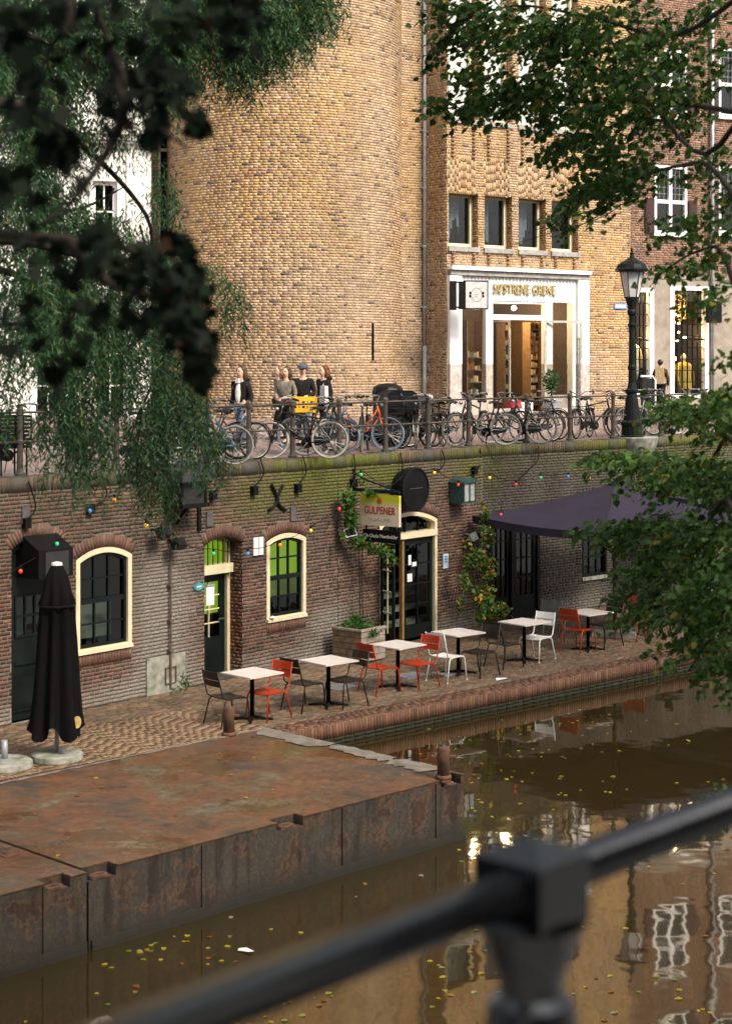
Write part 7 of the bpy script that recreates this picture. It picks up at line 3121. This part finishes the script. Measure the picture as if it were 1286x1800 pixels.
# ---- lime tree on the near wharf: trunk at the edge of the picture, branches reaching in
TRX = Vector((1.86, 7.7, Z_TERR))
lime = thing('lime_tree', 'broad leaved tree turning yellow whose branches reach over the water at the picture edge', 'tree', tuple(TRX), inplace=True)
tr = MB()
limb(tr, [TRX, TRX + Vector((.0, 0, 2)), TRX + Vector((.01, .03, 4.5)), TRX + Vector((.05, .1, 7)), TRX + Vector((-.1, .5, 10))], .24, .12, 12)
obj('trunk', tr, M['bark'], lime, smooth=True)
ZT = lambda z: TRX + Vector((.0, .05, z - Z_TERR))
limbs = [
    [ZT(3.2), P(1240, 270, 9), P(1130, 170, 10.5), P(1000, 90, 12), P(900, 20, 13)],
    [ZT(2.2), P(1262, 306, 8.6), P(1200, 290, 9.4), P(1110, 320, 10.6), P(1030, 380, 12)],
    [ZT(2.9), P(1180, 180, 10), P(1040, 180, 11.5), P(900, 170, 12.6), P(770, 186, 13.4)],
    [ZT(3.6), P(1190, 60, 9.6), P(1040, 30, 11), P(900, 10, 12), P(770, 50, 13)],
    [ZT(1.3), P(1280, 470, 8.8), P(1230, 440, 9.6), P(1160, 480, 10.8)],
    [ZT(.6), P(1300, 700, 9), P(1240, 720, 10.3), P(1160, 715, 11.5)],
    [ZT(.3), P(1290, 780, 9.2), P(1230, 840, 10.6), P(1140, 830, 12), P(1060, 805, 13)],
    [ZT(-.2), P(1290, 900, 9), P(1230, 930, 10.2), P(1150, 930, 11.4), P(1060, 928, 12.2)],
    [ZT(-.5), P(1300, 1000, 9), P(1240, 1030, 10), P(1180, 1060, 11), P(1120, 1075, 11.6)],
    [ZT(-.8), P(1300, 1080, 8.8), P(1250, 1120, 9.5), P(1210, 1180, 10)],
    [ZT(4.2), P(1400, -100, 9), P(1200, -250, 11), P(900, -300, 13)],
    [ZT(5.0), P(1500, -300, 9), P(1300, -700, 11), P(900, -700, 12)],
]
br = MB()
lp_ = []
for L_ in limbs:
    lp_.append(limb(br, L_, .017, .005, 6))
obj('branch', br, M['bark'], lime, smooth=True)
T = []
# (px, py, rx, ry, depth, spread in depth, number of twigs)
UP = [(800, 20, 60, 35, 13, .7, 26), (770, 70, 30, 25, 13.3, .4, 8), (880, 45, 85, 45, 12.4, .8, 46), (985, 60, 90, 60, 11.6, .9, 60), (1090, 70, 100, 75, 10.8, .9, 62), (1200, 80, 90, 85, 9.8, .9, 50),
      (830, 135, 45, 28, 13, .5, 16), (900, 150, 70, 45, 12.2, .7, 34), (790, 185, 60, 12, 13.4, .3, 9), (850, 175, 55, 22, 12.9, .5, 14), (980, 165, 75, 55, 11.6, .8, 48), (1075, 175, 75, 65, 10.8, .8, 50), (1180, 180, 75, 60, 10, .8, 38),
      (1000, 245, 45, 32, 11.8, .6, 24), (1060, 270, 55, 45, 11, .6, 30), (1020, 330, 45, 28, 11.6, .5, 18), (1080, 325, 50, 25, 10.8, .5, 18), (990, 368, 32, 16, 12.2, .4, 8), (1130, 290, 40, 25, 10.2, .5, 12),
      (1240, 280, 40, 30, 9.2, .5, 12), (1200, 385, 60, 25, 9.8, .5, 14), (1255, 420, 40, 40, 9, .5, 14), (1195, 462, 45, 10, 10.4, .4, 10), (1255, 520, 30, 25, 9.2, .4, 7), (1250, 340, 40, 20, 9, .4, 8),
      (1275, 615, 15, 14, 9, .2, 3)]
LOWR = [(1255, 690, 70, 25, 9.2, .6, 24), (1180, 720, 60, 32, 10.2, .6, 24), (1130, 712, 35, 16, 11, .4, 8), (1250, 735, 70, 25, 9.4, .6, 20),
        (1085, 805, 65, 22, 11.8, .6, 24), (1010, 800, 30, 14, 12.8, .4, 7), (1160, 815, 70, 32, 10.8, .6, 28), (1245, 825, 60, 28, 9.6, .6, 22), (1130, 845, 60, 20, 11.3, .5, 15), (1230, 862, 60, 22, 9.8, .5, 16),
        (1010, 926, 40, 12, 12.1, .4, 9), (1065, 925, 45, 22, 11.5, .5, 18), (1130, 925, 60, 35, 10.8, .7, 34), (1215, 935, 75, 50, 9.8, .8, 46),
        (1120, 985, 60, 32, 10.9, .6, 28), (1215, 1005, 75, 55, 9.7, .8, 52), (1075, 1000, 30, 12, 11.6, .3, 6), (1100, 1045, 55, 28, 11, .6, 22), (1190, 1065, 80, 45, 9.9, .8, 44), (1060, 1078, 28, 12, 11.6, .3, 5), (1265, 1080, 50, 70, 9, .7, 34),
        (1215, 1130, 55, 30, 9.6, .6, 22), (1165, 1112, 40, 18, 10.2, .4, 9), (1140, 1143, 28, 12, 10.6, .3, 4), (1225, 1180, 35, 22, 9.6, .4, 9), (1262, 1175, 35, 35, 9.2, .5, 13), (1240, 1395, 45, 14, 8.4, .3, 5)]
OUT = [(1450, 300, 200, 400, 9, 1.5, 110), (1450, 900, 150, 300, 9, 1.2, 70), (900, -180, 420, 130, 11.5, 1.5, 120), (1250, -350, 500, 200, 10, 2, 110)]
for spec, grp in ((UP, 0), (LOWR, 1), (OUT, 2)):
    for (px, py, rx, ry, Y, dY, k) in spec:
        for _ in range(int(k * (2.1, 2.3, 1.9)[grp])):
            a = px_blob(px + (0, 38, 0)[grp], py, Y, rx, ry * (1, .85, 1)[grp], dY)
            d = np.array((-.9, .2, -.12)) + RNG.normal(size=3) * (.5, .5, .2)
            twig_leaves(a + np.array((.12, 0, 0)), d, RNG.uniform(.14, .32), .033, .0047 * Y, .5, .75, T)
build_crown('crown', T, lime, (.043, .085, .02), LEAF_B, 300, yellow=.035, up=1.15, amp=.5, clumpy=2.0, ycol=(.22, .18, .03))
# unseen crown layer added overhead to shade the canal from sun and sky
T = []
for _ in range(34000):
    x, y = RNG.uniform(-12, 24), RNG.uniform(-9, 24)
    if y < 3 and abs(x) < 5 and y > -6:  # gap left so that open sky reflects in the near rail
        continue
    if fnoise(x * .35, y * .35, 207) < (.36 if y > 4 else .42):
        continue
    z = max(6.4 if y < 4 else 7.2, 2.9 + .235 * y) + RNG.random() ** 1.5 * 4.5
    T.append((np.array((x, y, z)), RNG.normal(size=3) * .8 + np.array((0, 0, -.3)), RNG.uniform(.13, .24)))
for _ in range(11000):  # more unseen leaves, added beside the view to keep sun off the far terrace
    y = RNG.uniform(19, 33)
    x = RNG.uniform(.245 * y + 1.2, .245 * y + 15)
    if fnoise(x * .4, y * .4, 217) < .3:
        continue
    T.append((np.array((x, y, RNG.uniform(3.5, 13))), RNG.normal(size=3) * .8 + np.array((0, 0, -.3)), RNG.uniform(.14, .24)))
build_crown('unseen_shade_crown', T, lime, (.04, .075, .02), LEAF_B, 0, yellow=.03, up=.9)
hb = MB()
for L_ in ([ZT(6), ZT(9.5) + Vector((-1, 3, 0)), ZT(11) + Vector((-3, 9, 0)), ZT(12) + Vector((-5, 14, 0))], [ZT(6), ZT(9.5) + Vector((2, 4, 0)), ZT(11.5) + Vector((5, 9, 0))], [ZT(6), ZT(9) + Vector((-4, 2, 0)), ZT(11) + Vector((-9, 5, 0))]):
    limb(hb, L_, .12, .02, 8)
obj('branch', hb, M['bark'], lime, smooth=True)
# bare hanging twigs at the lower edge of the upper branches
bt = MB()
for pts in ([P(1130, 330, 10.8), P(1060, 380, 11), P(980, 405, 11.2), P(905, 428, 11.4)], [P(1100, 350, 10.8), P(1020, 375, 11), P(925, 410, 11.4)], [P(1050, 380, 11.1), P(990, 410, 11.2), P(960, 420, 11.3)]):
    limb(bt, pts, .004, .0018, 4)
obj('twig', bt, M['bark'], lime)

# ---- willow leaved tree hanging in from the other side
WLT = Vector((-2.75, 4.9, Z_TERR))
wil = thing('willow_tree', 'narrow leaved tree hanging long curtains of foliage down to the street railing', 'tree', tuple(WLT), inplace=True)
tr = MB()
limb(tr, [WLT, WLT + Vector((0, .1, 3)), WLT + Vector((.05, .8, 6)), WLT + Vector((.2, 2.2, 8.5))], .26, .14, 12)
obj('trunk', tr, M['bark'], wil, smooth=True)
br = MB()
top = WLT + Vector((.1, 1.2, 6.8))
for L_ in ([top, P(-60, -150, 9), P(200, -120, 12), P(420, -60, 13.5), P(560, -10, 14)],
           [top, P(-120, 60, 9), P(40, 60, 11.5), P(180, 120, 13), P(300, 200, 14)],
           [top - Vector((0, 0, 1)), P(-200, 300, 9.5), P(-20, 330, 12), P(120, 370, 13.5), P(215, 330, 14)],
           [top - Vector((0, 0, 1.6)), P(-150, 500, 10), P(20, 480, 12.4), P(150, 570, 13.4), P(260, 650, 13.8)],
           [top - Vector((0, 0, .5)), P(0, 180, 10), P(150, 260, 13), P(258, 380, 13.8), P(262, 470, 13.9)],
           [top - Vector((0, 0, .8)), P(0, 420, 11), P(200, 470, 13), P(330, 520, 14)]):
    limb(br, L_, .045, .006, 6)
for (a, b, c) in (((246, 395), (262, 470), (268, 580)), ((200, 330), (150, 480), (140, 640)), ((130, 400), (100, 560), (110, 700)), ((120, 575), (200, 640), (262, 668)), ((300, 620), (250, 720), (240, 860))):
    limb(br, [P(*a, 13.6), P(*b, 13.6), P(*c, 13.5)], .01, .004, 4)
obj('branch', br, M['bark'], wil, smooth=True)
T = []
WB = [(30, 40, 90, 70, 12.5, .9, 120), (140, 40, 90, 60, 13, .9, 95), (250, 40, 90, 55, 13.4, .8, 95), (350, 30, 90, 50, 13.8, .8, 95), (440, 40, 75, 55, 14, .7, 95), (530, 15, 60, 30, 14.2, .5, 60), (425, 100, 45, 38, 14, .5, 55), (560, 0, 50, 18, 14.2, .4, 25), (490, 60, 45, 40, 14.1, .5, 45),
      (310, 100, 55, 45, 13.6, .6, 55), (210, 110, 60, 50, 13.2, .7, 55), (100, 130, 90, 70, 12.7, .9, 90), (20, 160, 60, 90, 12.2, .9, 80), (280, 160, 40, 30, 13.7, .5, 20),
      (60, 270, 80, 80, 12.6, .9, 80), (120, 230, 50, 40, 13, .7, 30), (210, 235, 60, 22, 13.4, .5, 18), (20, 380, 60, 80, 12.3, .9, 70), (95, 400, 60, 70, 12.9, .8, 60), (165, 425, 45, 45, 13.4, .6, 34), (225, 430, 45, 40, 13.8, .5, 18), (290, 355, 28, 55, 14.2, .4, 14),
      (60, 510, 75, 70, 12.7, .9, 70), (150, 520, 60, 60, 13.2, .8, 60), (235, 520, 50, 55, 13.8, .6, 40), (300, 480, 40, 40, 14, .5, 16), (30, 600, 50, 40, 12.4, .7, 34),
      (130, 620, 65, 65, 13, .8, 85), (90, 560, 60, 50, 12.8, .8, 40), (205, 605, 55, 50, 13.5, .7, 40), (140, 720, 62, 75, 13.2, .7, 120), (150, 800, 55, 50, 13.3, .6, 70), (110, 760, 45, 40, 13.1, .5, 42),
      (225, 690, 45, 40, 13.6, .5, 30), (290, 680, 65, 45, 13.9, .6, 75), (325, 730, 50, 50, 14, .6, 80), (270, 760, 50, 50, 13.8, .6, 60), (258, 815, 45, 50, 13.7, .5, 60), (272, 868, 30, 28, 13.7, .3, 22), (380, 790, 26, 32, 14.2, .3, 26), (345, 790, 30, 30, 14.1, .4, 20),
      (405, 535, 28, 35, 14.4, .3, 14), (370, 490, 30, 14, 14.3, .3, 7), (270, 605, 45, 30, 13.9, .5, 24), (10, 690, 25, 60, 12.4, .4, 26)]
OUTW = [(-220, 250, 200, 350, 11.5, 1.5, 120), (150, -200, 420, 130, 12, 1.5, 170), (-150, 700, 100, 150, 12, 1, 40)]
for spec in (WB, OUTW):
    for (px, py, rx, ry, Y, dY, k) in spec:
        for _ in range(int(k * (1.5 if py > 640 else 3.1))):
            a = px_blob(px, py - ry * .25, Y, rx, ry, dY)
            d = np.array((RNG.normal() * .45, RNG.normal() * .45, -.8 + .4 * RNG.normal()))
            twig_leaves(a + np.array((0, 0, .12)), d, RNG.uniform(.25, .55), .022, RNG.uniform(.05, .075), 1.4, .6, T)
build_crown('crown', T, wil, (.052, .112, .05), LEAF_N, 300, yellow=.05, amp=.6, ycol=(.17, .21, .04), up=.4, clumpy=2.6, m=M['glossleaf'])

# ---- dark large leaved branches close to the camera
PLT = Vector((-1.9, 3.0, Z_TERR))
pla = thing('plane_tree', 'dark large leaved branches hanging close to the viewer, out of focus', 'tree', tuple(PLT), inplace=True)
tr = MB()
limb(tr, [PLT, PLT + Vector((0, 0, 3.5)), PLT + Vector((.1, .1, 6.5)), PLT + Vector((.4, .3, 9))], .22, .12, 12)
obj('trunk', tr, M['bark'], pla, smooth=True)
br = MB()
st = PLT + Vector((.05, .05, 5.9))
for L_ in ([st, P(-200, -300, 3), P(60, -220, 3.1), P(150, -60, 3.1), P(170, 20, 3.15), P(205, 105, 3.2), P(240, 190, 3.25), P(330, 260, 3.3)],
           [st, P(-100, -200, 2.8), P(100, -100, 2.9), P(120, 30, 2.9), P(85, 90, 2.9), P(40, 200, 2.9)],
           [P(205, 105, 3.2), P(215, 200, 3.2), P(180, 280, 3.2), P(110, 370, 3.1), P(60, 400, 3.1)],
           [st, P(-300, 300, 2.9), P(-50, 400, 3), P(120, 420, 3.1), P(230, 440, 3.2), P(330, 520, 3.3), P(335, 620, 3.35)],
           [P(120, 420, 3.1), P(180, 490, 3.1), P(260, 520, 3.2), P(340, 560, 3.3)],
           [P(60, -220, 3.1), P(250, -120, 3.4), P(380, -20, 3.5), P(430, 30, 3.5)]):
    limb(br, L_, .014, .003, 6)
obj('branch', br, M['bark'], pla, smooth=True)
T = []
PB = [(310, 540, 60, 75, 3.25, .25, 62), (345, 600, 35, 55, 3.3, .2, 26), (270, 470, 70, 45, 3.2, .25, 44), (200, 430, 60, 45, 3.15, .25, 24), (335, 650, 22, 30, 3.35, .1, 8), (240, 550, 40, 40, 3.2, .2, 12), (300, 425, 40, 25, 3.2, .15, 14),
      (230, 130, 70, 60, 3.2, .25, 30), (290, 130, 55, 40, 3.3, .2, 22), (335, 190, 25, 40, 3.3, .12, 13), (260, 200, 50, 40, 3.25, .2, 16), (210, 190, 40, 50, 3.2, .2, 14), (365, 225, 14, 16, 3.35, .05, 3), (262, 245, 14, 16, 3.25, .05, 3),
      (420, 30, 70, 38, 3.5, .25, 34), (390, 75, 35, 25, 3.5, .15, 8), (300, 20, 70, 30, 3.4, .25, 26), (180, 30, 90, 40, 3.1, .25, 26), (60, 50, 80, 60, 2.9, .25, 34), (40, 150, 60, 60, 2.9, .2, 20), (70, 230, 50, 50, 2.95, .2, 16), (110, 260, 40, 40, 3, .2, 12), (30, 330, 50, 60, 2.9, .2, 16), (130, 300, 30, 30, 3.05, .15, 7), (60, 440, 50, 50, 3, .2, 10), (140, 470, 50, 40, 3.1, .2, 10), (150, 560, 40, 40, 3.1, .2, 8), (100, 620, 40, 60, 3.0, .2, 9), (20, 560, 30, 60, 2.9, .2, 8)]
for (px, py, rx, ry, Y, dY, k) in PB + [(-150, 200, 150, 400, 2.9, .4, 60), (200, -150, 350, 100, 3.1, .4, 60)]:
    for _ in range(int(k * (1.0 if (px < 230 and py < 330) else 1.2))):
        a = px_blob(px, py, Y, rx, ry, dY)
        T.append((a, np.array((.4, -.1, -.6)) + RNG.normal(size=3) * .55, RNG.uniform(.026, .05)))
build_crown('crown', T, pla, (.006, .0105, .006), LEAF_L, 300, yellow=.012, ycol=(.05, .026, .014), m=M['darkleaf'], up=.7, clumpy=4)


# ---- small plants
def bush(name, lab, cat, root, blobs, n, size, base, tm=LEAF_B, yellow=.0, stems=(), nparts=0, ycol=(.3, .24, .03)):
    t = thing(name, lab, cat, tuple(root), inplace=True)
    T = []
    for (px, py, Y, rx, ry, dY, k) in blobs:
        for _ in range(k):
            T.append((px_blob(px, py, Y, rx, ry, dY), RNG.normal(size=3) * .7 + np.array((0, -.2, -.1)), size * RNG.uniform(.6, 1.25)))
    build_crown('foliage', T, t, base, tm, nparts, yellow=yellow, clumpy=3, ycol=ycol)
    if stems:
        mb = MB()
        for s in stems:
            limb(mb, s, .014, .007, 5)
        obj('stem', mb, M['bark'], t)
    return t


Yp = 31.6
bush('planter_plants', 'bushy green plants growing in the wooden planter', 'plants', P(640, 1110, Yp), [(630, 1100, 31.9, 32, 14, .25, 420), (600, 1108, 32, 16, 12, .2, 120), (655, 1112, 31.7, 16, 8, .15, 80), (625, 1085, 32, 12, 8, .1, 60)], 0, .05, (.05, .13, .025))
bush('climbing_vine', 'bright green vine climbing round the hanging beer sign on two canes', 'vine', wall_at(632, 1095, .2),
     [(612, 880, 32.2, 14, 22, .12, 130), (616, 915, 32.2, 16, 25, .12, 110), (632, 955, 32.4, 24, 13, .12, 120), (668, 968, 32.7, 24, 10, .1, 80), (690, 985, 32.9, 12, 10, .1, 26), (650, 866, 32.4, 16, 6, .1, 40), (600, 940, 32, 8, 8, .1, 14)], 0, .085, (.07, .15, .03), yellow=.05,
     stems=[[wall_at(632, 1110, .25), wall_at(632, 1040, .22), wall_at(630, 960, .2), wall_at(618, 880, .2)], [wall_at(638, 1110, .3), wall_at(636, 1020, .27), wall_at(637, 955, .25)]], nparts=60)
bush('yellowing_creeper', 'creeper with yellowing leaves trailing down the wall beside the parasol', 'creeper', wall_at(845, 1090, .2),
     [(852, 905, 35.2, 10, 26, .15, 90), (858, 940, 35, 16, 20, .15, 90), (835, 985, 34.6, 24, 24, .2, 170), (858, 1000, 34.6, 18, 26, .2, 150), (818, 1020, 34.3, 10, 22, .1, 60), (810, 1060, 34.2, 8, 22, .1, 36), (850, 1050, 34.3, 22, 28, .25, 230), (875, 1075, 34, 26, 18, .3, 260), (845, 1085, 34, 14, 12, .2, 80), (820, 955, 34.8, 8, 10, .1, 18)], 0, .08, (.065, .125, .025), yellow=.16, ycol=(.34, .2, .03),
     stems=[[wall_at(843, 1095, .2), wall_at(842, 1040, .2), wall_at(836, 985, .2), wall_at(850, 900, .2)], [wall_at(846, 1095, .25), wall_at(838, 1010, .2), wall_at(822, 975, .2)]], nparts=80)
bush('wall_weed', 'small green weed growing at the foot of the wall beside the concrete patch', 'weed', wall_at(325, 1208, .1), [(325, 1198, 27.75, 10, 11, .12, 130), (316, 1212, 27.6, 16, 4, .12, 60)], 0, .075, (.06, .11, .02), LEAF_N)
bx_p = FW.pt(FW.u(969, .9), .33, .9)
sp_t = bush('potted_shrub', 'round green shrub in a tub by the open shop door', 'shrub', bx_p, [(968, 668, bx_p.y, 17, 19, .28, 420), (968, 682, bx_p.y, 12, 10, .2, 120)], 0, .06, (.035, .075, .025))
obj('tub', MB().lathe([(.16, .33), (.24, .75), (.26, .76), (.26, .8), (.2, .8)], 14, (bx_p.x, bx_p.y, 0)), M['zinc'], sp_t)
obj('stem', MB().tube([(bx_p.x, bx_p.y, .75), (bx_p.x, bx_p.y, 1.2)], .02, 6), M['bark'], sp_t)

# ---- fallen leaves: on the water, and litter on terrace and pontoon
n = 2400
qx, qy = RNG.uniform(-150, 1400, n), RNG.uniform(1240, 1860, n)
fl = fnoise(qx * .006, qy * .012, 5)
keep = RNG.random(n) < np.clip((fl - .35) * 2.2, .03, 1) * .75
pts = [G(x, y, Z_WATER + .006) for x, y in zip(qx[keep], qy[keep])]
pts = [p for p in pts if not (PT.n is None) and not (-.2 < (p - DB).dot(Vector(PT.e2)) < dwid + .3 and (p - DB).dot(Vector(PT.e1)) > -.2) and (p.xy - Vector(K0)).dot(Vector(KN)) > .1]
k = len(pts)
D = RNG.normal(size=(k, 3)) * (1, 1, .04)
N = np.tile((0, 0, 1.0), (k, 1)) + RNG.normal(size=(k, 3)) * .06
V, F, C = leafmesh(np.array(pts), D, N, RNG.uniform(.035, .08, k), palette([(.38, .31, .04), (.28, .19, .035), (.22, .1, .025), (.17, .22, .04), (.34, .32, .2)], [4, 2, 1.2, 2, .6], .2)(k), *LEAF_B)
o = link('fallen_leaves', np_mesh('fallen_leaves', V, F, M['leaf'], C))
o['kind'] = 'stuff'
pts = [np.array(TERR.pt(RNG.uniform(-9, 12), RNG.uniform(.3, 5.5), .012)) for _ in range(260)] + [np.array(PT.pt(RNG.uniform(.2, 8), RNG.uniform(.3, dwid), .022)) for _ in range(26)]
pts = [p for p in pts if p[1] > 0]
k = len(pts)
V, F, C = leafmesh(np.array(pts), RNG.normal(size=(k, 3)) * (1, 1, .05), np.tile((0, 0, 1.0), (k, 1)) + RNG.normal(size=(k, 3)) * .15, RNG.uniform(.04, .075, k), palette([(.36, .27, .05), (.22, .12, .04), (.15, .09, .04)], [2, 2, 2], .2)(k), *LEAF_B)
o = link('leaf_litter', np_mesh('leaf_litter', V, F, M['leaf'], C))
o['kind'] = 'stuff'
kp_ = G(880, 1193, Z_TERR + .03)
kt_ = thing('paper_scrap', 'flat scrap of white paper lying on the brick kerb', 'litter', tuple(kp_), R(40))
obj('scrap', MB().add([(-.16, -.05, -.012), (.1, -.07, .004), (.16, .05, -.008), (-.06, .07, .01)], [(0, 1, 3), (1, 2, 3)]), M['white'], kt_)
fe = G(432, 1672, Z_WATER + .01)
ft_ = thing('floating_paper', 'scrap of white paper floating on the brown water among yellow leaves', 'litter', tuple(fe), R(-30))
obj('scrap', MB().add([(-.08, -.03, .0), (.06, -.04, .012), (.09, .02, .006), (-.02, .04, .02), (-.1, .02, .004)], [(0, 1, 4), (1, 3, 4), (1, 2, 3)]), M['white'], ft_)
